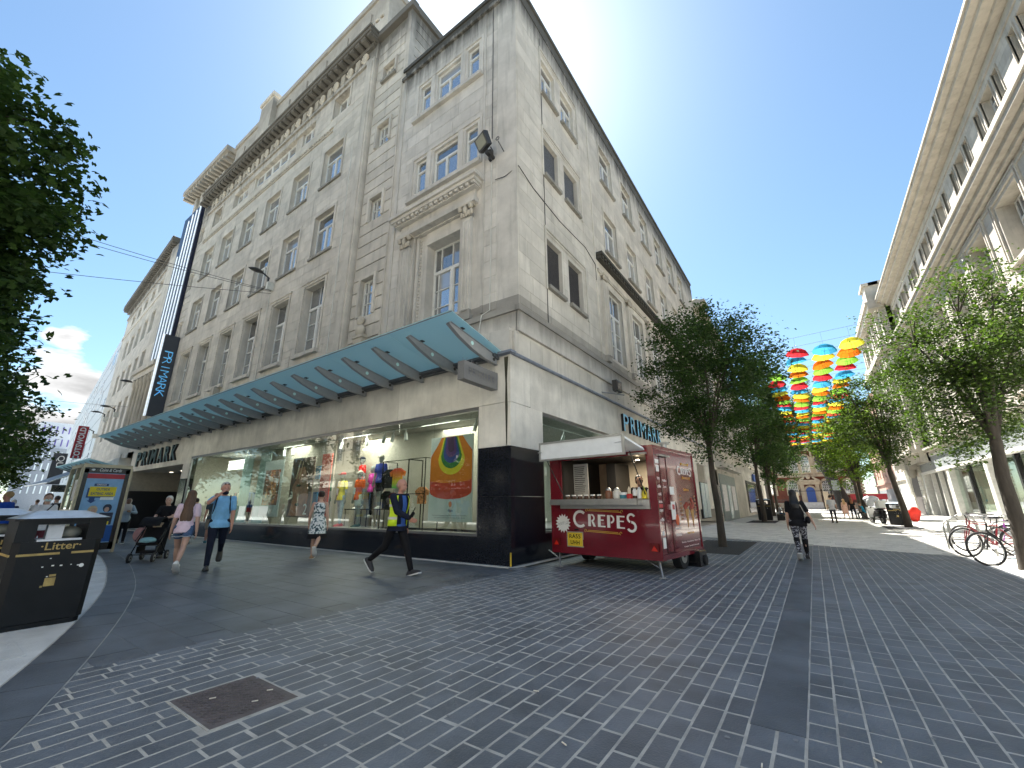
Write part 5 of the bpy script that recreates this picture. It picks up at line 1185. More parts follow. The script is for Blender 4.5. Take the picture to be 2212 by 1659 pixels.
def person(label, x, y, facing, h=1.72, legs=(20, 5, -20, 25), lean=3, lh=(.03, .05, -.33), rh=(.03, .03, -.33), shirt=None, sleeve='short', trousers=None, shorts=None, dress=None, shoes=None, hair=None, hairc=None, skin=None, build=1., vox=.012, group=None, sit=None, extras=None, name='person', head_turn=0, head_down=0, face=True, cat='person', z0=0, hem=.5, jacket=None, coll=None, fem=False, mask=None, capc=None, glasses=None, base=None, bald=False):
    """facing: degrees, 0 looks along +Y, positive turns left; legs = left thigh, left knee, right thigh, right knee (deg, forward +)"""
    skin = skin or skin_l; H = h; ln = R_(lean); B = build
    shw = (.094 if fem else .105)*H*(1+.1*(B-1)); hpw = .05*H
    def tilt(p, o):    # lean trunk about the hips
        v = Vector(p)-o; return o+Matrix.Rotation(-ln, 3, 'X') @ v
    def leg(s, th, kn):
        hip = Vector((s*hpw, 0, 0)); a = R_(th); k = hip+Vector((s*.004*H, math.sin(a), -math.cos(a)))*.245*H; b = R_(th-kn)
        an = k+Vector((0, math.sin(b), -math.cos(b)))*.24*H; return hip, k, an, b
    Lg = [leg(-1, legs[0], legs[1]), leg(1, legs[2], legs[3])]
    low = min(l[2].z for l in Lg); hz = -low+.045*H
    if sit: hz = sit
    off_ = Vector((0, 0, hz)); hips = off_.copy(); Lg = [(a+off_, b+off_, c+off_, d) for a, b, c, d in Lg]
    P = lambda *p: tilt(hips+Vector(p), hips)
    waist = P(0, 0, .10*H); chest = P(0, .005*H, .2*H); sh = P(0, 0, .285*H); neck = P(0, 0, .315*H); headc = P(0, .012*H, .390*H)
    def ring(c, rx, ry, n=14, q=None):
        q = q or Matrix.Rotation(-ln, 3, 'X'); return [c+q @ Vector((rx*math.cos(2*math.pi*i/n), ry*math.sin(2*math.pi*i/n), 0)) for i in range(n)]
    bl = B
    secs = [(P(0, 0, -.055*H), .060, .050), (P(0, 0, -.02*H), .083, .064), (P(0, 0, .03*H), .084*(1.04 if fem else 1), .062), (waist, .072*(.9 if fem else 1)*bl, .052*bl**1.5), (P(0, .006*H, .15*H), .080*bl**.5, .060*bl), (chest, .088, .062*bl**.5), (P(0, 0, .25*H), .096 if not fem else .085, .055), (P(0, 0, .285*H), .075, .042), (P(0, 0, .305*H), .036, .033)]
    def trunk(mb, k=1., z0_=0, z1_=99, add=0., mi=0):
        mb.rings([ring(c, rx*H*k+add, ry*H*k+add) for c, rx, ry in secs[z0_:z1_]], mi); return mb
    arms = []
    for s, hh in ((-1, lh), (1, rh)):
        S = P(s*shw*.93, 0, .272*H)
        tg = tilt(hips+Vector((s*(shw+hh[0]*H), hh[1]*H, .272*H+hh[2]*H)), hips) if len(hh) == 3 else Vector(hh[:3])+off_*0
        el, hd = ik(S, tg, .168*H, .15*H, (s*.5, -1, -.2) if len(hh) == 3 and hh[2] < -.1 else (s*1., -.3, -1)); arms.append((S, el, hd))
    body = MB(); trunk(body)
    cap(body, P(0, -.002, .28*H), P(0, .01*H, .35*H), .031*H, .029*H)
    hq = (Matrix.Rotation(R_(head_turn), 3, 'Z') @ Matrix.Rotation(R_(-head_down)-ln, 3, 'X'))
    HP = lambda a, b, c: headc+hq @ Vector((a*H*1.08, b*H*1.08, c*H*1.08))
    body.ell(HP(0, -.004, .012), (.047*H, .057*H, .057*H), hq, 14, 10); body.ell(HP(0, .014, -.022), (.037*H, .039*H, .046*H), hq, 12, 8)
    if face:
        cap(body, HP(0, .048, .004), HP(0, .058, -.014), .005*H, .009*H, n=6); body.ell(HP(0, .045, -.034), (.016*H, .007*H, .006*H), hq, 8, 5)
        for s in (-1, 1): body.ell(HP(s*.043, -.004, -.006), (.007*H, .012*H, .018*H), hq, 7, 5); body.ell(HP(s*.016, .040, .014), (.012*H, .01*H, .005*H), hq, 6, 4)
    for (S, el, hd), s in zip(arms, (-1, 1)):
        cap(body, S, el, .029*H*B**.5, .023*H); cap(body, el, hd, .024*H, .0155*H)
        d = (hd-el).normalized(); side = Vector((s, 0, 0)); side = (side-d*side.dot(d)).normalized(); nrm = d.cross(side); pc = hd+d*.026*H
        q = Matrix((nrm, side, d)).transposed()
        body.ell(pc, (.025*H, .011*H, .031*H), q, 8, 6)
        for k in range(4):
            u = (k-1.5)*.0125*H; ln2 = (.036, .042, .040, .032)[k]*H; b0 = pc+nrm*u+d*.022*H; m1 = b0+d*ln2*.5-side*.003*H; cap(body, b0, m1, .0065*H, .006*H, n=6); cap(body, m1, m1+d*ln2*.42-side*ln2*.35, .006*H, .005*H, n=6)
        tb = pc+nrm*.018*H-d*.012*H; cap(body, tb, tb+nrm*.016*H+d*.026*H-side*.006*H, .0075*H, .006*H, n=6)
    for hp_, k, an, b in Lg:
        cap(body, hp_-Vector((0, 0, .02*H)), k, .047*H*(1.05 if fem else 1)*B**.4, .030*H); cap(body, k, k.lerp(an, .35)-Vector((0, .006*H, 0)), .029*H, .031*H); cap(body, k.lerp(an, .35)-Vector((0, .006*H, 0)), an, .031*H, .018*H)
        ft = Matrix.Rotation(b*.8, 3, 'X'); cap(body, an+ft @ Vector((0, -.012*H, -.022*H)), an+ft @ Vector((0, .085*H, -.03*H)), .018*H, .016*H, .8)
    root = thing(name, label, cat, (x, y, z0), R_(facing), group)
    bm_ = remesh(body, 'body', vox, 2); bm_.materials.append(skin); bo = link('body', bm_, None, root)
    # clothes
    if trousers or shorts:
        t = MB(); m_ = trousers or shorts; t.rings([ring(c, rx*H+.012, ry*H+.012) for c, rx, ry in secs[0:4]])
        for hp_, k, an, b in Lg:
            if trousers: cap(t, hp_-Vector((0, 0, .01)), k, .056*H*B**.4, .038*H); cap(t, k, an+Vector((0, 0, .01*H)), .038*H, .028*H)
            else: cap(t, hp_, hp_.lerp(k, hem), .058*H, .055*H)
        tm = remesh(t, 'trousers' if trousers else 'shorts', vox, 5); tm.materials.append(m_); link('trousers' if trousers else 'shorts', tm, None, root)
    def top(m_, nm, add, slv, z0_=1, open_=False):
        t = MB(); lo_ = [(P(0, 0, -.06*H), .094*B**.4, .078*B**.4), (P(0, 0, -.01*H), .094*B**.4, .076*B**.5)] if z0_ else [(P(0, 0, -.07*H), .096, .08)]; t.rings([ring(c, rx*H+add, ry*H+add) for c, rx, ry in lo_+secs[2:9]])
        for S, el, hd in arms:
            if slv == 'short': cap(t, S, S.lerp(el, .7), .032*H+add*.4, .031*H+add*.4)
            elif slv == 'long': cap(t, S, el, .034*H+add*.5, .028*H+add*.5); cap(t, el, el.lerp(hd, .95), .028*H+add*.5, .021*H+add*.5)
            elif slv == 'none': cap(t, S, S.lerp(el, .1), .03*H, .03*H)
        me_ = remesh(t, nm, vox, 5); me_.materials.append(m_); return link(nm, me_, None, root)
    if shirt: top(shirt, 'shirt', .014, sleeve)
    if jacket: top(jacket, 'jacket', .024, 'long', 0)
    if dress:
        t = MB(); cs = [(P(0, 0, .29*H), .06, .04), (P(0, 0, .25*H), .088, .058), (chest, .088, .064), (waist, .07, .056), (hips+Vector((0, 0, .02*H)), .098, .08), (hips-Vector((0, 0, .1*H)), .118, .105), (hips-Vector((0, 0, .17*H)), .128, .115)]
        t.rings([ring(c, rx*H+.008, ry*H+.008) for c, rx, ry in cs]); me_ = remesh(t, 'dress', vox, 3); me_.materials.append(dress[0]); do = link('dress', me_, None, root)
        t = MB(); t.rings([ring(c, rx*H+.012, ry*H+.012) for c, rx, ry in ((hips-Vector((0, 0, .165*H)), .128, .115), (hips-Vector((0, 0, .235*H)), .137, .124))]); obj('hem_band', t, dress[1], do)
    for (hp_, k, an, b) in Lg:
        if not shoes: break
        ft = Matrix.Rotation(b*.85, 3, 'X'); t = MB(); A_ = lambda u, v, w_: an+ft @ Vector((u*H, v*H, w_*H))
        prof = [(-.05, .022, .03), (-.032, .028, .052), (.015, .029, .054), (.05, .031, .04), (.09, .030, .03), (.115, .018, .018)]
        t.rings([[A_(w_*math.cos(a), yy, -.044+.002+max(0, hh_*(math.sin(a)+.0))) for a in [i*math.pi/6 for i in range(7)]]+[A_(w_*.9, yy, -.044), A_(-w_*.9, yy, -.044)][::-1] for yy, w_, hh_ in prof])
        so_ = obj('shoe', t, shoes[0], root)
        t = MB(); t.rings([[A_(w_, yy, -.046+.008), A_(-w_, yy, -.046+.008), A_(-w_, yy, -.05-.001), A_(w_, yy, -.05-.001)] for yy, w_ in ((-.053, .021), (-.035, .029), (.06, .033), (.1, .031), (.12, .018))]); obj('sole', t, shoes[1], so_)
    if hair:
        hc = hairc; t = MB()
        if hair != 'fringe': t.ell(HP(0, -.014, .024), (.052*H, .056*H, .057*H), hq, 14, 10)
        if hair == 'fringe': t.ell(HP(0, -.022, .0), (.050*H, .046*H, .037*H), hq, 12, 8)
        if hair == 'bun': t.ell(HP(0, -.066, .045), (.026*H, .026*H, .024*H), hq)
        if hair in ('long', 'verylong'):
            e = .2 if hair == 'long' else .37
            def hr(z_, wx, wy, yo): return [HP(0, yo, 0)+Vector((wx*H*math.cos(2*math.pi*i/12), wy*H*math.sin(2*math.pi*i/12), z_*H)) for i in range(12)]
            kx_ = 1 if hair == 'verylong' else .55; t.rings([hr(.03, .045, .04, -.02), hr(-.03, .052, .04, -.028), hr(-.09, .060, .038, -.04-.015*kx_), hr(-e*.7, .068, .034, -.062-.035*kx_), hr(-e, .05, .022, -.066-.045*kx_)])
        if hair == 'bob': t.ell(HP(0, -.012, -.005), (.054*H, .05*H, .055*H), hq); 
        me_ = remesh(t, 'hair', max(.008, vox*.8), 2); me_.materials.append(hc); link('hair', me_, None, root)
    if face:
        t = MB()
        for s in (-1, 1): t.ell(HP(s*.016, .0445, .006), (.0065*H, .004*H, .004*H), hq, 6, 4)
        obj('eye', t, sm('eye_dark', (.02, .015, .01), rough=.2), root)
    if glasses:
        t = MB()
        for s in (-1, 1): t.path([HP(s*.018+.014*math.cos(a), .056, .006+glasses+.010*math.sin(a)) for a in [i*math.pi/4 for i in range(8)]], .0018*H, 4, closed=True); t.tube(HP(s*.034, .052, .008+glasses), HP(s*.046, -.002, .008+glasses), .0018*H, n=4)
        obj('glasses', t, cbl, root)
    if mask: t = MB(); t.ell(HP(0, .026, mask[1]), (.036*H, .036*H, .026*H), hq); obj('face_mask', t, mask[0], root)
    if capc: t = MB(); t.ell(HP(0, -.004, .04), (.05*H, .058*H, .038*H), hq); t.ell(HP(0, .055, .03), (.04*H, .045*H, .008*H), hq); obj('cap', t, capc, root)
    inf = dict(P=P, HP=HP, arms=arms, legs=Lg, H=H, ring=ring, secs=secs, root=root, hips=hips)
    if extras: extras(inf)
    return root
def strap(i, pts, r=.012, m=None, nm='strap', fl=1): t = MB().path(pts, r, 6); obj(nm, t, m or cbl, i['root'])
white_c = cloth('white_cotton', (.66, .66, .68)); blk_c = cloth('black_cloth', (.012, .012, .014), amt=.2); navy_c = cloth('navy_cloth', (.012, .016, .032)); denim = cloth('denim', (.07, .12, .22), amt=.3, sc=25)
wsole = sm('white_rubber', (.7, .7, .68), rough=.5); bsole = sm('black_rubber', (.02, .02, .02), rough=.6)
# pattern materials
def pattern(name, c1, c2, sc, thr=.5, c3=None):
    m, t, b = nodes(name); n = t.nodes.new('ShaderNodeTexNoise'); n.inputs['Scale'].default_value = sc; n.inputs['Detail'].default_value = 2
    cdn = t.nodes.new('ShaderNodeTexCoord'); t.links.new(cdn.outputs['Object'], n.inputs[0]); r = t.nodes.new('ShaderNodeValToRGB'); r.color_ramp.interpolation = 'CONSTANT'; t.links.new(n.outputs[0], r.inputs[0])
    e = r.color_ramp.elements; e[0].color = (*c1, 1); e[0].position = 0; e[1].color = (*c2, 1); e[1].position = thr
    if c3: x_ = e.new(thr+.07); x_.color = (*c3, 1)
    t.links.new(r.outputs[0], b.inputs['Base Color']); b.inputs['Roughness'].default_value = .85; return m
floral = pattern('floral_print', (.72, .74, .74), (.10, .20, .22), 19, .52, (.04, .06, .08)); lace = pattern('patterned_leggings', (.02, .02, .03), (.30, .30, .33), 26, .52)
# 1 hi-vis man
hivis = sm('hi_vis_yellow', (.55, .75, .02), rough=.5, emit=.02); reft = sm('reflective_tape', (.6, .6, .58), rough=.3)
def ex_hivis(i):
    H, ring, secs = i['H'], i['ring'], i['secs']
    obj('shirt_front', MB().rings([[c+Vector((x_*.05, ry*H+.034+.004*(1-abs(x_)), 0)) for x_ in (-1, -.5, 0, .5, 1)]+[c+Vector((x_*.05, ry*H+.01, 0)) for x_ in (1, .5, 0, -.5, -1)] for c, rx, ry in secs[1:8]]), cloth('blue_shirt', (.05, .12, .38)), i['root'])
    t = MB(); sec = [(c, rx*H+.052, ry*H+.052) for c, rx, ry in secs[1:8]]
    rs = []
    for c, rx, ry in sec:
        r_ = [c+Vector((rx*math.cos(a), ry*math.sin(a), 0)) for a in [R_(135+k*270/14) for k in range(15)]]; rs.append(r_)
    vs = [p for r_ in rs for p in r_]; n = 15
    t.add(vs, [(a*n+k, a*n+k+1, (a+1)*n+k+1, (a+1)*n+k) for a in range(len(rs)-1) for k in range(n-1)], 0, True)
    v_ = obj('hi_vis_vest', t, hivis, i['root']); v_.modifiers.new('s', 'SOLIDIFY').thickness = .008
    for j_ in (1.2, 3.4):
        k0 = int(j_); f_ = j_-k0; t = MB(); a0 = [rs[k0][k].lerp(rs[k0+1][k], f_) for k in range(n)]; cc0 = sec[k0][0]
        up = Vector((0, 0, .05)); o = [p+(p-sec[k0][0]).normalized()*.012 for p in a0]
        t.add(o+[p+up for p in o], [(k, k+1, n+k+1, n+k) for k in range(n-1)], 0, True); obj('reflective_band', t, reft, v_)
    hd = i['arms'][1][2]; obj('radio', MB().box(-.03, .03, -.02, .02, -.05, .1, M=Matrix.Translation(hd+Vector((0, .05, .02))) @ Matrix.Rotation(-.6, 4, 'X')).tube(hd+Vector((.02, .1, .1)), hd+Vector((.02, .16, .2)), .008, n=5), blk_c, i['root'])
person('bald man in a yellow hi-vis vest and navy jacket striding past the show window', -7.02, 5.92, -83, 1.93, (24, 6, -24, 30), 3, (.02, .02, -.33), (-.03, .22, -.20), shirt=cloth('blue_shirt', (.05, .12, .38)), trousers=blk_c, jacket=navy_c, shoes=(sm('trainer_black', (.03, .03, .035), rough=.6), wsole), skin=skin_r, vox=.009, glasses=.0, extras=ex_hivis, sleeve='long', hair='fringe', hairc=sm('grey_stubble', (.35, .26, .22), rough=.9))
# sleeves of his navy jacket come as an extra layer
def pack(i, m, w_=.16, d=.12, h_=.22, nm='backpack'):
    P, H = i['P'], i['H']; c = P(0, -.085*H-.05, .17*H); q = MB().cbox(-w_, w_, -d/2, d/2, -h_, h_, .05).xf(Matrix.Translation(c)); b = obj(nm, q, m, i['root'])
    for s in (-1, 1): strap(i, [P(s*.06*H, -.07*H, .27*H), P(s*.065*H, -.02*H, .305*H), P(s*.066*H, .05*H, .275*H), P(s*.075*H, .073*H, .2*H), P(s*.085*H, .03*H, .1*H)], .014, m)
def ex_man(i): pack(i, cloth('navy_bag', (.02, .03, .05)), .13, .1, .2); obj('sunglasses', MB().ell(i['HP'](-.017, .035, .05), (.022, .02, .014)).ell(i['HP'](.017, .035, .05), (.022, .02, .014)), sm('lens_dark', (.02, .02, .02), rough=.1), i['root'])
# facing: the camera, roughly (-? ) he walks towards us
person('grey haired man in a light blue T-shirt, hand raised to the mask on his chin', -11.05, 4.25, -112, 1.88, (-24, 35, 14, 4), 2, (.02, .03, -.33), (-.075, .17, .065), shirt=cloth('sky_blue_tee', (.20, .45, .72)), trousers=navy_c, shoes=(sm('shoe_black', (.02, .02, .02), rough=.5), bsole), hair='short', hairc=sm('hair_grey', (.45, .43, .4), rough=.8), skin=skin_r, build=1.22, vox=.009, mask=(navy_c, -.045), extras=ex_man, head_turn=12)
def ex_girl(i):
    t = MB(); 
    for hp_, k, an, b in i['legs']:
        c = hp_.lerp(k, .42); t.path([c+Vector((.062*i['H']*math.cos(a), .06*i['H']*math.sin(a), .006*math.sin(a*5))) for a in [q*math.pi/7 for q in range(14)]], .009, 5, closed=True)
    obj('frayed_hem', t, sm('frayed_white', (.5, .55, .6)), i['root'])
person('girl with very long brown hair, pale pink T-shirt and frayed denim shorts, walking away', -11.3, 3.68, 62, 1.76, (26, 4, -32, 18), 12, (.05, .10, -.30), (.04, .0, -.33), shirt=cloth('pale_pink_tee', (.72, .56, .64)), shorts=denim, shoes=(sm('trainer_white', (.72, .72, .68), rough=.5), wsole), hair='verylong', hairc=sm('hair_brown', (.10, .055, .03), rough=.6, amt=.3, sc=30, stretch=(1, 1, .1)), fem=True, vox=.009, extras=ex_girl, hem=.36)
person('woman with a dark hair bun in a sleeveless white floral dress with a black hem', -10.8, 6.47, 48, 1.71, (10, 4, -22, 40), 1, (.05, .07, -.30), (.04, .03, -.33), dress=(floral, blk_c), shoes=(sm('sandal_tan', (.35, .22, .13), rough=.6), wsole), hair='bun', hairc=sm('hair_dark', (.025, .015, .012), rough=.6), fem=True, build=1.1, vox=.009)
def ex_bag(side, m, drop=.0, w_=.17, h_=.32, d=.1, nm='paper_bag'):
    def f(i):
        hd = i['arms'][side][2]; obj(nm, MB().box(-d/2, d/2, -w_, w_, -h_-.12, -.12).tube((0, -w_*.5, -.12), (0, 0, 0), .006, n=4).tube((0, w_*.5, -.12), (0, 0, 0), .006, n=4).xf(Matrix.Translation(hd)), m, i['root'])
    return f
kraft = cloth('kraft_paper', (.36, .28, .19), amt=.15)
person('white haired woman in a black top pushing a black pushchair', -14.7, 4.33, -125, 1.62, (12, 6, -14, 12), 6, (-.02, .24, -.14), (-.02, .24, -.14), shirt=blk_c, trousers=blk_c, shoes=(sm('shoe_black', (.02, .02, .02)), bsole), hair='bob', hairc=sm('hair_white', (.6, .58, .52), rough=.8), fem=True, build=1.15)
person('woman with dark tied hair in a white top walking behind the pushchair', -19.3, 6.5, 60, 1.66, shirt=white_c, trousers=denim, shoes=(wsole, wsole), hair='bun', hairc=sm('hair_dark', (.025, .015, .012)), fem=True)
def ex_cross(m):
    def f(i): P, H = i['P'], i['H']; strap(i, [P(-.07*H, .02*H, .3*H), P(-.03*H, .075*H, .24*H), P(.05*H, .085*H, .1*H), P(.1*H, .03*H, .0)], .012, m); strap(i, [P(-.07*H, .02*H, .3*H), P(-.03*H, -.07*H, .25*H), P(.05*H, -.075*H, .12*H), P(.1*H, 0, 0)], .012, m); obj('shoulder_bag', MB().cbox(-.05, .05, -.12, .12, -.1, .1, .03).xf(Matrix.Translation(P(.125*H, 0, -.02*H))), m, i['root'])
    return f
person('balding man in a grey T-shirt with a bag strap across his back and beige shorts', -18.6, 6.9, 75, 1.84, (14, 5, -14, 18), 4, shirt=cloth('slate_tee', (.06, .08, .09)), shorts=cloth('beige_shorts', (.3, .25, .2)), shoes=(sm('trainer_teal', (.05, .15, .18)), wsole), hair='fringe', hairc=sm('hair_dark', (.02, .015, .01)), skin=skin_r, build=1.15, extras=ex_cross(blk_c), hem=.9)
def ex_hijab(i):
    H = i['H']; t = MB(); t.ell(i['HP'](0, -.01, .0), (.055*H, .055*H, .07*H)); t.rings([i['ring'](i['P'](0, 0, z_*H), a*H, b*H) for z_, a, b in ((.34, .05, .05), (.28, .1, .07), (.22, .11, .08), (.16, .1, .07))]); obj('headscarf', t, cloth('pale_scarf', (.5, .44, .4)), i['root']); ex_bag(1, kraft, w_=.25, h_=.34)(i)
person('woman in a pale headscarf carrying a large brown paper bag by the kiosk', -21.3, 5.0, -105, 1.66, (14, 4, -16, 20), 3, (-.02, .18, -.1), (.05, .1, -.22), shirt=cloth('pale_denim_top', (.30, .36, .42)), sleeve='long', trousers=blk_c, shoes=(bsole, wsole), skin=skin_d, fem=True, extras=ex_hijab)
# woman in black, seen from behind on the right
def ex_wb(i):
    P, H = i['P'], i['H']; strap(i, [P(.05*H, -.06*H, .29*H), P(.08*H, -.075*H, .2*H), P(.12*H, -.06*H, .06*H)], .009, sm('chain', (.4, .38, .34), metal=.8, rough=.3)); obj('handbag', MB().ell(P(.13*H, -.05*H, .03*H), (.06, .13, .09)), blk_c, i['root'])
    obj('shirt_print', text_mb('SPIRIT', .05, .16, .004, .01), sm('grey_print', (.25, .25, .25)), i['root'], WM[i['root']] @ Matrix.Translation(P(0, -.088*H, .12*H))) if 0 else None
    for hp_, k, an, b in i['legs']: obj('legging_cuff', cap(MB(), k.lerp(an, .05), k.lerp(an, .86), .041*H, .027*H), blk_c, i['root'])
person('woman with long black hair, black T-shirt and patterned leggings walking away up the lane', -.42, 12.95, 4, 1.67, (-20, 24, 16, 4), 2, (.03, .03, -.32), (.10, .04, -.30), shirt=blk_c, trousers=lace, shoes=(sm('trainer_black', (.03, .03, .035)), wsole), hair='long', hairc=sm('hair_black', (.006, .006, .007), rough=.5), fem=True, build=1.4, vox=.01, extras=ex_wb)
person('man in a white shirt and grey trousers walking away down the middle of the lane', .92, 36.2, 2, 1.80, (12, 2, -14, 12), 2, shirt=white_c, trousers=cloth('grey_trousers', (.07, .07, .08)), shoes=(bsole, bsole), hair='short', hairc=sm('hair_dark', (.025, .015, .012)), build=1.2, vox=.016)
person('blonde woman in a pale pink dress beside the man in the white shirt', 1.95, 44, 10, 1.62, dress=(cloth('peach_dress', (.55, .35, .28)), cloth('peach_dress', (.55, .35, .28))), shoes=(wsole, wsole), hair='long', hairc=sm('hair_blonde', (.4, .26, .12)), fem=True, vox=.02)
person('woman with long reddish hair in dark clothes carrying a white bag down the lane', 2.5, 45, 4, 1.7, shirt=blk_c, trousers=navy_c, shoes=(bsole, bsole), hair='long', hairc=sm('hair_auburn', (.22, .09, .04)), fem=True, vox=.02, extras=ex_bag(1, white_c))
person('person in black with an orange band across the shoulders near the blue door', -1.25, 43, 180, 1.75, shirt=blk_c, trousers=blk_c, shoes=(bsole, bsole), hair='long', hairc=sm('hair_black', (.006, .006, .007)), fem=True, vox=.02, extras=lambda i: obj('orange_scarf', MB().rings([i['ring'](i['P'](0, 0, z_*i['H']), a, .12) for z_, a in ((.24, .22), (.3, .16))]), sm('orange_cloth', (.7, .22, .02)), i['root']))
# benches and seated people in the lane
def bench(label, x, y, rz, grp='benches along the lane'):
    b = thing('bench', label, 'bench', (x, y, 0), R_(rz), grp); M0 = WM[b]
    for k in range(4): obj('slat', MB().box(-.8, .8, -.2+k*.11, -.11+k*.11, .42, .46), sm('bench_timber', (.16, .1, .06), rough=.7), b)
    for k in range(3): obj('slat', MB().box(-.8, .8, .24+k*.02, .26+k*.02, .55+k*.12, .64+k*.12), sm('bench_timber', (.16, .1, .06), rough=.7), b)
    for s in (-.65, .65): obj('leg', MB().box(s-.03, s+.03, -.2, .25, 0, .42).box(s-.03, s+.03, .2, .27, .42, .9), blk, b)
bench('timber slatted bench beside the left litter bin', -2.3, 39.5, -90); bench('timber slatted bench on the right of the lane by the scooter', 3.3, 46, 90)
person('person in a white top sitting on the bench beside the left litter bin', -2.3, 39.5, -90, 1.65, (82, 85, 82, 85), 5, (.02, .2, -.2), (.02, .2, -.2), shirt=white_c, trousers=denim, shoes=(wsole, wsole), hair='bob', hairc=sm('hair_white', (.6, .58, .52)), fem=True, vox=.02, sit=.5)
person('person in a bright blue top sitting reading on the right hand bench', 3.25, 46, 90, 1.7, (82, 85, 82, 85), 14, (-.02, .24, -.12), (-.02, .24, -.12), shirt=cloth('cyan_top', (.03, .3, .5)), trousers=navy_c, shoes=(bsole, wsole), hair='short', hairc=sm('hair_brown', (.10, .055, .03)), vox=.02, sit=.5)
# the crowd on the left behind the bins
def ray_pt(dx, dist): pass
crowd_blue = cloth('royal_blue_tee', (.02, .08, .42))
person('ginger bearded man in a royal blue T-shirt at the left edge behind the bins', -13.7, .55, -60, 1.80, (4, 2, -4, 4), 2, shirt=crowd_blue, trousers=blk_c, shoes=(bsole, bsole), hair='short', hairc=sm('hair_ginger', (.3, .1, .04)), skin=skin_r, build=1.2, head_down=8)
person('fair haired man in a royal blue T-shirt standing behind the woman in the white mask', -18.6, 1.75, 140, 1.76, (4, 2, -4, 4), 2, shirt=crowd_blue, trousers=navy_c, shoes=(bsole, bsole), hair='short', hairc=sm('hair_blonde', (.4, .26, .12)), skin=skin_r, vox=.015)
person('woman in a white T-shirt and pale face mask with a dark strap across her chest', -15.7, 2.12, -95, 1.66, (4, 2, -4, 6), 2, (-.04, .16, -.2), (-.04, .16, -.2), shirt=white_c, trousers=cloth('maroon_trousers', (.12, .03, .04)), shoes=(wsole, wsole), hair='short', hairc=sm('hair_brown', (.10, .055, .03)), fem=True, build=1.2, mask=(cloth('pale_mask', (.5, .65, .65)), -.02), extras=ex_cross(navy_c))
person('man in a white T-shirt with a black backpack and white cap in the crowd', -25.5, 3.7, 85, 1.78, (10, 4, -10, 8), 2, shirt=white_c, trousers=blk_c, shoes=(bsole, bsole), hair='short', hairc=sm('hair_dark', (.025, .015, .012)), capc=white_c, vox=.018, extras=lambda i: pack(i, blk_c))
cg = [(-24, 1.6, 'pink_top', (.5, .25, .25), 'woman with grey hair in a dusty pink top in the crowd'), (-27, 2.5, 'dark_red_top', (.2, .03, .05), 'person in a dark red top further back in the crowd'), (-30, 3.0, 'navy_top', (.02, .03, .08), 'person in navy further back in the crowd'), (-33, 4.4, 'cream_top', (.5, .46, .38), 'person in a cream top at the back of the crowd'), (-29, 4.2, 'black_top', (.02, .02, .02), 'person in black carrying a brown bag by the kiosk'), (-37, 4.6, 'white_top2', (.6, .6, .6), 'distant person in white beside the shops'), (-35, 2.4, 'teal_top', (.05, .2, .22), 'distant person in teal under the trees'), (-22, .9, 'blue_top3', (.02, .06, .3), 'person in dark blue behind the ginger bearded man'), (-40, 3.4, 'grey_top', (.2, .2, .21), 'farthest person in grey under the trees')]
for k, (x, y, nm_, c_, lb) in enumerate(cg):
    person(lb, x, y, rng.choice((80, -95, 100, -70)), rng.uniform(1.62, 1.8), (10, 4, -10, 10), 2, shirt=cloth(nm_, c_), trousers=rng.choice((navy_c, blk_c, denim)), shoes=(bsole, bsole), hair=rng.choice(('short', 'bob')), hairc=sm(rng.choice(('hair_dark', 'hair_brown', 'hair_grey')), (.03, .02, .02)), vox=.022, fem=k % 2 == 0, extras=ex_bag(1, kraft) if k == 4 else None)
# ---------------------------------------------------------------- crepe trailer
Bx = Vector((-2.56, .30, 0)).normalized()
MTR = T(-2.53, 8.57) @ Matrix.Rotation(math.atan2(-.30, 2.56), 4, 'Z')   # local x to the right along the front, origin near right corner
tr = thing('crepe_trailer', 'dark red crepe and waffle catering trailer with its white hatch open beside the store corner', 'trailer', M=MTR)
red = mat('trailer_red', (.165, .009, .018), rough=.13, amt=.14, sc=2.5, spec=.6, coat=.6); steel = mat('stainless_steel', (.5, .5, .49), rough=.3, metal=.9, amt=.1); alu = mat('aluminium_trim', (.45, .45, .44), rough=.4, metal=.7)
Lx, Dy, Zb, Zt = -2.56, 2.27, .32, 2.42
b = MB(); op = (-2.28, -.15, 1.30, 2.30)
for a0, a1, c0, c1 in subtract([(Lx, 0, Zb, Zt)], op): b.box(a0, a1, 0, .05, c0, c1)
b.box(Lx, Lx+.05, .05, Dy, Zb, Zt).box(-.05, 0, .05, Dy, Zb, Zt).box(Lx+.05, -.05, Dy-.05, Dy, Zb, Zt).box(Lx, 0, 0, Dy, Zt, Zt+.04).box(Lx, 0, 0, Dy, Zb-.03, Zb)
obj('body', b, red, tr); 
b = MB()
for x_ in (Lx, 0): b.box(x_-.02, x_+.02, -.015, .02, Zb-.02, Zt+.05)
b.box(Lx-.01, .012, -.02, .02, Zt, Zt+.06).box(-.02, .02, Dy-.02, Dy+.02, Zb, Zt+.05).box(-.02, .02, 0, Dy, Zt, Zt+.06).box(Lx-.01, .01, -.02, .0, Zb-.05, Zb+.06).box(.0, .015, 0, Dy, Zb-.05, Zb+.05)
obj('corner_trim', b, red, tr)
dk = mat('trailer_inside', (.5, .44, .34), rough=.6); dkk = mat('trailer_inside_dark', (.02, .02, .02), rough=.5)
obj('inner_lining', MB().box(Lx+.06, -.06, Dy-.12, Dy-.06, Zb, Zt).box(Lx+.06, -.06, .06, Dy-.06, Zb+.01, Zb+.05), dk, tr)
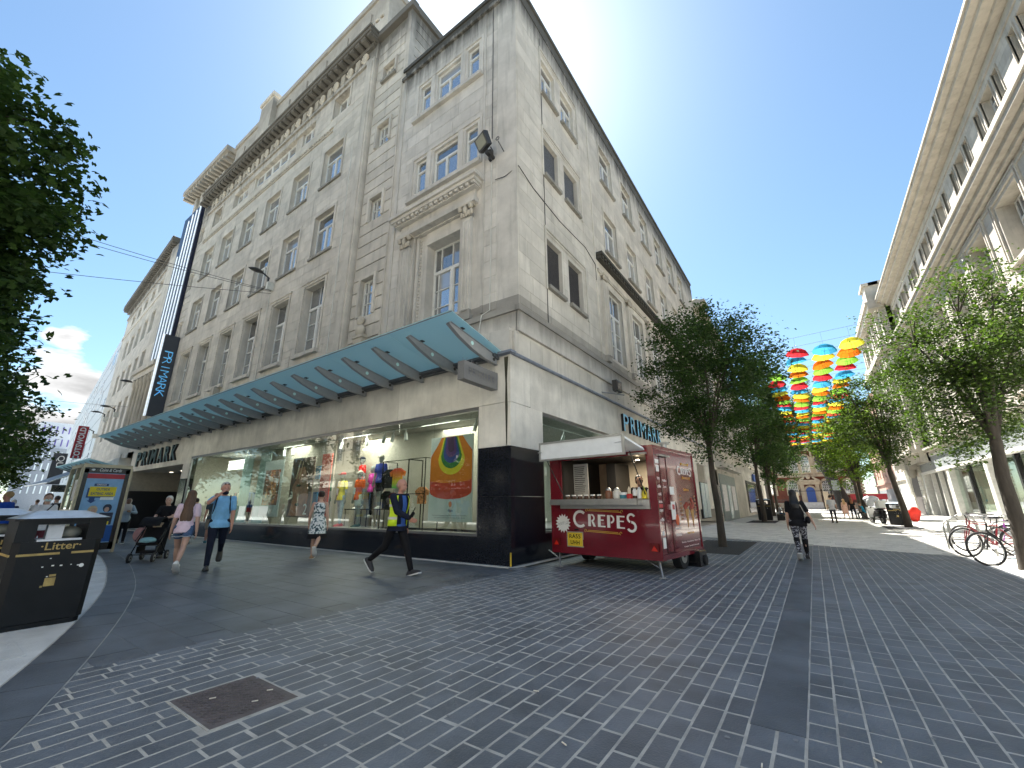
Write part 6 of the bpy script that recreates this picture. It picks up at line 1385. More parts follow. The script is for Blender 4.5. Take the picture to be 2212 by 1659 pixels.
obj('inner_side', MB().box(Lx+.052, Lx+.07, .06, Dy-.1, Zb, Zt-.02).box(-.07, -.052, .06, Dy-.1, Zb, Zt-.02).box(Lx+.06, -.06, .06, Dy-.1, Zt-.05, Zt-.02).box(-1.85, -1.6, 1.4, 2.3, 1.2, 2.3), dkk, tr)
obj('menu_board', MB().box(-2.25, -1.85, .5, .52, 1.45, 2.25), sm('menu_grey', (.5, .49, .46)), tr)
m = MB()
for k in range(16): m.box(-2.22, -1.9-rng.uniform(0, .1), .49, .5, 1.5+k*.045, 1.512+k*.045)
obj('menu_lines', m, blk, tr)
cn = MB().prism([(-.30, 1.40), (-.02, 1.30), (.25, 1.30), (.25, 1.34), (-.02, 1.36), (-.30, 1.46)], -2.34, -.2, 'x')
cn = MB().box(-2.42, -.28, -.30, .0, 1.36, 1.42).box(-2.3, -.12, -.06, .4, 1.26, 1.36).prism([(-.30, 1.42), (-.28, 1.42), (.0, 1.52), (-.02, 1.53)], -2.42, -.28, 'x')
cn = MB().box(-2.42, -.28, -.28, -.26, 1.30, 1.40).box(-2.42, -.28, -.28, .35, 1.40, 1.42).box(-2.3, -.14, -.04, -.0, 1.22, 1.40).box(-2.42, -2.4, -.28, 0, 1.3, 1.42).box(-.3, -.28, -.28, 0, 1.3, 1.42)
obj('counter', cn, steel, tr)
Mh = T(0, 0, 2.34) @ RX(-0)
hz = MB().box(-2.62, -.32, -.56, -.52, 2.30, 2.62).box(-2.6, -.34, -.53, .02, 2.58, 2.62)
hatch = obj('hatch', MB().add([(-2.44, -.5, 2.62), (-.36, -.5, 2.62), (-.16, .0, 2.38), (-2.3, .0, 2.38), (-2.44, -.5, 2.66), (-.36, -.5, 2.66), (-.16, .02, 2.42), (-2.3, .02, 2.42)], [(3, 2, 1, 0), (4, 5, 6, 7), (0, 1, 5, 4), (1, 2, 6, 5), (2, 3, 7, 6), (3, 0, 4, 7)]).box(-2.46, -.36, -.54, -.5, 2.30, 2.66), mat('hatch_white', (.82, .85, .86), rough=.35, amt=.05), tr)
obj('hatch_rim', MB().box(-2.48, -.34, -.56, -.48, 2.27, 2.31).box(-2.48, -.34, -.56, -.48, 2.65, 2.69).box(-2.48, -2.44, -.56, -.48, 2.31, 2.65).box(-.38, -.34, -.56, -.48, 2.31, 2.65).box(-.5, -.12, -.06, .0, 2.30, 2.34), alu, hatch)
obj('hatch_strut', MB().tube((-.22, -.02, 1.5), (-.3, -.4, 2.34), .012, n=6).tube((-2.2, -.02, 1.5), (-2.4, -.4, 2.34), .012, n=6), blk, hatch)
obj('hatch_catch', MB().tube((-.52, -.57, 2.52), (-.36, -.57, 2.52), .008, n=5).tube((-2.5, -.57, 2.47), (-2.4, -.57, 2.47), .012, n=5), steel, hatch)
fw = mat('lettering_white', (.78, .78, .76), rough=.4, amt=.03); gold = mat('lettering_gold', (.62, .36, .04), rough=.4)
# art-deco style word on the front: drawn strokes
def deco(parent, M, sc, m_, word='CREPES'):
    m = MB(); w_ = .055
    def arc(cx, cz, r, a0, a1, wd=w_, n=14, sq=1.):
        pts = []
        for k in range(n+1): a = R_(a0+(a1-a0)*k/n); pts.append((cx+r*sq*math.cos(a), cz+r*math.sin(a), cx+(r-wd)*sq*math.cos(a), cz+(r-wd)*math.sin(a)))
        for p, q in zip(pts, pts[1:]): m.prism([(p[0], p[1]), (q[0], q[1]), (q[2], q[3]), (p[2], p[3])], -.008, 0)
    def bar(x0, x1, z0, z1): m.box(x0, x1, -.008, 0, z0, z1)
    arc(-.78, .02, .20, 50, 310, .06)                                   # C
    x = -.56; bar(x, x+.07, -.13, .14); arc(x+.09, .06, .085, -90, 90, .035); m.prism([(x+.09, -.02), (x+.14, -.02), (x+.2, -.13), (x+.14, -.13)], -.008, 0)
    x = -.30; bar(x, x+.07, -.13, .14); bar(x+.07, x+.19, .11, .14); bar(x+.07, x+.15, .01, .035); bar(x+.07, x+.19, -.13, -.10)
    x = -.06; bar(x, x+.07, -.13, .14); arc(x+.09, .055, .09, -90, 90, .035)
    x = .18; bar(x, x+.07, -.13, .14); bar(x+.07, x+.19, .11, .14); bar(x+.07, x+.17, .01, .035); bar(x+.07, x+.19, -.13, -.10)
    arc(.53, .10, .105, 30, 250, .045); arc(.53, -.075, .12, -150, 90, .05, sq=1.)
    m.v = [(p[0]*sc, p[1], p[2]*sc) for p in m.v]
    return obj('crepes_lettering', m, m_, parent, M)
deco(tr, MTR @ T(-1.07, -.004, .96) @ RY(2), .93, fw)
def scroll(M, p=tr, s=1.): 
    m = MB(); m.box(-.4*s, .4*s, -.006, 0, -.006, .006).box(-.36*s, .36*s, -.006, 0, .02, .03)
    for q in (-1, 1): m.path([(q*.42*s+.025*math.cos(a), -.004, .012+.03*math.sin(a)) for a in [k*.9 for k in range(6)]], .007, 5)
    obj('gold_scroll', m, gold, p, M)
scroll(MTR @ T(-1.2, -.003, 1.165) @ RY(2)); scroll(MTR @ T(-1.25, -.003, .735) @ RY(2))
pts = []
for k in range(32): r = .205 if k % 2 == 0 else .15; a = k*math.pi/16+.1; pts.append((r*math.cos(a), r*math.sin(a)))
wf = obj('waffles_badge', MB().prism(pts, -.008, 0), fw, tr, MTR @ T(-2.26, -.004, .90)); obj('lettering', text_mb('WAFFLES', .07, .3, .004, .01), sm('badge_ink', (.03, .02, .05)), wf, MTR @ T(-2.26, -.012, .865) @ RY(-10))
pl_ = obj('number_plate', MB().box(-2.15, -1.76, -.012, 0, .43, .71), sm('plate_yellow', (.72, .52, .03), rough=.4), tr)
obj('lettering', text_mb('RA55', .085, .29, .003, .012), blk, pl_, MTR @ T(-1.955, -.013, .59)); obj('lettering', text_mb('UHH', .085, .23, .003, .012), blk, pl_, MTR @ T(-1.955, -.013, .465))
obj('plate_frame', MB().box(-2.17, -1.74, -.008, 0, .41, .43).box(-2.17, -1.74, -.008, 0, .71, .73).box(-2.17, -2.15, -.008, 0, .43, .71).box(-1.76, -1.74, -.008, 0, .43, .71), alu, pl_)
tl = mat('tail_light_red', (.55, .02, .01), rough=.2, coat=.5, emit=.02)
for a in (-2.53, -.22): o_ = obj('tail_light', MB().cbox(a, a+.18, -.04, 0, .43, .58, .01), sm('lamp_unit_red', (.14, .01, .01), rough=.25), tr); obj('reflector', MB().prism([(a+.03, .44), (a+.16, .44), (a+.095, .54)], -.05, -.04), tl, o_)
for a in (-1.74, -.97):
    m = MB()
    for k in range(7): m.box(a, a+.22, -.012, 0, .445+k*.018, .455+k*.018)
    m.box(a-.01, a, -.01, 0, .44, .57); m.box(a+.22, a+.23, -.01, 0, .44, .57); m.box(a+.1, a+.12, -.013, 0, .44, .57); obj('vent', m, red, tr)
obj('reversing_camera', MB().box(-1.95, -1.85, -.03, 0, .76, .79), blk, tr)
# door side (faces the lane)
MS = MTR @ T(0, 0) @ RZ(90)      # local x runs away up the lane, front faces the lane
dr_ = MB(); dr_.box(.28, .30, -.008, .0, .4, 2.25).box(.62, .64, -.008, 0, .4, 2.25).box(.28, .64, -.008, 0, 2.25, 2.27).box(.28, .64, -.008, 0, .38, .4)
obj('door_seam', dr_, sm('seam_dark', (.03, .004, .006)), tr, MS); obj('door_hood', MB().box(.2, .75, -.06, 0, 2.27, 2.3), alu, tr, MS); obj('door_handle', MB().box(.57, .61, -.03, 0, 1.2, 1.3), alu, tr, MS)
deco(tr, MS @ T(1.72, -.004, 2.02), .52, fw); scroll(MS @ T(1.72, -.003, 2.17), s=.5); scroll(MS @ T(1.72, -.003, 1.86), s=.5)
for s_, x_, z_, h_, w_, mm in (('tea', .17, 1.82, .06, .13, fw), ('coffee', .17, 1.66, .06, .18, fw), ('cold', .17, 1.51, .06, .14, fw), ('drinks', .17, 1.36, .06, .17, fw), ('crepes', .17, 1.18, .06, .17, fw), ('waffles', .17, 1.02, .06, .19, fw), ('Waffles', .46, 1.78, .05, .2, fw), ('Sweet', .46, 1.66, .05, .16, fw), ('strawberry', .95, .82, .06, .36, fw), ('Nutella', .95, .7, .07, .3, fw),
    ('Gallettes', 1.65, 1.62, .06, .34, gold), ('Sweet Crepes', 1.65, .70, .06, .4, gold), ('Banana  Strawberry  Flour  7.0', 1.62, .53, .035, 1.1, fw), ('Crepes  Sweet & Savoury', 1.62, .44, .035, .9, fw)):
    obj('lettering', text_mb(s_, h_, w_, .004, .005), mm, tr, MS @ T(x_, -.002, z_-h_/2))
m = MB().box(.08, .26, -.004, 0, 2.12, 2.2).box(.1, .24, -.004, 0, 1.95, 2.08).box(.7, .92, -.004, 0, 1.5, 1.66).box(.68, .9, -.004, 0, 1.0, 1.36).box(.1, .2, -.004, 0, .72, .8).box(.1, .24, -.004, 0, .48, .68); obj('sticker', m, fw, tr, MS)
m = MB().box(.08, .26, -.005, 0, 1.24, 1.31).box(.74, .86, -.006, 0, 1.2, 1.3); obj('sticker_red', m, red_p, tr, MS)
# printed cornets with fruit
m = MB()
for cx_ in (1.55, 1.88): m.prism([(cx_-.1, 1.2), (cx_+.1, 1.2), (cx_+.02, .85), (cx_, .8)], -.005, 0)
obj('printed_cornet', m, sm('cornet_tan', (.45, .25, .08)), tr, MS)
m = MB()
for k in range(16): m.prism([(c_[0]+.05*math.cos(a), c_[1]+.05*math.sin(a)) for c_ in [(rng.choice((1.55, 1.88))+rng.uniform(-.1, .1), rng.uniform(1.2, 1.42))] for a in [q*1.047 for q in range(6)]], -.008-k*.0003, -.002)
obj('printed_fruit', m, sm('fruit_print', (.3, .05, .03), amt=.6, sc=18), tr, MS)
obj('printed_berry', MB().prism([(.95+.09*math.cos(a), .99+.11*math.sin(a)) for a in [q*.5 for q in range(13)]], -.006, 0), sm('berry_orange', (.65, .12, .04)), tr, MS)
m = MB()
for x_ in (1.2, 2.08):
    for k in range(7): m.box(x_, x_+.1, -.004, 0, .98+k*.08, 1.02+k*.08)
obj('menu_print', m, sm('menu_print_brown', (.3, .16, .08)), tr, MS)
# undercarriage
tyre = mat('tyre_rubber', (.02, .02, .022), rough=.8)
def wheel(p, c, r, w_, ax, nm='wheel', rimm=None):
    ca, a = Vector(c), Vector(ax).normalized(); o = obj(nm, MB().tube(ca-a*w_/2, ca+a*w_/2, r, n=20), tyre, p); obj('rim', MB().tube(ca-a*(w_/2+.005), ca+a*(w_/2+.005), r*.6, n=16), rimm or alu, o); obj('hub', MB().tube(ca-a*(w_/2+.012), ca+a*(w_/2+.012), r*.2, n=10), blk, o); return o
for x_ in (-.14, -2.4): wheel(tr, (x_, 1.25, .27), .27, .17, (1, 0, 0))
obj('chassis', MB().box(-2.3, -.26, .3, 2.1, .22, .3).box(-2.4, -.2, 1.2, 1.3, .2, .27), blk, tr)
for a, b_ in (((-.12, .1, .3), (.06, -.2, .0)), ((-2.45, .1, .3), (-2.28, -.16, .0)), ((-.1, 2.2, .3), (.02, 2.35, .0))):
    o_ = obj('prop_leg', MB().tube(a, b_, .022, .018, 6).box(b_[0]-.06, b_[0]+.06, b_[1]-.04, b_[1]+.04, 0, .012), alu, tr); obj('brace', MB().tube((a[0]-.35, a[1]+.05, .28), ((a[0]+b_[0])/2, (a[1]+b_[1])/2, .14), .012, n=5), alu, o_)
obj('roof_flue', MB().tube((-.5, 1.9, 2.4), (-.5, 1.9, 2.72), .07, n=12).box(-.6, -.4, 1.8, 2.0, 2.72, 2.77).box(-.8, -.2, .9, 1.5, 2.44, 2.5), alu, tr)
obj('spot_light', MB().lathe([(.04, 2.3), (.05, 2.28)], (-.75, .9, 0), 8).lathe([(.04, 2.3), (.05, 2.28)], (-.5, 1.3, 0), 8), lit, tr)
ld_ = bpy.data.lights.new('trailer_lamp', 'AREA'); ld_.energy = 9; ld_.size = .5; ld_.color = (1, .85, .65); lo = bpy.data.objects.new('trailer_lamp', ld_); col.objects.link(lo); lo.location = MTR @ Vector((-.9, 1.1, 2.34))
gen = thing('black_crate', 'black plastic crate on the ground behind the trailer wheel', 'crate', M=MTR @ T(.02, 1.9)); obj('box', MB().cbox(-.28, .1, -.22, .22, 0, .32, .02), blk, gen); obj('wheel', MB().tube((.1, .1, .12), (.13, .1, .12), .1, n=12), tyre, gen)
# jars and bottles on the counter
def on_counter(nm, label, x_, y_, prof, m_, lid=None, lm=None, grp=None):
    o = thing(nm, label, nm.replace('_', ' '), M=MTR @ T(x_, y_, 1.42), group=grp); obj('body', MB().lathe(prof, n=12), m_, o)
    if lid: obj('lid', MB().lathe(lid, n=12), lm or fw, o)
jarb = sm('jar_brown', (.06, .025, .012), rough=.15)
for k in range(6): on_counter('spread_jar', 'small dark spread jar with a white lid, %s from the left on the trailer counter' % ordn(k), -2.14+k*.165, .05, [(.045, 0), (.05, .02), (.05, .06), (.04, .075)], jarb, [(.05, .075), (.05, .1), (.0, .101)], fw, 'dark jars with white lids in a row on the counter')
on_counter('storage_jar', 'large clear jar of brown topping with a pointed lid on the trailer counter', -1.08, .05, [(.07, 0), (.08, .03), (.08, .15), (.05, .18)], sm('jar_choc', (.2, .08, .04), rough=.2), [(.06, .18), (.06, .2), (.02, .24), (.0, .25)], steel)
on_counter('storage_jar', 'large clear jar of white sugar on the trailer counter', -.88, .05, [(.07, 0), (.085, .03), (.085, .15), (.05, .18)], sm('jar_sugar', (.7, .68, .62), rough=.3), [(.06, .18), (.06, .2), (.02, .23), (.0, .24)], steel)
on_counter('plastic_tub', 'blue and white plastic tub on the trailer counter', -.73, .04, [(.07, 0), (.08, .08)], sm('tub_teal', (.05, .2, .25)), [(.08, .08), (.085, .13), (.0, .13)], fw)
on_counter('sauce_bottle', 'red squeeze bottle with a pale top on the trailer counter', -.59, .04, [(.06, 0), (.065, .08), (.04, .1)], sm('sauce_red', (.45, .02, .015), rough=.3), [(.03, .1), (.035, .18), (.01, .25)], sm('cream_plastic', (.7, .6, .45)))
on_counter('sauce_bottle', 'white squeeze bottle with a brown base on the trailer counter', -.47, .04, [(.045, 0), (.05, .06)], jarb, [(.045, .06), (.045, .16), (.03, .18), (.03, .2), (0, .2)], fw)
on_counter('sauce_bottle', 'plain white squeeze bottle with a small logo on the trailer counter', -.37, .04, [(.045, 0), (.05, .16), (.03, .2)], fw, [(.02, .2), (.025, .23), (0, .23)], fw)
on_counter('sauce_bottle', 'bright yellow pointed squeeze bottle on the trailer counter', -.265, .04, [(.05, 0), (.055, .09), (.02, .18)], sm('sauce_yellow', (.75, .6, .02), rough=.3), [(.02, .18), (.01, .24), (0, .25)], sm('nozzle_green', (.3, .45, .05)))
on_counter('sauce_bottle', 'pale cream bottle at the right end of the trailer counter', -.18, .06, [(.035, 0), (.038, .13), (.02, .17)], sm('cream_plastic', (.7, .6, .45)), [(.02, .17), (.02, .18), (0, .18)], fw)
pv_ = MTR @ Vector((-.82, 1.0, 0))
person('vendor with dark covered hair and black clothes standing inside the trailer', pv_.x, pv_.y, -150, 1.66, (0, 2, 0, 2), 6, (.0, .15, -.2), (.0, .15, -.2), shirt=blk_c, trousers=blk_c, shoes=(bsole, bsole), hair='bob', hairc=sm('hair_black', (.006, .006, .007)), skin=skin_l, z0=.3, fem=True)
# ---------------------------------------------------------------- litter bins
binb = mat('bin_black', (.008, .009, .011), spec=.3, rough=.45, amt=.3, sc=3, bump=.15, bsc=80); binr = mat('bin_roof', (.46, .52, .58), rough=.32, metal=.3, amt=.15, sc=8); goldb = mat('bin_gold', (.42, .30, .10), rough=.5, amt=.25, sc=14)  # bin roof: the sky's reflection is put into its bluish white colour
def litter_bin(label, M, W=.78, D=.62, Hh=1.15, detail=True):
    b = thing('litter_bin', label, 'litter bin', M=M)
    m = MB(); w_, d = W/2, D/2; ch_ = .06
    def oct_(w_, d, z, c=.06): return [(-w_+c, -d, z), (w_-c, -d, z), (w_, -d+c, z), (w_, d-c, z), (w_-c, d, z), (-w_+c, d, z), (-w_, d-c, z), (-w_, -d+c, z)]
    m.rings([oct_(w_*.93, d*.93, 0), oct_(w_*.93, d*.93, .05), oct_(w_*.97, d*.97, .06), oct_(w_, d, Hh*.80)], smooth=False)
    z0, z1 = Hh*.80, Hh
    for a, b_, c, e in ((-w_, -w_+.16, -d, d), (w_-.16, w_, -d, d)): m.box(a, b_, c+.01, e-.01, z0, z1)
    m.box(-w_+.16, w_-.16, -d+.14, d-.14, z0, z0+.02).box(-w_+.16, w_-.16, -d+.02, -d+.05, z1-.045, z1)
    m.rings([oct_(w_+.035, d+.035, Hh), oct_(w_+.035, d+.035, Hh+.025)], smooth=False)
    obj('body', m, binb, b)
    obj('roof', MB().rings([oct_(w_+.03, d+.03, Hh+.026), oct_(w_*.55, d*.5, Hh+.11), oct_(w_*.5, d*.45, Hh+.112)], smooth=False), binr, b)
    if detail:
        obj('lettering', text_mb('·Litter·', .085, .34, .004, .012), goldb, b, M @ T(.02, -d-.001, Hh*.80-.10))
        obj('gold_band', MB().box(-w_+.05, .02, -d-.004, -d+.005, Hh*.8-.155, Hh*.8-.13).box(.12, w_-.06, -d-.004, -d+.005, Hh*.8-.155, Hh*.8-.13).box(-w_-.003, -w_+.01, -d+.05, d-.05, Hh*.8-.155, Hh*.8-.13), goldb, b)
        obj('litter_symbol', MB().box(-.045, .045, -d*.97-.006, -d*.95, Hh*.8-.5, Hh*.8-.41).box(-.015, .04, -d*.97-.006, -d*.95, Hh*.8-.40, Hh*.8-.375).box(-.07, -.05, -d*.97-.006, -d*.95, Hh*.8-.51, Hh*.8-.49), goldb, b)
        m = MB()
        for px_, pz in ((-.1, -.29), (-.02, -.285), (.05, -.29), (.13, -.285), (-.05, -.2), (-.04, -.4)): m.lathe([(.0, -.004), (.012, -.003), (.012, .0)], (0, 0, 0), 8); m.v[-24:] = [(px_+p[0]*rng.uniform(.5, 1.4), -d*.985-.003+p[2], Hh*.8+pz+p[1]*.8) for p in m.v[-24:]]
        m = MB()
        for px_, pz in ((-.1, -.29), (-.02, -.285), (.05, -.29), (.14, -.285), (-.05, -.2), (-.04, -.4), (.2, -.3)): r_ = rng.uniform(.006, .014); m.box(px_, px_+r_*1.6, -d*.985-.006, -d*.95, Hh*.8+pz, Hh*.8+pz+r_)
        obj('scuff_mark', m, whp, b); obj('round_sticker', MB().tube((.24, -d*.985-.006, Hh*.8-.3), (.24, -d*.95, Hh*.8-.3), .022, n=12), whp, b)
        obj('rubbish', MB().box(-.2, .18, -d-.005, -d+.1, z0, z0+.022).box(-.12, .02, -d+.1, -d+.2, z0, z1-.05), sm('paper_rubbish', (.7, .72, .75)), b)
        obj('rubbish_bag', MB().ell((.1, -.05, z0+.08), (.12, .1, .08)), sm('bag_beige', (.3, .29, .24)), b)
    return b
litter_bin('large black litter bin with gold band and Litter lettering in the left foreground', T(-7.82, 1.21) @ RZ(90+2), W=.76, D=.6, Hh=1.17)
litter_bin('second black litter bin cut off by the left edge behind the first one', T(-9.05, .75) @ RZ(90), W=.8, D=.6, Hh=1.2)
litter_bin('tall black litter bin beside the second tree on the left of the lane', T(-3.3, 39.3) @ RZ(3), W=1.0, D=.8, Hh=1.5)
litter_bin('black litter bin between the scooter and the tree on the right of the lane', T(3.95, 34.5) @ RZ(-5), W=.85, D=.7, Hh=1.2)
sw_ = thing('rubbish_sack', 'white plastic rubbish bag heaped on top of the scooter', 'rubbish bag', (3.1, 36.6, 0))
# ---------------------------------------------------------------- phone kiosk
kx = thing('phone_kiosk', 'black and gold phone kiosk with a blue advertising panel headed Coins and Cards', 'phone kiosk', (-17.6, 3.5, 0))
al2 = mat('kiosk_bronze', (.42, .36, .25), rough=.4, metal=.4); MK = T(-17.55, 3.45) @ RZ(90)
obj('advert_frame', MB().box(-.52, -.42, -.02, .12, .1, 2.42).box(.42, .52, -.02, .12, .1, 2.42).box(-.52, .52, -.02, .12, 2.3, 2.46).box(-.52, .52, -.02, .12, .1, .3).box(-.5, .5, .02, .12, .3, 2.3), blk, kx, MK)
obj('bronze_post', MB().box(-.58, -.52, -.03, .1, 0, 2.46).box(.52, .58, -.03, .1, 0, 2.46), al2, kx, MK)
obj('roof', MB().box(-.56, .56, -.02, 1.5, 2.46, 2.56), al2, kx, MK)
obj('frame_post', MB().box(-.58, -.5, 1.4, 1.5, 0, 2.46).box(.5, .58, 1.4, 1.5, 0, 2.46).box(-.58, -.5, .6, .68, 0, 2.46).box(-.58, -.5, .1, 1.4, .1, .2).box(-.58, -.5, .1, 1.4, 1.2, 1.25), al2, kx, MK)
obj('side_glass', MB().box(-.55, -.545, .12, 1.4, .2, 2.3), sg, kx, MK); obj('phone_unit', MB().box(-.2, .2, .9, 1.2, .9, 1.9), blk, kx, MK); obj('notice', MB().box(-.56, -.552, .25, .55, 1.5, 2.1), whp, kx, MK)
ad = obj('advert_panel', MB().box(-.42, .42, -.005, .02, .3, 2.3), sm('advert_blue', (.22, .42, .66), rough=.3), kx, MK)
obj('lettering', text_mb('Coins & Cards', .09, .5, .004, .0, shear=.2), whp, kx, MK @ T(.06, -.022, 2.35)); obj('emblem', MB().ell((-.33, -.022, 2.39), (.04, .006, .03)), whp, kx, MK)
obj('advert_header', MB().box(-.42, .42, -.012, -.004, 2.14, 2.28), red_p, ad, MK)
obj('advert_speech_box', MB().box(-.3, .3, -.012, -.004, 1.62, 1.9), sm('advert_yellow', (.75, .6, .03)), ad, MK); obj('advert_shadow', MB().box(-.34, .26, -.009, -.004, 1.58, 1.62).box(-.34, -.3, -.009, -.004, 1.6, 1.86).prism([(-.26, 1.58), (-.14, 1.58), (-.14, 1.5), (-.1, 1.5), (-.2, 1.42), (-.3, 1.5), (-.26, 1.5)], -.01, -.004), sm('advert_navy', (.03, .07, .2)), ad, MK)
adk = sm('advert_navy', (.03, .07, .2))
for s_, x_, z_, h_, w_ in (('OUTSIDE', 0, 1.79, .07, .3), ('EATING AREA', 0, 1.66, .08, .5)): obj('advert_lettering', text_mb(s_, h_, w_, .003, .02), adk, ad, MK @ T(x_, -.013, z_))
obj('advert_tag', MB().box(-.22, .1, -.012, -.004, 1.92, 1.99), adk, ad, MK); obj('advert_lettering', text_mb('GREGGS', .045, .22, .003, .01), whp, ad, MK @ T(-.06, -.014, 1.935)); obj('advert_strip', MB().box(-.02, .28, -.014, -.004, 1.52, 1.6), whp, ad, MK)
m = MB().ell((-.12, -.006, 1.22), (.11, .006, .14)).box(-.25, .02, -.01, -.004, .9, 1.12); obj('advert_figure', m, sm('advert_blonde', (.55, .42, .28), amt=.3, sc=12), ad, MK)
m = MB().ell((.2, -.006, 1.28), (.1, .008, .12)).box(.05, .36, -.011, -.004, .8, 1.15); obj('advert_figure', m, sm('advert_dark_hair', (.03, .04, .07), amt=.4, sc=12), ad, MK)
obj('advert_face', MB().ell((-.1, -.012, 1.2), (.055, .004, .075)).ell((.19, -.014, 1.24), (.055, .004, .075)), skin_l, ad, MK); obj('advert_base', MB().box(-.42, .42, -.01, -.004, .32, .78), sm('advert_deep_blue', (.01, .08, .3)), ad, MK); obj('advert_flash', MB().box(-.1, .3, -.014, -.004, .8, .9), sm('advert_yellow', (.75, .6, .03)), ad, MK)
# ---------------------------------------------------------------- pushchair
pc = thing('pushchair', 'black pushchair with a dusty pink bag hung on it', 'pushchair', (-14.05, 3.92, 0), R_(-125)); MP_ = WM[pc]
m = MB()
for s in (-.24, .24): m.tube((s, -.35, 1.0), (s, .35, .18), .014, n=6).tube((s, .1, .45), (s, -.35, .15), .014, n=6).tube((s, -.1, .75), (s, .25, .5), .012, n=6)
m.tube((-.24, -.35, 1.0), (.24, -.35, 1.0), .016, n=6).tube((-.24, .35, .18), (.24, .35, .18), .012, n=6).tube((-.24, -.35, .15), (.24, -.35, .15), .012, n=6); obj('frame', m, blk, pc)
obj('seat', MB().add([(-.2, -.12, .8), (.2, -.12, .8), (.2, .05, .42), (-.2, .05, .42), (.2, .3, .46), (-.2, .3, .46), (-.2, -.16, .78), (.2, -.16, .78), (.2, .02, .36), (-.2, .02, .36), (.2, .3, .40), (-.2, .3, .40)], [(0, 1, 2, 3), (3, 2, 4, 5), (7, 6, 9, 8), (8, 9, 11, 10), (0, 6, 7, 1), (1, 7, 8, 2), (2, 8, 10, 4), (4, 10, 11, 5), (5, 11, 9, 3), (3, 9, 6, 0)]), blk_c, pc)
obj('hood', MB().rings([[(x_*.22, .02+.3*math.sin(a)*k, .78+.28*math.cos(a)) for x_ in (-1, -.5, 0, .5, 1)]+[(x_*.2, .02+.26*math.sin(a)*k, .78+.24*math.cos(a)) for x_ in (1, .5, 0, -.5, -1)] for k in (1,) for a in (-.9, -.4, 0, .4, .9, 1.3)]), blk_c, pc)
for a, c in ((-.26, -.37), (.26, -.37), (-.24, .36), (.24, .36)): wheel(pc, (a, c, .11), .11, .04, (1, 0, 0))
obj('basket', MB().box(-.2, .2, -.28, .2, .2, .24).box(-.2, -.19, -.28, .2, .24, .36).box(.19, .2, -.28, .2, .24, .36), blk_c, pc); obj('blanket', MB().ell((0, .2, .5), (.18, .14, .08)), sm('blanket_teal', (.2, .4, .45)), pc)
pkb = wthing('pink_bag', 'dusty pink backpack hanging from the pushchair', 'bag', (-14.3, 3.95, 0)); obj('bag', MB().ell((-14.4, 3.76, .62), (.13, .15, .19)).tube((-14.38, 3.8, .8), (-14.33, 3.98, .98), .012), cloth('dusty_pink', (.35, .2, .2)), pkb)
pb = wthing('paper_bag', 'brown paper bag held beside the pushchair', 'bag', (-14.75, 4.2, 0)); obj('bag', MB().box(-14.9, -14.6, 4.12, 4.27, .5, .9).tube((-14.75, 4.2, .9), (-14.7, 4.35, 1.02), .006), kraft, pb)
# ---------------------------------------------------------------- bicycles and stands
chrome = mat('chrome', (.55, .55, .55), rough=.2, metal=1, amt=.02); stand_m = mat('stand_steel', (.38, .38, .36), rough=.35, metal=.8)
def bike(label, M, fm, drop=False, basket=None, s=1.):
    b = thing('bicycle', label, 'bicycle', M=M); r = .335
    for x_ in (-.52, .52):
        o = obj('wheel', MB().path([(x_+r*math.cos(a), 0, r+r*math.sin(a)) for a in [k*math.pi/14 for k in range(28)]], .02, 6, closed=True), tyre, b)
        obj('rim', MB().path([(x_+(r-.028)*math.cos(a), 0, r+(r-.028)*math.sin(a)) for a in [k*math.pi/12 for k in range(24)]], .010, 5, closed=True), chrome, o)
        m = MB()
        for k in range(16): a = k*math.pi/8; m.tube((x_, .02 if k % 2 else -.02, r), (x_+(r-.03)*math.cos(a), 0, r+(r-.03)*math.sin(a)), .0015, n=3)
        m.tube((x_, -.04, r), (x_, .04, r), .02); obj('spokes', m, chrome, o)
    bb, st, hd_, rr = (-.08, 0, .28), (-.2, 0, .78), (.36, 0, .8), (-.52, 0, r)
    m = MB().tube(bb, st, .016).tube(bb, (.38, 0, .7), .019).tube((-.17, 0, .74), hd_, .015).tube((.39, 0, .68), (.34, 0, .86), .018)
    for s_ in (-.03, .03): m.tube((rr[0], s_, rr[2]), (bb[0], s_*.5, bb[2]), .010).tube((rr[0], s_, rr[2]), (-.17, s_*.4, .73), .009).tube((.52, s_*1.4, r), (.4, s_*1.2, .66), .012)
    obj('frame', m, fm, b)
    obj('saddle', MB().ell((-.24, 0, .93), (.13, .06, .03)).ell((-.12, 0, .925), (.1, .025, .022)).tube((-.2, 0, .78), (-.22, 0, .92), .012), blk, b)
    if drop: hb = [(.42, -.2, .84), (.5, -.2, .93), (.38, -.2, .98), (.36, 0, .97), (.38, .2, .98), (.5, .2, .93), (.42, .2, .84)]
    else: hb = [(.22, -.3, 1.0), (.34, -.12, 1.0), (.36, 0, .98), (.34, .12, 1.0), (.22, .3, 1.0)]
    obj('handlebar', MB().path(hb, .013, 6).tube((.34, 0, .86), (.35, 0, .98), .014), chrome if not drop else blk, b)
    obj('crank', MB().tube((bb[0], -.06, bb[2]), (bb[0], -.05, bb[2]), .09, n=18).tube((bb[0], -.08, bb[2]), (bb[0]+.12, -.08, bb[2]-.12), .009).tube((bb[0], .06, bb[2]), (bb[0]-.12, .06, bb[2]+.12), .009).box(bb[0]+.08, bb[0]+.17, -.16, -.08, bb[2]-.14, bb[2]-.12), chrome, b)
    obj('mudguard', MB().path([(-.52+(r+.03)*math.cos(a), 0, r+(r+.03)*math.sin(a)) for a in [R_(20+k*15) for k in range(10)]], .012, 5), blk, b)
    if basket: obj('pannier', MB().cbox(-.72, -.36, -.16, .16, .42, .72, .05), basket, b)
    return b
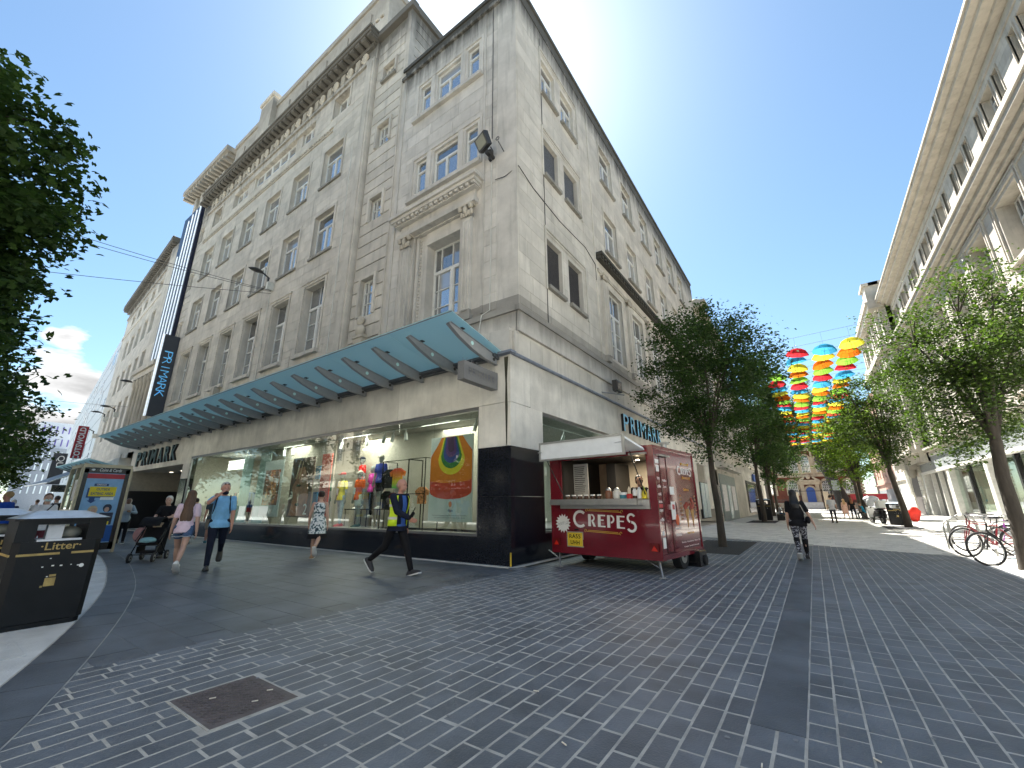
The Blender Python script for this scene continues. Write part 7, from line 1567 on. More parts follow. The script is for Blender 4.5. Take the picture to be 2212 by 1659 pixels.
bk1 = sm('frame_dark_red', (.2, .01, .02), rough=.3); bk2 = sm('frame_purple', (.25, .03, .28), rough=.3); bk3 = sm('frame_silver', (.3, .3, .3), rough=.3, metal=.6)
def BM(x, y, rz, tilt=0): return T(x, y) @ RZ(rz) @ RX(tilt)
bike('black bicycle with a black pannier bag, nearest in the row at the right', BM(3.38, 13.95, 202, 6), blk, basket=blk_c)
bike('dark red bicycle with its wheel towards the camera, second from the near end', BM(3.45, 15.9, 200, -4), bk1)
bike('purple framed bicycle with silver handlebars in the row at the right', BM(4.3, 16.6, 196, 5), bk2)
bike('silver bicycle leaning by the big tree trunk at the right edge', BM(4.5, 14.9, 185, -6), bk3, basket=None)
bike('black road bicycle with drop handlebars behind the dark red one', BM(3.8, 17.6, 202, 4), sm('frame_maroon', (.1, .015, .02), rough=.3), drop=True)
for k, (x, y) in enumerate(((3.35, 17.9), (3.7, 19.4), (4.0, 20.9), (3.9, 16.2))):
    h_ = .82; pts = [(-.38, 0, 0), (-.38, 0, h_-.2)]+[(-.38+.2-.2*math.cos(a), 0, h_-.2+.2*math.sin(a)) for a in (R_(30), R_(60), R_(90))]+[(.18+.2*math.sin(a), 0, h_-.2+.2*math.cos(a)) for a in (0, R_(30), R_(60), R_(90))]+[(.38, 0, 0)]
    obj('cycle_stand', MB().path(pts, .024, 8), stand_m, None, BM(x, y, 18), label='steel hoop cycle stand, %s' % ('nearest to the dark tree pits, beside the dark red bicycle', 'second hoop up the lane', 'third and farthest hoop up the lane', 'hoop hidden among the bicycles')[k], cat='cycle stand', group='steel hoop cycle stands')
# ---------------------------------------------------------------- scooter with rubbish
sc = thing('motor_scooter', 'black and white motor scooter parked by the right litter bin', 'scooter', (3.15, 36.3, 0), R_(20)); 
wheel(sc, (0, -.62, .24), .24, .12, (1, 0, 0)); wheel(sc, (0, .62, .24), .24, .1, (1, 0, 0))
obj('rear_body', MB().rings([[(a*.2*w1, y_, .35+h1*b_) for a, b_ in ((-1, 0), (-1, .8), (-.4, 1), (.4, 1), (1, .8), (1, 0))] for y_, w1, h1 in ((-.95, .5, .45), (-.7, 1, .55), (-.2, 1, .5), (.05, .8, .3))]), blk, sc)
obj('footboard', MB().box(-.2, .2, .0, .4, .3, .36), blk, sc); obj('leg_shield', MB().prism([(.38, .3), (.55, .35), (.62, 1.0), (.5, 1.0)], -.24, .24, 'x'), fw, sc); obj('seat', MB().ell((0, -.4, .88), (.17, .42, .09)), blk_c, sc)
obj('handlebar', MB().tube((-.34, .45, 1.08), (.34, .45, 1.08), .018).tube((0, .5, .95), (0, .47, 1.1), .04).tube((-.25, .45, 1.08), (-.32, .42, 1.28), .008).ell((-.34, .42, 1.33), (.06, .02, .05)).tube((0, .55, 1), (0, .62, .24), .03), blk, sc)
bxo = obj('delivery_box', MB().cbox(-.25, .25, -1.05, -.6, .95, 1.4, .03), fw, sc); obj('green_label', MB().box(.251, .255, -.95, -.7, 1.0, 1.35), sm('label_green', (.1, .35, .05)), bxo)
obj('bag', MB().ell((3.0, 35.7, 1.5), (.4, .35, .22)).ell((2.9, 35.5, 1.3), (.2, .2, .3)).xf(T(-3.1, -36.6)), sm('bag_white', (.6, .62, .66), rough=.35), sw_)
ru = thing('red_bag', 'bright red crumpled bag standing on the sunlit paving before the shop fronts', 'bag', (5.5, 40.5, .0))
m = MB(); m.rings([[(w1*math.cos(a)+.1*z_, .4*w1*math.sin(a), z_+.04*math.sin(3*a)) for a in [k*.785 for k in range(8)]] for w1, z_ in ((.12, 0), (.24, .12), (.32, .45), (.34, .7), (.15, .95))]); obj('bag', m, mat('bag_red', (.75, .03, .015), rough=.6, amt=.2), ru)
# ---------------------------------------------------------------- hanging umbrellas
ucols = [('red', (.50, .03, .04)), ('blue', (.05, .30, .50)), ('yellow', (.55, .52, .05)), ('orange', (.55, .13, .01)), ('green', (.20, .42, .05))]
def ufab(n, c):
    m = bpy.data.materials.new('umbrella_'+n); m.use_nodes = True; t = m.node_tree; t.nodes.clear(); o = t.nodes.new('ShaderNodeOutputMaterial'); a = t.nodes.new('ShaderNodeBsdfTranslucent'); d = t.nodes.new('ShaderNodeBsdfDiffuse'); x = t.nodes.new('ShaderNodeMixShader')
    a.inputs[0].default_value = (*c, 1); d.inputs[0].default_value = (*c, 1); x.inputs[0].default_value = .5; t.links.new(a.outputs[0], x.inputs[1]); t.links.new(d.outputs[0], x.inputs[2]); t.links.new(x.outputs[0], o.inputs[0]); return m
um = MB(); R0 = .51; nR = 8
prof_ = [(.0, .36), (.2, .32), (.38, .21), (R0, .0)]
rs_ = []
for j_, (r_, z_) in enumerate(prof_):
    ring_ = []
    for k in range(nR*2):
        a = k*math.pi/nR; rr = r_*(.955 if k % 2 else 1) if j_ > 0 else .001; ring_.append((rr*math.cos(a), rr*math.sin(a), z_+(.012 if (k % 2 and j_ == 3) else 0)))
    rs_.append(ring_)
um.rings(rs_[::-1], cap=False, smooth=False); um_v = um
ufr = MB().tube((0, 0, -.42), (0, 0, .34), .006, n=5).path([(0, 0, -.42), (.0, .0, -.48), (.03, 0, -.52), (.07, 0, -.5), (.08, 0, -.45)], .011, 5)
for k in range(nR):
    a = 2*k*math.pi/nR; pr = [(r_*math.cos(a), r_*math.sin(a), z_-.008) for r_, z_ in prof_]; ufr.path(pr, .003, 3); ufr.tube((0, 0, .0), pr[2], .002, n=3)
ufm = ufr.mesh('handle_and_ribs'); ufm.materials.append(blk)
ume = []
for n_, c_ in ucols: me = um.mesh('canopy'); me.materials.append(ufab(n_, c_)); ume.append(me)
cols_ = [(-.62, 1, 5), (.47, 0, 0), (1.62, 1, 0), (2.66, 2, 0)]
names = ['leftmost', 'second', 'third', 'rightmost']
wr_ = MB()
rows_ = [24.0+k*1.5 for k in range(28)]
for ci, (ux, ph, k0) in enumerate(cols_):
    for k, uy in enumerate(rows_):
        if k < k0-2: continue
        col_i = (ph+k) % 5 if ci != 0 else (k+1) % 5
        zz = 8.58+rng.uniform(-.05, .05); xx_ = ux+(uy-24)*(-.004)+rng.uniform(-.05, .05)
        Mu = T(xx_, uy+rng.uniform(-.08, .08), zz-.2) @ Matrix.Rotation(rng.uniform(0, .8), 4, 'Z') @ RX(rng.uniform(-7, 7)) @ RY(rng.uniform(-9, 9))
        u = thing('hanging_umbrella', '%s umbrella hung over the lane, %s from the front in the %s column' % (ucols[col_i][0], ordn(k), names[ci]), 'umbrella', M=Mu, group='coloured umbrellas strung above the lane')
        link('canopy', ume[col_i], None, u); link('handle', ufm, None, u)
        wr_.tube((xx_, uy, 9.3), (xx_, uy, 8.7), .004, n=3)
for k, uy in enumerate(rows_):
    wr_.tube((-6, uy, 9.05), (10, uy, 9.6), .007, n=4)
obj('umbrella_wires', wr_, wm_, label='thin cross wires over the lane carrying the umbrellas', cat='wire')
# ---------------------------------------------------------------- trees
bark = mat('bark', (.055, .045, .035), rough=.9, amt=.35, sc=6, bump=1, bsc=30, stretch=(1, 1, .3)); bark_d = mat('bark_dark', (.035, .03, .025), rough=.9, amt=.3, sc=6, bump=1)
def leafm(name, c, tr_=.28):
    m = bpy.data.materials.new(name); m.use_nodes = True; t = m.node_tree; L = t.links; b = t.nodes['Principled BSDF']; o = t.nodes['Material Output']
    g = t.nodes.new('ShaderNodeNewGeometry'); r = t.nodes.new('ShaderNodeValToRGB'); L.new(g.outputs['Random Per Island'], r.inputs[0])
    r.color_ramp.elements[0].color = (c[0]*.55, c[1]*.6, c[2]*.6, 1); r.color_ramp.elements[1].color = (c[0]*1.5, c[1]*1.35, c[2]*1.1, 1)
    L.new(r.outputs[0], b.inputs['Base Color']); b.inputs['Roughness'].default_value = .6; b.inputs['Specular IOR Level'].default_value = .22
    a = t.nodes.new('ShaderNodeBsdfTranslucent'); sc_ = t.nodes.new('ShaderNodeVectorMath'); sc_.operation = 'MULTIPLY'; L.new(r.outputs[0], sc_.inputs[0]); sc_.inputs[1].default_value = (1.9, 2.2, .9); L.new(sc_.outputs[0], a.inputs[0])
    x = t.nodes.new('ShaderNodeMixShader'); x.inputs[0].default_value = tr_; L.new(b.outputs[0], x.inputs[1]); L.new(a.outputs[0], x.inputs[2]); L.new(x.outputs[0], o.inputs[0]); return m
lf1 = leafm('leaves_dark_green', (.035, .07, .022)); lf2 = leafm('leaves_mid_green', (.042, .072, .018)); lf3 = leafm('leaves_bright_green', (.11, .18, .03))
def tree(label, base, th, cc, cr, nclu, nleaf, ls, lm, tr_r=.12, seed=1, bm=None, lean=(0, 0), shape=None, maple=False, group=None, rmin=.25, csz=1.):
    r = random.Random(seed); root = thing('street_tree', label, 'tree', base, group=group); B = Vector(base); bm = bm or bark
    trunk = MB(); fork = Vector((lean[0], lean[1], th)); pts = [Vector((0, 0, -.05)), Vector((lean[0]*.25+.02, lean[1]*.3, th*.33)), Vector((lean[0]*.6-.02, lean[1]*.6, th*.7)), fork]
    trunk.path(pts, [tr_r*1.25, tr_r, tr_r*.88, tr_r*.8], 9)
    C = Vector(cc)-B; clusters = []
    tries = 0
    while len(clusters) < nclu and tries < nclu*30:
        tries += 1; v = Vector((r.gauss(0, 1), r.gauss(0, 1), r.gauss(0, 1))).normalized(); d = r.uniform(rmin, 1)**.55
        n_ = mnoise.noise(v*1.9+Vector((seed, 0, 0))); k = d*(1+.32*n_)
        p = C+Vector((v.x*cr[0], v.y*cr[1], v.z*cr[2]))*k
        if shape and not shape(p+B): continue
        clusters.append(p)
    limbs = []
    for k in range(6):
        a = k*1.05+r.uniform(-.3, .3); e = C+Vector((math.cos(a)*cr[0]*.45, math.sin(a)*cr[1]*.45, r.uniform(-.3, .5)*cr[2])); m1 = fork.lerp(e, .45)+Vector((0, 0, .12*cr[2]))
        P_ = [fork, fork.lerp(m1, .5), m1, e]; trunk.path(P_, [tr_r*.55, tr_r*.42, tr_r*.3, tr_r*.16], 6); limbs.append(P_)
    top = C+Vector((0, 0, cr[2]*.5)); P_ = [fork, fork.lerp(top, .3)+Vector((.1, 0, 0)), fork.lerp(top, .7), top]; trunk.path(P_, [tr_r*.7, tr_r*.5, tr_r*.3, tr_r*.12], 6); limbs.append(P_)
    nodes_ = [p for L_ in limbs for p in L_[1:]]
    for c in clusters[::2]:
        n_ = min(nodes_, key=lambda q: (q-c).length); trunk.path([n_, n_.lerp(c, .5)+Vector((0, 0, .06*cr[2])), c], [tr_r*.16, tr_r*.1, tr_r*.04], 4)
    obj('trunk', trunk, bm, root)
    vs, fs = [], []
    for c in clusters:
        sz = csz*r.uniform(.16, .30)*min(cr); n_ = int(nleaf/nclu*r.uniform(.6, 1.4))
        for _ in range(n_):
            d = Vector((r.gauss(0, 1), r.gauss(0, 1), r.gauss(0, .62))); p = c+d*sz*.62
            s = ls*r.uniform(.7, 1.25); q = Euler((r.gauss(0, .55), r.gauss(0, .55), r.uniform(0, 6.28))).to_matrix(); o = len(vs)
            if maple:
                for (a, b_, z_) in ((0, -.5, 0), (-.5, -.25, -.1), (-.22, .1, 0), (-.5, .4, -.12), (0, .6, -.08), (.5, .4, -.12), (.22, .1, 0), (.5, -.25, -.1)): vs.append(tuple(p+q @ Vector((a*s, b_*s, z_*s))))
                fs += [(o, o+2, o+1), (o, o+6, o+2), (o, o+7, o+6), (o+2, o+4, o+3), (o+2, o+6, o+4), (o+6, o+5, o+4)]
            else:
                for (a, b_, z_) in ((0, -.5, 0), (.3, 0, .1), (0, .55, 0), (-.3, 0, .1)): vs.append(tuple(p+q @ Vector((a*s, b_*s, z_*s))))
                fs += [(o, o+1, o+2), (o, o+2, o+3)]
    me = bpy.data.meshes.new('crown'); me.from_pydata(vs, [], fs); me.materials.append(lm); link('crown', me, None, root, WM[root])
    return root
EDGE = [(.0, .06), (.1, .062), (.2, .05), (.34, .02), (.44, .05), (.52, .068), (.6, .045), (.67, .01), (.75, -.08), (.85, -.3)]
def edge(p, sub=0):
    e = (p.z-1.33)/max(-p.x, 1); lim = -.4
    for (a, b), (c, d) in zip(EDGE, EDGE[1:]):
        if a <= e <= c: lim = b+(d-b)*(e-a)/(c-a)
    return p.z > 1.3 and p.y < -p.x*(lim+.008-sub)
tree('big dark leaved maple hanging in from the left edge of the street', (-14.2, -2.2, 0), 3.0, (-13.2, -1.9, 5.9), (3.4, 3.2, 4.7), 330, 46000, .135, lf1, .2, 3, maple=True, shape=edge, csz=.62)
tree('maple behind the big one at the left, its foliage reaching lower', (-19.5, -2.0, 0), 2.5, (-19.5, -1.0, 4.8), (3.4, 3.3, 3.9), 220, 31000, .15, lf1, .2, 9, maple=True, shape=lambda p: edge(p, .02), csz=.8)
tree('lighter green tree further down the street past the maples', (-42, 2.4, 0), 2.5, (-42, 2.6, 5.2), (5, 2.7, 3.2), 70, 9000, .26, lf2, .2, 5, shape=lambda p: p.y < 4.6)
tree('tree standing behind the crowd at the far left', (-33, -1.5, 0), 2.5, (-33, -.5, 5.0), (5, 3.2, 3.6), 80, 10000, .25, lf1, .2, 6)
gl, gr = 'street trees along the left side of the lane', 'street trees along the right side of the lane'
tree('dark green street tree just behind the crepe trailer, nearest on the left of the lane', (-2.58, 15.2, 0), 3.05, (-2.3, 15.4, 5.5), (2.1, 2.0, 3.0), 170, 33000, .10, lf1, .105, 11, group=gl, csz=1.0)
tree('second street tree on the left of the lane, standing in its own dark pit', (-3.1, 35.6, 0), 3.6, (-2.6, 35.6, 8.0), (2.4, 2.6, 4.6), 100, 15000, .17, lf1, .15, 12, group=gl)
tree('third street tree on the left of the lane, behind the umbrellas', (-3.6, 52, 0), 3.6, (-2.7, 52, 9), (3.2, 3, 5.4), 90, 12000, .22, lf1, .17, 13, group=gl)
tree('fourth street tree on the left of the lane close to the brick hall', (-4.4, 72, 0), 3.4, (-3.6, 72, 9.0), (3.6, 3, 6), 80, 10000, .28, lf1, .2, 14, group=gl)
tree('large bright street tree beside the bicycles at the right edge', (3.32, 13.35, 0), 2.6, (3.6, 13.7, 4.55), (1.95, 1.8, 2.2), 165, 25000, .08, lf2, .125, 21, group=gr, lean=(.12, 0), rmin=.1, csz=.9)
tree('street tree by the right litter bin, second on the right of the lane', (3.95, 31.4, 0), 3.0, (3.7, 31.5, 6.3), (2.1, 2.1, 2.7), 90, 12000, .14, lf2, .15, 22, group=gr, lean=(-.2, 0))
tree('third street tree on the right of the lane, paler and further back', (3.4, 47, 0), 3.0, (3.2, 47, 6.6), (2.5, 2.6, 4.0), 80, 11000, .19, lf3, .15, 23, group=gr)
tree('fourth street tree on the right of the lane near the pavilion', (4.4, 66, 0), 3.2, (3.6, 66, 8.6), (3.6, 3, 5), 70, 9000, .26, lf2, .2, 24, group=gr)
tree('huge dark trunked tree standing before the brick hall behind the umbrellas', (4.4, 92, 0), 9, (2.5, 92, 16.5), (8, 5, 6.5), 120, 15000, .4, lf1, .9, 25, bm=bark_d, lean=(-2.6, 0), rmin=.1)
tree('tall leafy tree behind the umbrellas at the left of the brick hall', (-7, 97, 0), 6, (-4.5, 97, 15), (6, 4, 6), 80, 11000, .42, lf2, .5, 26)
# trees across the street, mirrored in the show window
tree('street tree across the street mirrored at the left of the show window', (-26, -7.5, 0), 2.6, (-26, -7.5, 5.4), (2.8, 2.4, 2.8), 60, 5500, .2, lf3, .15, 31)
# ---------------------------------------------------------------- what stands in the show window (plinth top at z=.6)
FZ = .6
posm = mat('poster_white', (.62, .66, .66), rough=.4, amt=.03)
def hang_poster(label, x0, x1, z0, z1, m_, y=8.62):
    p = wthing('poster', label, 'poster', ((x0+x1)/2, y, z0)); obj('panel', MB().box(x0, x1, y, y+.03, z0, z1), m_, p); obj('hanging_wire', MB().tube((x0+.1, y, z1), (x0+.1, y, 3.76), .003, n=3).tube((x1-.1, y, z1), (x1-.1, y, 3.76), .003, n=3), cbl, p); return p
p = hang_poster('white poster with rainbow coloured drop shapes at the right end of the show window', -8.95, -7.34, .88, 3.2, posm)
rb_ = [((.62, .06, .03), 1.0), ((.78, .22, .02), .93), ((.80, .66, .04), .70), ((.05, .22, .06), .55), ((.05, .07, .32), .42), ((.14, .05, .22), .28), ((.08, .03, .10), .16)]
def clipx(pts): return [(min(max(a, -8.93), -7.36), min(max(b, .9), 3.18)) for a, b in pts]
for k, (c, s) in enumerate(rb_):
    if k == 0: pts = [(-8.93, 1.9), (-8.93, 2.65), (-8.5, 3.18), (-7.75, 3.18), (-7.36, 2.75), (-7.36, 1.9), (-7.36, 1.62)]+[(-8.14+.79*math.cos(R_(a)), 1.68-.22*math.sin(R_(a))) for a in range(0, 181, 20)]+[(-8.93, 1.65)]
    elif k == 1: pts = [(-8.93, 1.95), (-8.93, 2.6), (-8.52, 3.18), (-7.72, 3.18), (-7.36, 2.7), (-7.36, 1.95)]+[(-8.14+.79*math.cos(R_(a)), 2.0-.1*math.sin(R_(a))) for a in range(0, 181, 20)]
    else:
        cx_, r_ = -8.12, .50*s/.7; cz = 2.62-.0*k; bot = 2.12+(.7-s)*1.15
        pts = [(cx_-r_*.45-.08, 3.17), (cx_+r_*.45+.02, 3.17)]+[(cx_+r_*math.cos(R_(a)), bot+r_*.9-r_*.9*math.sin(R_(a))) for a in range(0, 181, 15)]
    obj('colour_drop', MB().prism(clipx(pts), 8.62-.004*(k+1), 8.62-.004*k, 'y'), sm('rainbow_%d' % k, c, rough=.45, amt=.03), p)
obj('emblem', MB().ell((-8.1, 8.6, 1.33), (.06, .01, .08)), sm('rainbow_1', (.8, .2, .02)), p); obj('lettering', text_mb('ilga', .09, .17, .004, .01), adk, p, T(-8.1, 8.615, 1.12))
for k, s_ in enumerate(('We are proud to support ILGA World and their work to achieve', 'equal rights for LGBTI people. For more info visit ilga.org')): obj('lettering', text_mb(s_, .035, 1.25-.1*k, .003), sm('poster_text_grey', (.3, .3, .3)), p, T(-8.15, 8.615, 1.02-.06*k))
p = hang_poster('pale poster with an orange and red photograph, left part of the show window', -18.9, -17.35, .9, 3.13, posm)
obj('photograph', MB().box(-18.72, -17.52, 8.605, 8.62, 1.34, 2.74), mat('print_warm', (.42, .10, .03), amt=.9, sc=2.6, rough=.3), p)
m = MB()
for k in range(14): m.ell((rng.uniform(-18.6, -17.65), 8.603, rng.uniform(1.45, 2.65)), (rng.uniform(.05, .14), .004, rng.uniform(.06, .2)), n=8, m=5)
obj('printed_shapes', m, mat('print_orange', (.75, .25, .05), amt=.6, sc=9, rough=.3), p)
p = hang_poster("dark brown poster with a close up face and a large figure 2", -16.65, -15.1, .9, 3.1, mat('print_brown', (.09, .035, .025), amt=.6, sc=1.8, rough=.3))
m = MB().prism([(-16.5, .95), (-15.35, .95), (-15.3, 1.7), (-15.45, 2.3), (-15.75, 2.75), (-16.1, 2.7), (-16.2, 2.3), (-16.45, 2.0), (-16.3, 1.6)], 8.605, 8.62, 'y'); obj('printed_face', m, mat('print_skin', (.42, .18, .11), amt=.45, sc=2.5, rough=.3), p)
m = MB().ell((-16.0, 8.602, 2.05), (.16, .004, .05)).ell((-15.95, 8.602, 1.35), (.14, .004, .06)); obj('printed_eye', m, blk, p)
obj('printed_streak', MB().tube((-16.25, 8.6, 2.3), (-16.05, 8.6, 3.0), .02, n=4).tube((-16.0, 8.6, 2.3), (-15.85, 8.6, 2.95), .015, n=4), sm('streak_cream', (.7, .55, .35)), p); obj('lettering', text_mb('2', .38, .25, .004), whp, p, T(-15.35, 8.6, 1.0))
p = hang_poster('narrow red banner repeating the word reductions, left of the mannequins', -14.6, -13.98, .95, 3.14, sm('banner_red', (.6, .06, .04), rough=.4))
for k in range(11): obj('lettering', text_mb('REDUCTIONS', .12, .54, .004, .0), sm('banner_pink', (.75, .3, .26)), p, T(-14.29, 8.612, 2.45-k*.135))
for k, (z0, z1) in enumerate(((2.27, 2.75), (1.3, 1.8))): p = hang_poster('small blue panel, %s, beside the red banner' % ('upper' if k == 0 else 'lower'), -15.18, -14.88, z0, z1, sm('panel_blue', (.03, .22, .42), rough=.35), y=8.75)
# tall pale glass cylinder displays on the left
for k, x_ in enumerate((-19.6, -21.2)): c_ = wthing('display_screen', 'tall frosted pale green display screen, %s in the left part of the show window' % ordn(k), 'display screen', (x_, 8.9, FZ)); obj('screen', MB().box(x_-.45, x_+.45, 8.9, 8.94, FZ, 3.6), sm('frosted_green', (.36, .48, .46), rough=.25), c_); obj('foot', MB().box(x_-.5, x_+.5, 8.85, 9.0, FZ, FZ+.03), canm, c_)
# mannequins
tee = lambda n, c: cloth(n, c)
tag_m = sm('swing_ticket', (.6, .7, .72), rough=.4)
def tagx(i): P, H = i['P'], i['H']; obj('ticket', MB().cbox(-.05, .05, -.02, 0, -.11, .11, .01).xf(Matrix.Translation(P(0, .10*H+.02, .1*H))), tag_m, i['root'])
def manneq(label, x, y, f, h, z0=FZ, **k): return person(label, x, y, f, h, (4, 2, -5, 3), 0, (.05, .02, -.33), (.05, .02, -.33), skin=manq, face=False, vox=.014, name='mannequin', cat='mannequin', z0=z0, **k)
wt = sm('trainer_white', (.72, .72, .68)); redsh = sm('shoe_red', (.5, .03, .06))
manneq('mannequin in a yellow T-shirt, pale jeans and red cap standing on the window floor', -14.05, 9.2, 180, 1.9, shirt=tee('yellow_tee', (.68, .62, .04)), trousers=cloth('pale_denim', (.32, .42, .48), amt=.3), shoes=(redsh, redsh), capc=cloth('cap_red', (.4, .02, .03)), extras=tagx)
manneq('mannequin in an orange T-shirt and white shorts with dark trainers', -12.95, 9.15, 178, 1.9, shirt=tee('orange_tee', (.75, .13, .02)), shorts=cloth('pale_shorts', (.58, .62, .58)), shoes=(sm('trainer_green', (.04, .1, .09)), wt), capc=cloth('cap_cream', (.5, .48, .42)), hem=.5, extras=tagx)
plb = wthing('display_table', 'low black framed table holding the red shirted mannequin', 'table', (-13.6, 9.65, FZ)); plc = wthing('display_table', 'low black framed table holding the navy shirted mannequin', 'table', (-12.35, 9.65, FZ))
for p_, x_ in ((plb, -13.6), (plc, -12.35)):
    obj('top', MB().box(x_-.5, x_+.5, 9.4, 9.9, 1.16, 1.19), blk, p_); m = MB()
    for a in (-.48, .46):
        for b_ in (9.42, 9.86): m.box(x_+a, x_+a+.02, b_, b_+.02, FZ, 1.16)
    obj('leg', m, blk, p_)
manneq('mannequin in a red T-shirt and navy cap raised on a table', -13.6, 9.65, 165, 1.88, z0=1.19, shirt=tee('red_tee', (.62, .02, .02)), trousers=denim, shoes=(wt, wt), capc=navy_c)
manneq('mannequin in a navy T-shirt and dark shorts raised on a table', -12.5, 9.65, 190, 1.88, z0=1.19, shirt=tee('royal_tee', (.03, .05, .25)), shorts=blk_c, shoes=(wt, wt), hem=.7, capc=cloth('cap_cream', (.5, .48, .42)))
manneq('mannequin in a dark green T-shirt and black skirt at the left of the group', -14.75, 9.05, 170, 1.82, shirt=tee('green_tee', (.01, .10, .04)), shorts=blk_c, hem=.9, shoes=(wt, wt), hair='bob', hairc=sm('wig_green', (.03, .1, .05)))
manneq('mannequin in a magenta top standing behind the orange one', -13.2, 9.85, 175, 1.85, z0=.9, shirt=tee('magenta_tee', (.5, .05, .3)), trousers=blk_c, shoes=(wt, wt))
# garment rails
def rail(label, x0, x1, y, h):
    r = wthing('garment_rail', label, 'garment rail', ((x0+x1)/2, y, FZ)); m = MB()
    for a in (x0, x1): m.box(a-.012, a+.012, y-.3, y-.28, FZ, FZ+h).box(a-.012, a+.012, y+.28, y+.3, FZ, FZ+h).box(a-.012, a+.012, y-.3, y+.3, FZ+h-.02, FZ+h)
    for z in (FZ+h, FZ+h*.5, FZ+.05): m.box(x0, x1, y-.3, y-.28, z-.02, z)
    obj('frame', m, blk, r); return r
rail('tall black framed garment rail with patterned clothes behind the striding man', -11.45, -10.2, 9.2, 2.1); rail('black framed rail with a rainbow T-shirt next to the rainbow poster', -10.1, -9.35, 9.1, 2.1)
def garment(label, x, z, w_, h_, m_, y=9.1): g_ = wthing('hanging_garment', label, 'garment', (x, y, z)); obj('cloth', MB().prism([(x-w_/2, z-h_), (x+w_/2, z-h_), (x+w_/2, z-.1), (x+w_*.75, z-.25), (x+w_*.85, z-.12), (x+w_*.3, z), (x-w_*.3, z), (x-w_*.85, z-.12), (x-w_*.75, z-.25), (x-w_/2, z-.1)], y-.03, y+.03, 'y'), m_, g_); obj('hanger', MB().tube((x, y, z), (x, y, z+.12), .005, n=4), chrome, g_)
rbm = bpy.data.materials.new('rainbow_shirt'); rbm.use_nodes = True; t = rbm.node_tree; tg = t.nodes.new('ShaderNodeTexCoord'); sx_ = t.nodes.new('ShaderNodeSeparateXYZ'); rp_ = t.nodes.new('ShaderNodeValToRGB'); t.links.new(tg.outputs['Generated'], sx_.inputs[0]); t.links.new(sx_.outputs[2], rp_.inputs[0]); t.links.new(rp_.outputs[0], t.nodes['Principled BSDF'].inputs['Base Color'])
e_ = rp_.color_ramp.elements; e_[0].color = (.1, .55, .12, 1); e_[1].color = (.7, .03, .02, 1); 
for p_, c_ in ((.3, (.7, .6, .03, 1)), (.6, (.8, .25, .02, 1))): q_ = e_.new(p_); q_.color = c_
garment('T-shirt fading from red through yellow to green, hanging in the window', -10.75, 2.45, .42, .62, rbm, 8.95)
garment('black patterned jacket hanging on the rail', -11.35, 2.45, .36, .6, cloth('dark_pattern', (.03, .03, .035), amt=.6)); garment('long pale dress hanging on the rail', -11.05, 2.4, .28, 1.3, cloth('pale_dress', (.45, .45, .46)), 9.25); garment('black garment on the lower rail', -11.4, 1.75, .34, .55, blk_c); garment('dark red trousers hanging on the lower rail', -10.95, 1.7, .22, .95, cloth('dark_red_trouser', (.2, .03, .03)), 9.0); garment('floral top on the rail by the rainbow poster', -9.75, 1.85, .34, .5, mat('floral_warm', (.5, .2, .08), amt=.9, sc=18))
for q_, (x0, yy_) in enumerate(((-24.6, 10.9), (-22.6, 11.2), (-24.2, 9.9))):
    r_ = wthing('clothes_rail', 'rail of mixed clothes at the back left of the shop, %s' % ('by the far wall', 'right of the far one', 'nearest the glass')[q_], 'clothes rail', (x0+.7, yy_, FZ)); obj('frame', MB().box(x0, x0+.02, yy_, yy_+.02, FZ, 2.0).box(x0+1.5, x0+1.52, yy_, yy_+.02, FZ, 2.0).box(x0, x0+1.52, yy_, yy_+.02, 1.98, 2.0), blk, r_)
    for k in range(11): obj('garment', MB().cbox(x0+.08+k*.13, x0+.17+k*.13, yy_-.22, yy_+.22, 1.95-rng.uniform(.6, 1.0), 1.95, .03), cloth(*rng.choice((('rail_red', (.35, .04, .04)), ('rail_cream', (.5, .45, .36)), ('rail_blue', (.05, .1, .25)), ('rail_black', (.02, .02, .02)), ('rail_teal', (.05, .22, .24)), ('rail_rust', (.4, .15, .04))))), r_)
# spotlights on tracks
spw = mat('spot_white', (.55, .57, .55), rough=.4); ti = 0
def spot(label, x, y, z=3.66, M=None, a=25):
    s_ = thing('spotlight', label, 'spotlight', (x, y, z), group='white track spotlights in the show window'); obj('stem', MB().box(-.015, .015, -.015, .015, -.02, .12), spw, s_); obj('head', MB().tube((0, 0, -.02), (math.sin(R_(a))*.16, -.02, -.26), .055, .06, 12), spw, s_)
for k, (x, y) in enumerate(((-14.05, 9.0), (-12.6, 9.0), (-11.6, 9.0), (-11.15, 9.0), (-10.55, 9.0), (-7.55, 9.0), (-17.55, 9.0), (-18.25, 9.0))): spot('white track spotlight, %s' % ('above the yellow shirted mannequin', 'above the navy shirted mannequin', 'left of a close pair right of the mannequins', 'right of a close pair right of the mannequins', 'above the garment rails', 'above the rainbow poster', 'above the right of the orange poster', 'above the left of the orange poster')[k], x, y, 3.6, a=rng.choice((-25, 20, 30)))
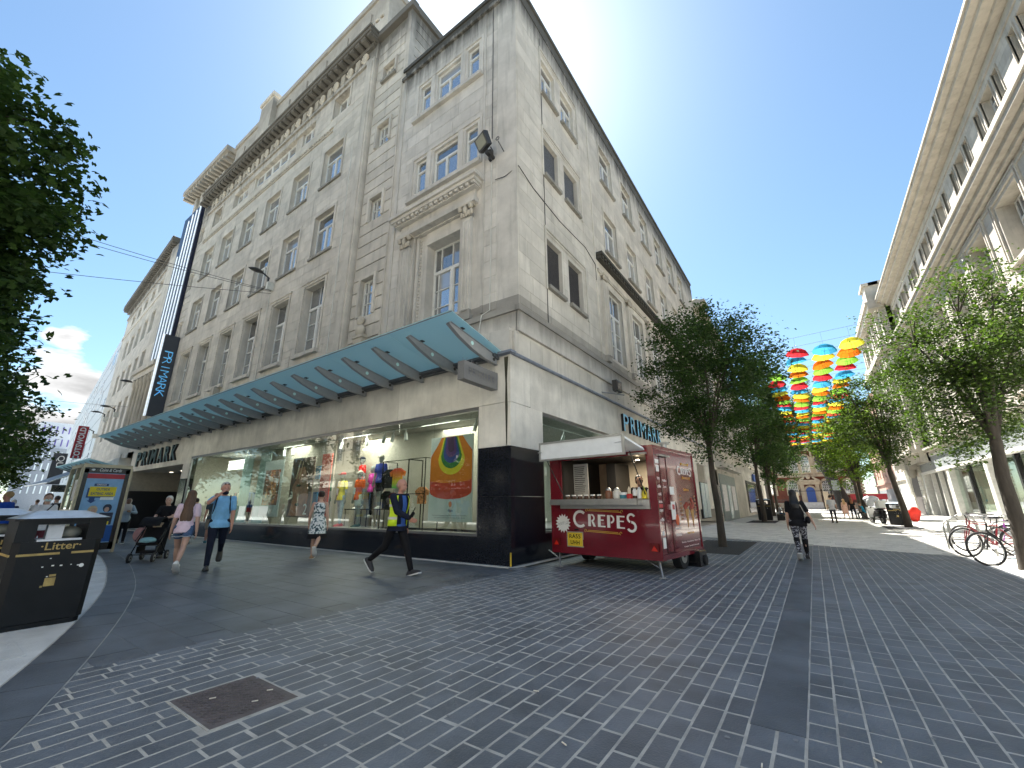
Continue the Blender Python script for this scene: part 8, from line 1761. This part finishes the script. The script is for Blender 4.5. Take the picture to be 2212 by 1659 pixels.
for k, yy_ in enumerate((10.8, 12.3)): spot('white track spotlight in the side window, %s from the corner' % ordn(k), -6.5, yy_, 3.55, a=-30)
tk_ = wthing('light_track', 'white ceiling track carrying the spotlights along the front window', 'light track', (-11, 9, 3.7)); obj('rail', MB().box(-14.3, -6.9, 8.98, 9.02, 3.7, 3.73).box(-19, -14.9, 8.98, 9.02, 3.7, 3.73), spw, tk_)
tk2 = wthing('light_track', 'white ceiling track in the side window behind the hatch', 'light track', (-6.5, 12, 3.7)); obj('rail', MB().box(-6.52, -6.48, 9.8, 19, 3.68, 3.71), spw, tk2)
# ceiling light strips and warm lamps deeper in the shop, lit in the photograph
glow = mat('strip_light', (1, .96, .86), emit=1.6, amt=0); warm = mat('warm_lamp', (1, .78, .45), emit=1.6, amt=0)
for k in range(7): s_ = wthing('ceiling_light', 'horizontal white strip light, %s from the top, glowing in the left part of the shop' % ordn(k), 'ceiling light', (-27, 10, 3.4), group='glowing strip lights inside the shop'); obj('tube', MB().box(-24.4, -22.5, 9.3, 9.33, 3.5-k*.07, 3.515-k*.07), glow, s_)
for k, (x, y, z) in enumerate(((-23.9, 10.2, 2.8), (-23.2, 10.4, 2.4), (-20.0, 10.0, 3.6), (-13.7, 9.75, 3.35))): s_ = wthing('ceiling_light', 'small warm lamp glowing inside the shop, %s' % ('left', 'lower left', 'above the frosted screens', 'behind the mannequins')[k], 'ceiling light', (x, y, z)); obj('bulb', MB().ell((x, y, z), (.09, .09, .03)), warm, s_)
for x, e_w in ((-9, 45), (-13.2, 60), (-17.5, 55), (-22.5, 55)):
    ld_ = bpy.data.lights.new('shop_ceiling_lamp', 'AREA'); ld_.energy = e_w*.42; ld_.size = 1.6; ld_.color = (1, .93, .82); lo = bpy.data.objects.new('shop_ceiling_lamp', ld_); col.objects.link(lo); lo.location = (x, 9.2, 3.72)
ld_ = bpy.data.lights.new('shop_ceiling_lamp', 'AREA'); ld_.energy = 25; ld_.size = 1.6; lo = bpy.data.objects.new('shop_ceiling_lamp', ld_); col.objects.link(lo); lo.location = (-7.3, 13, 3.7)
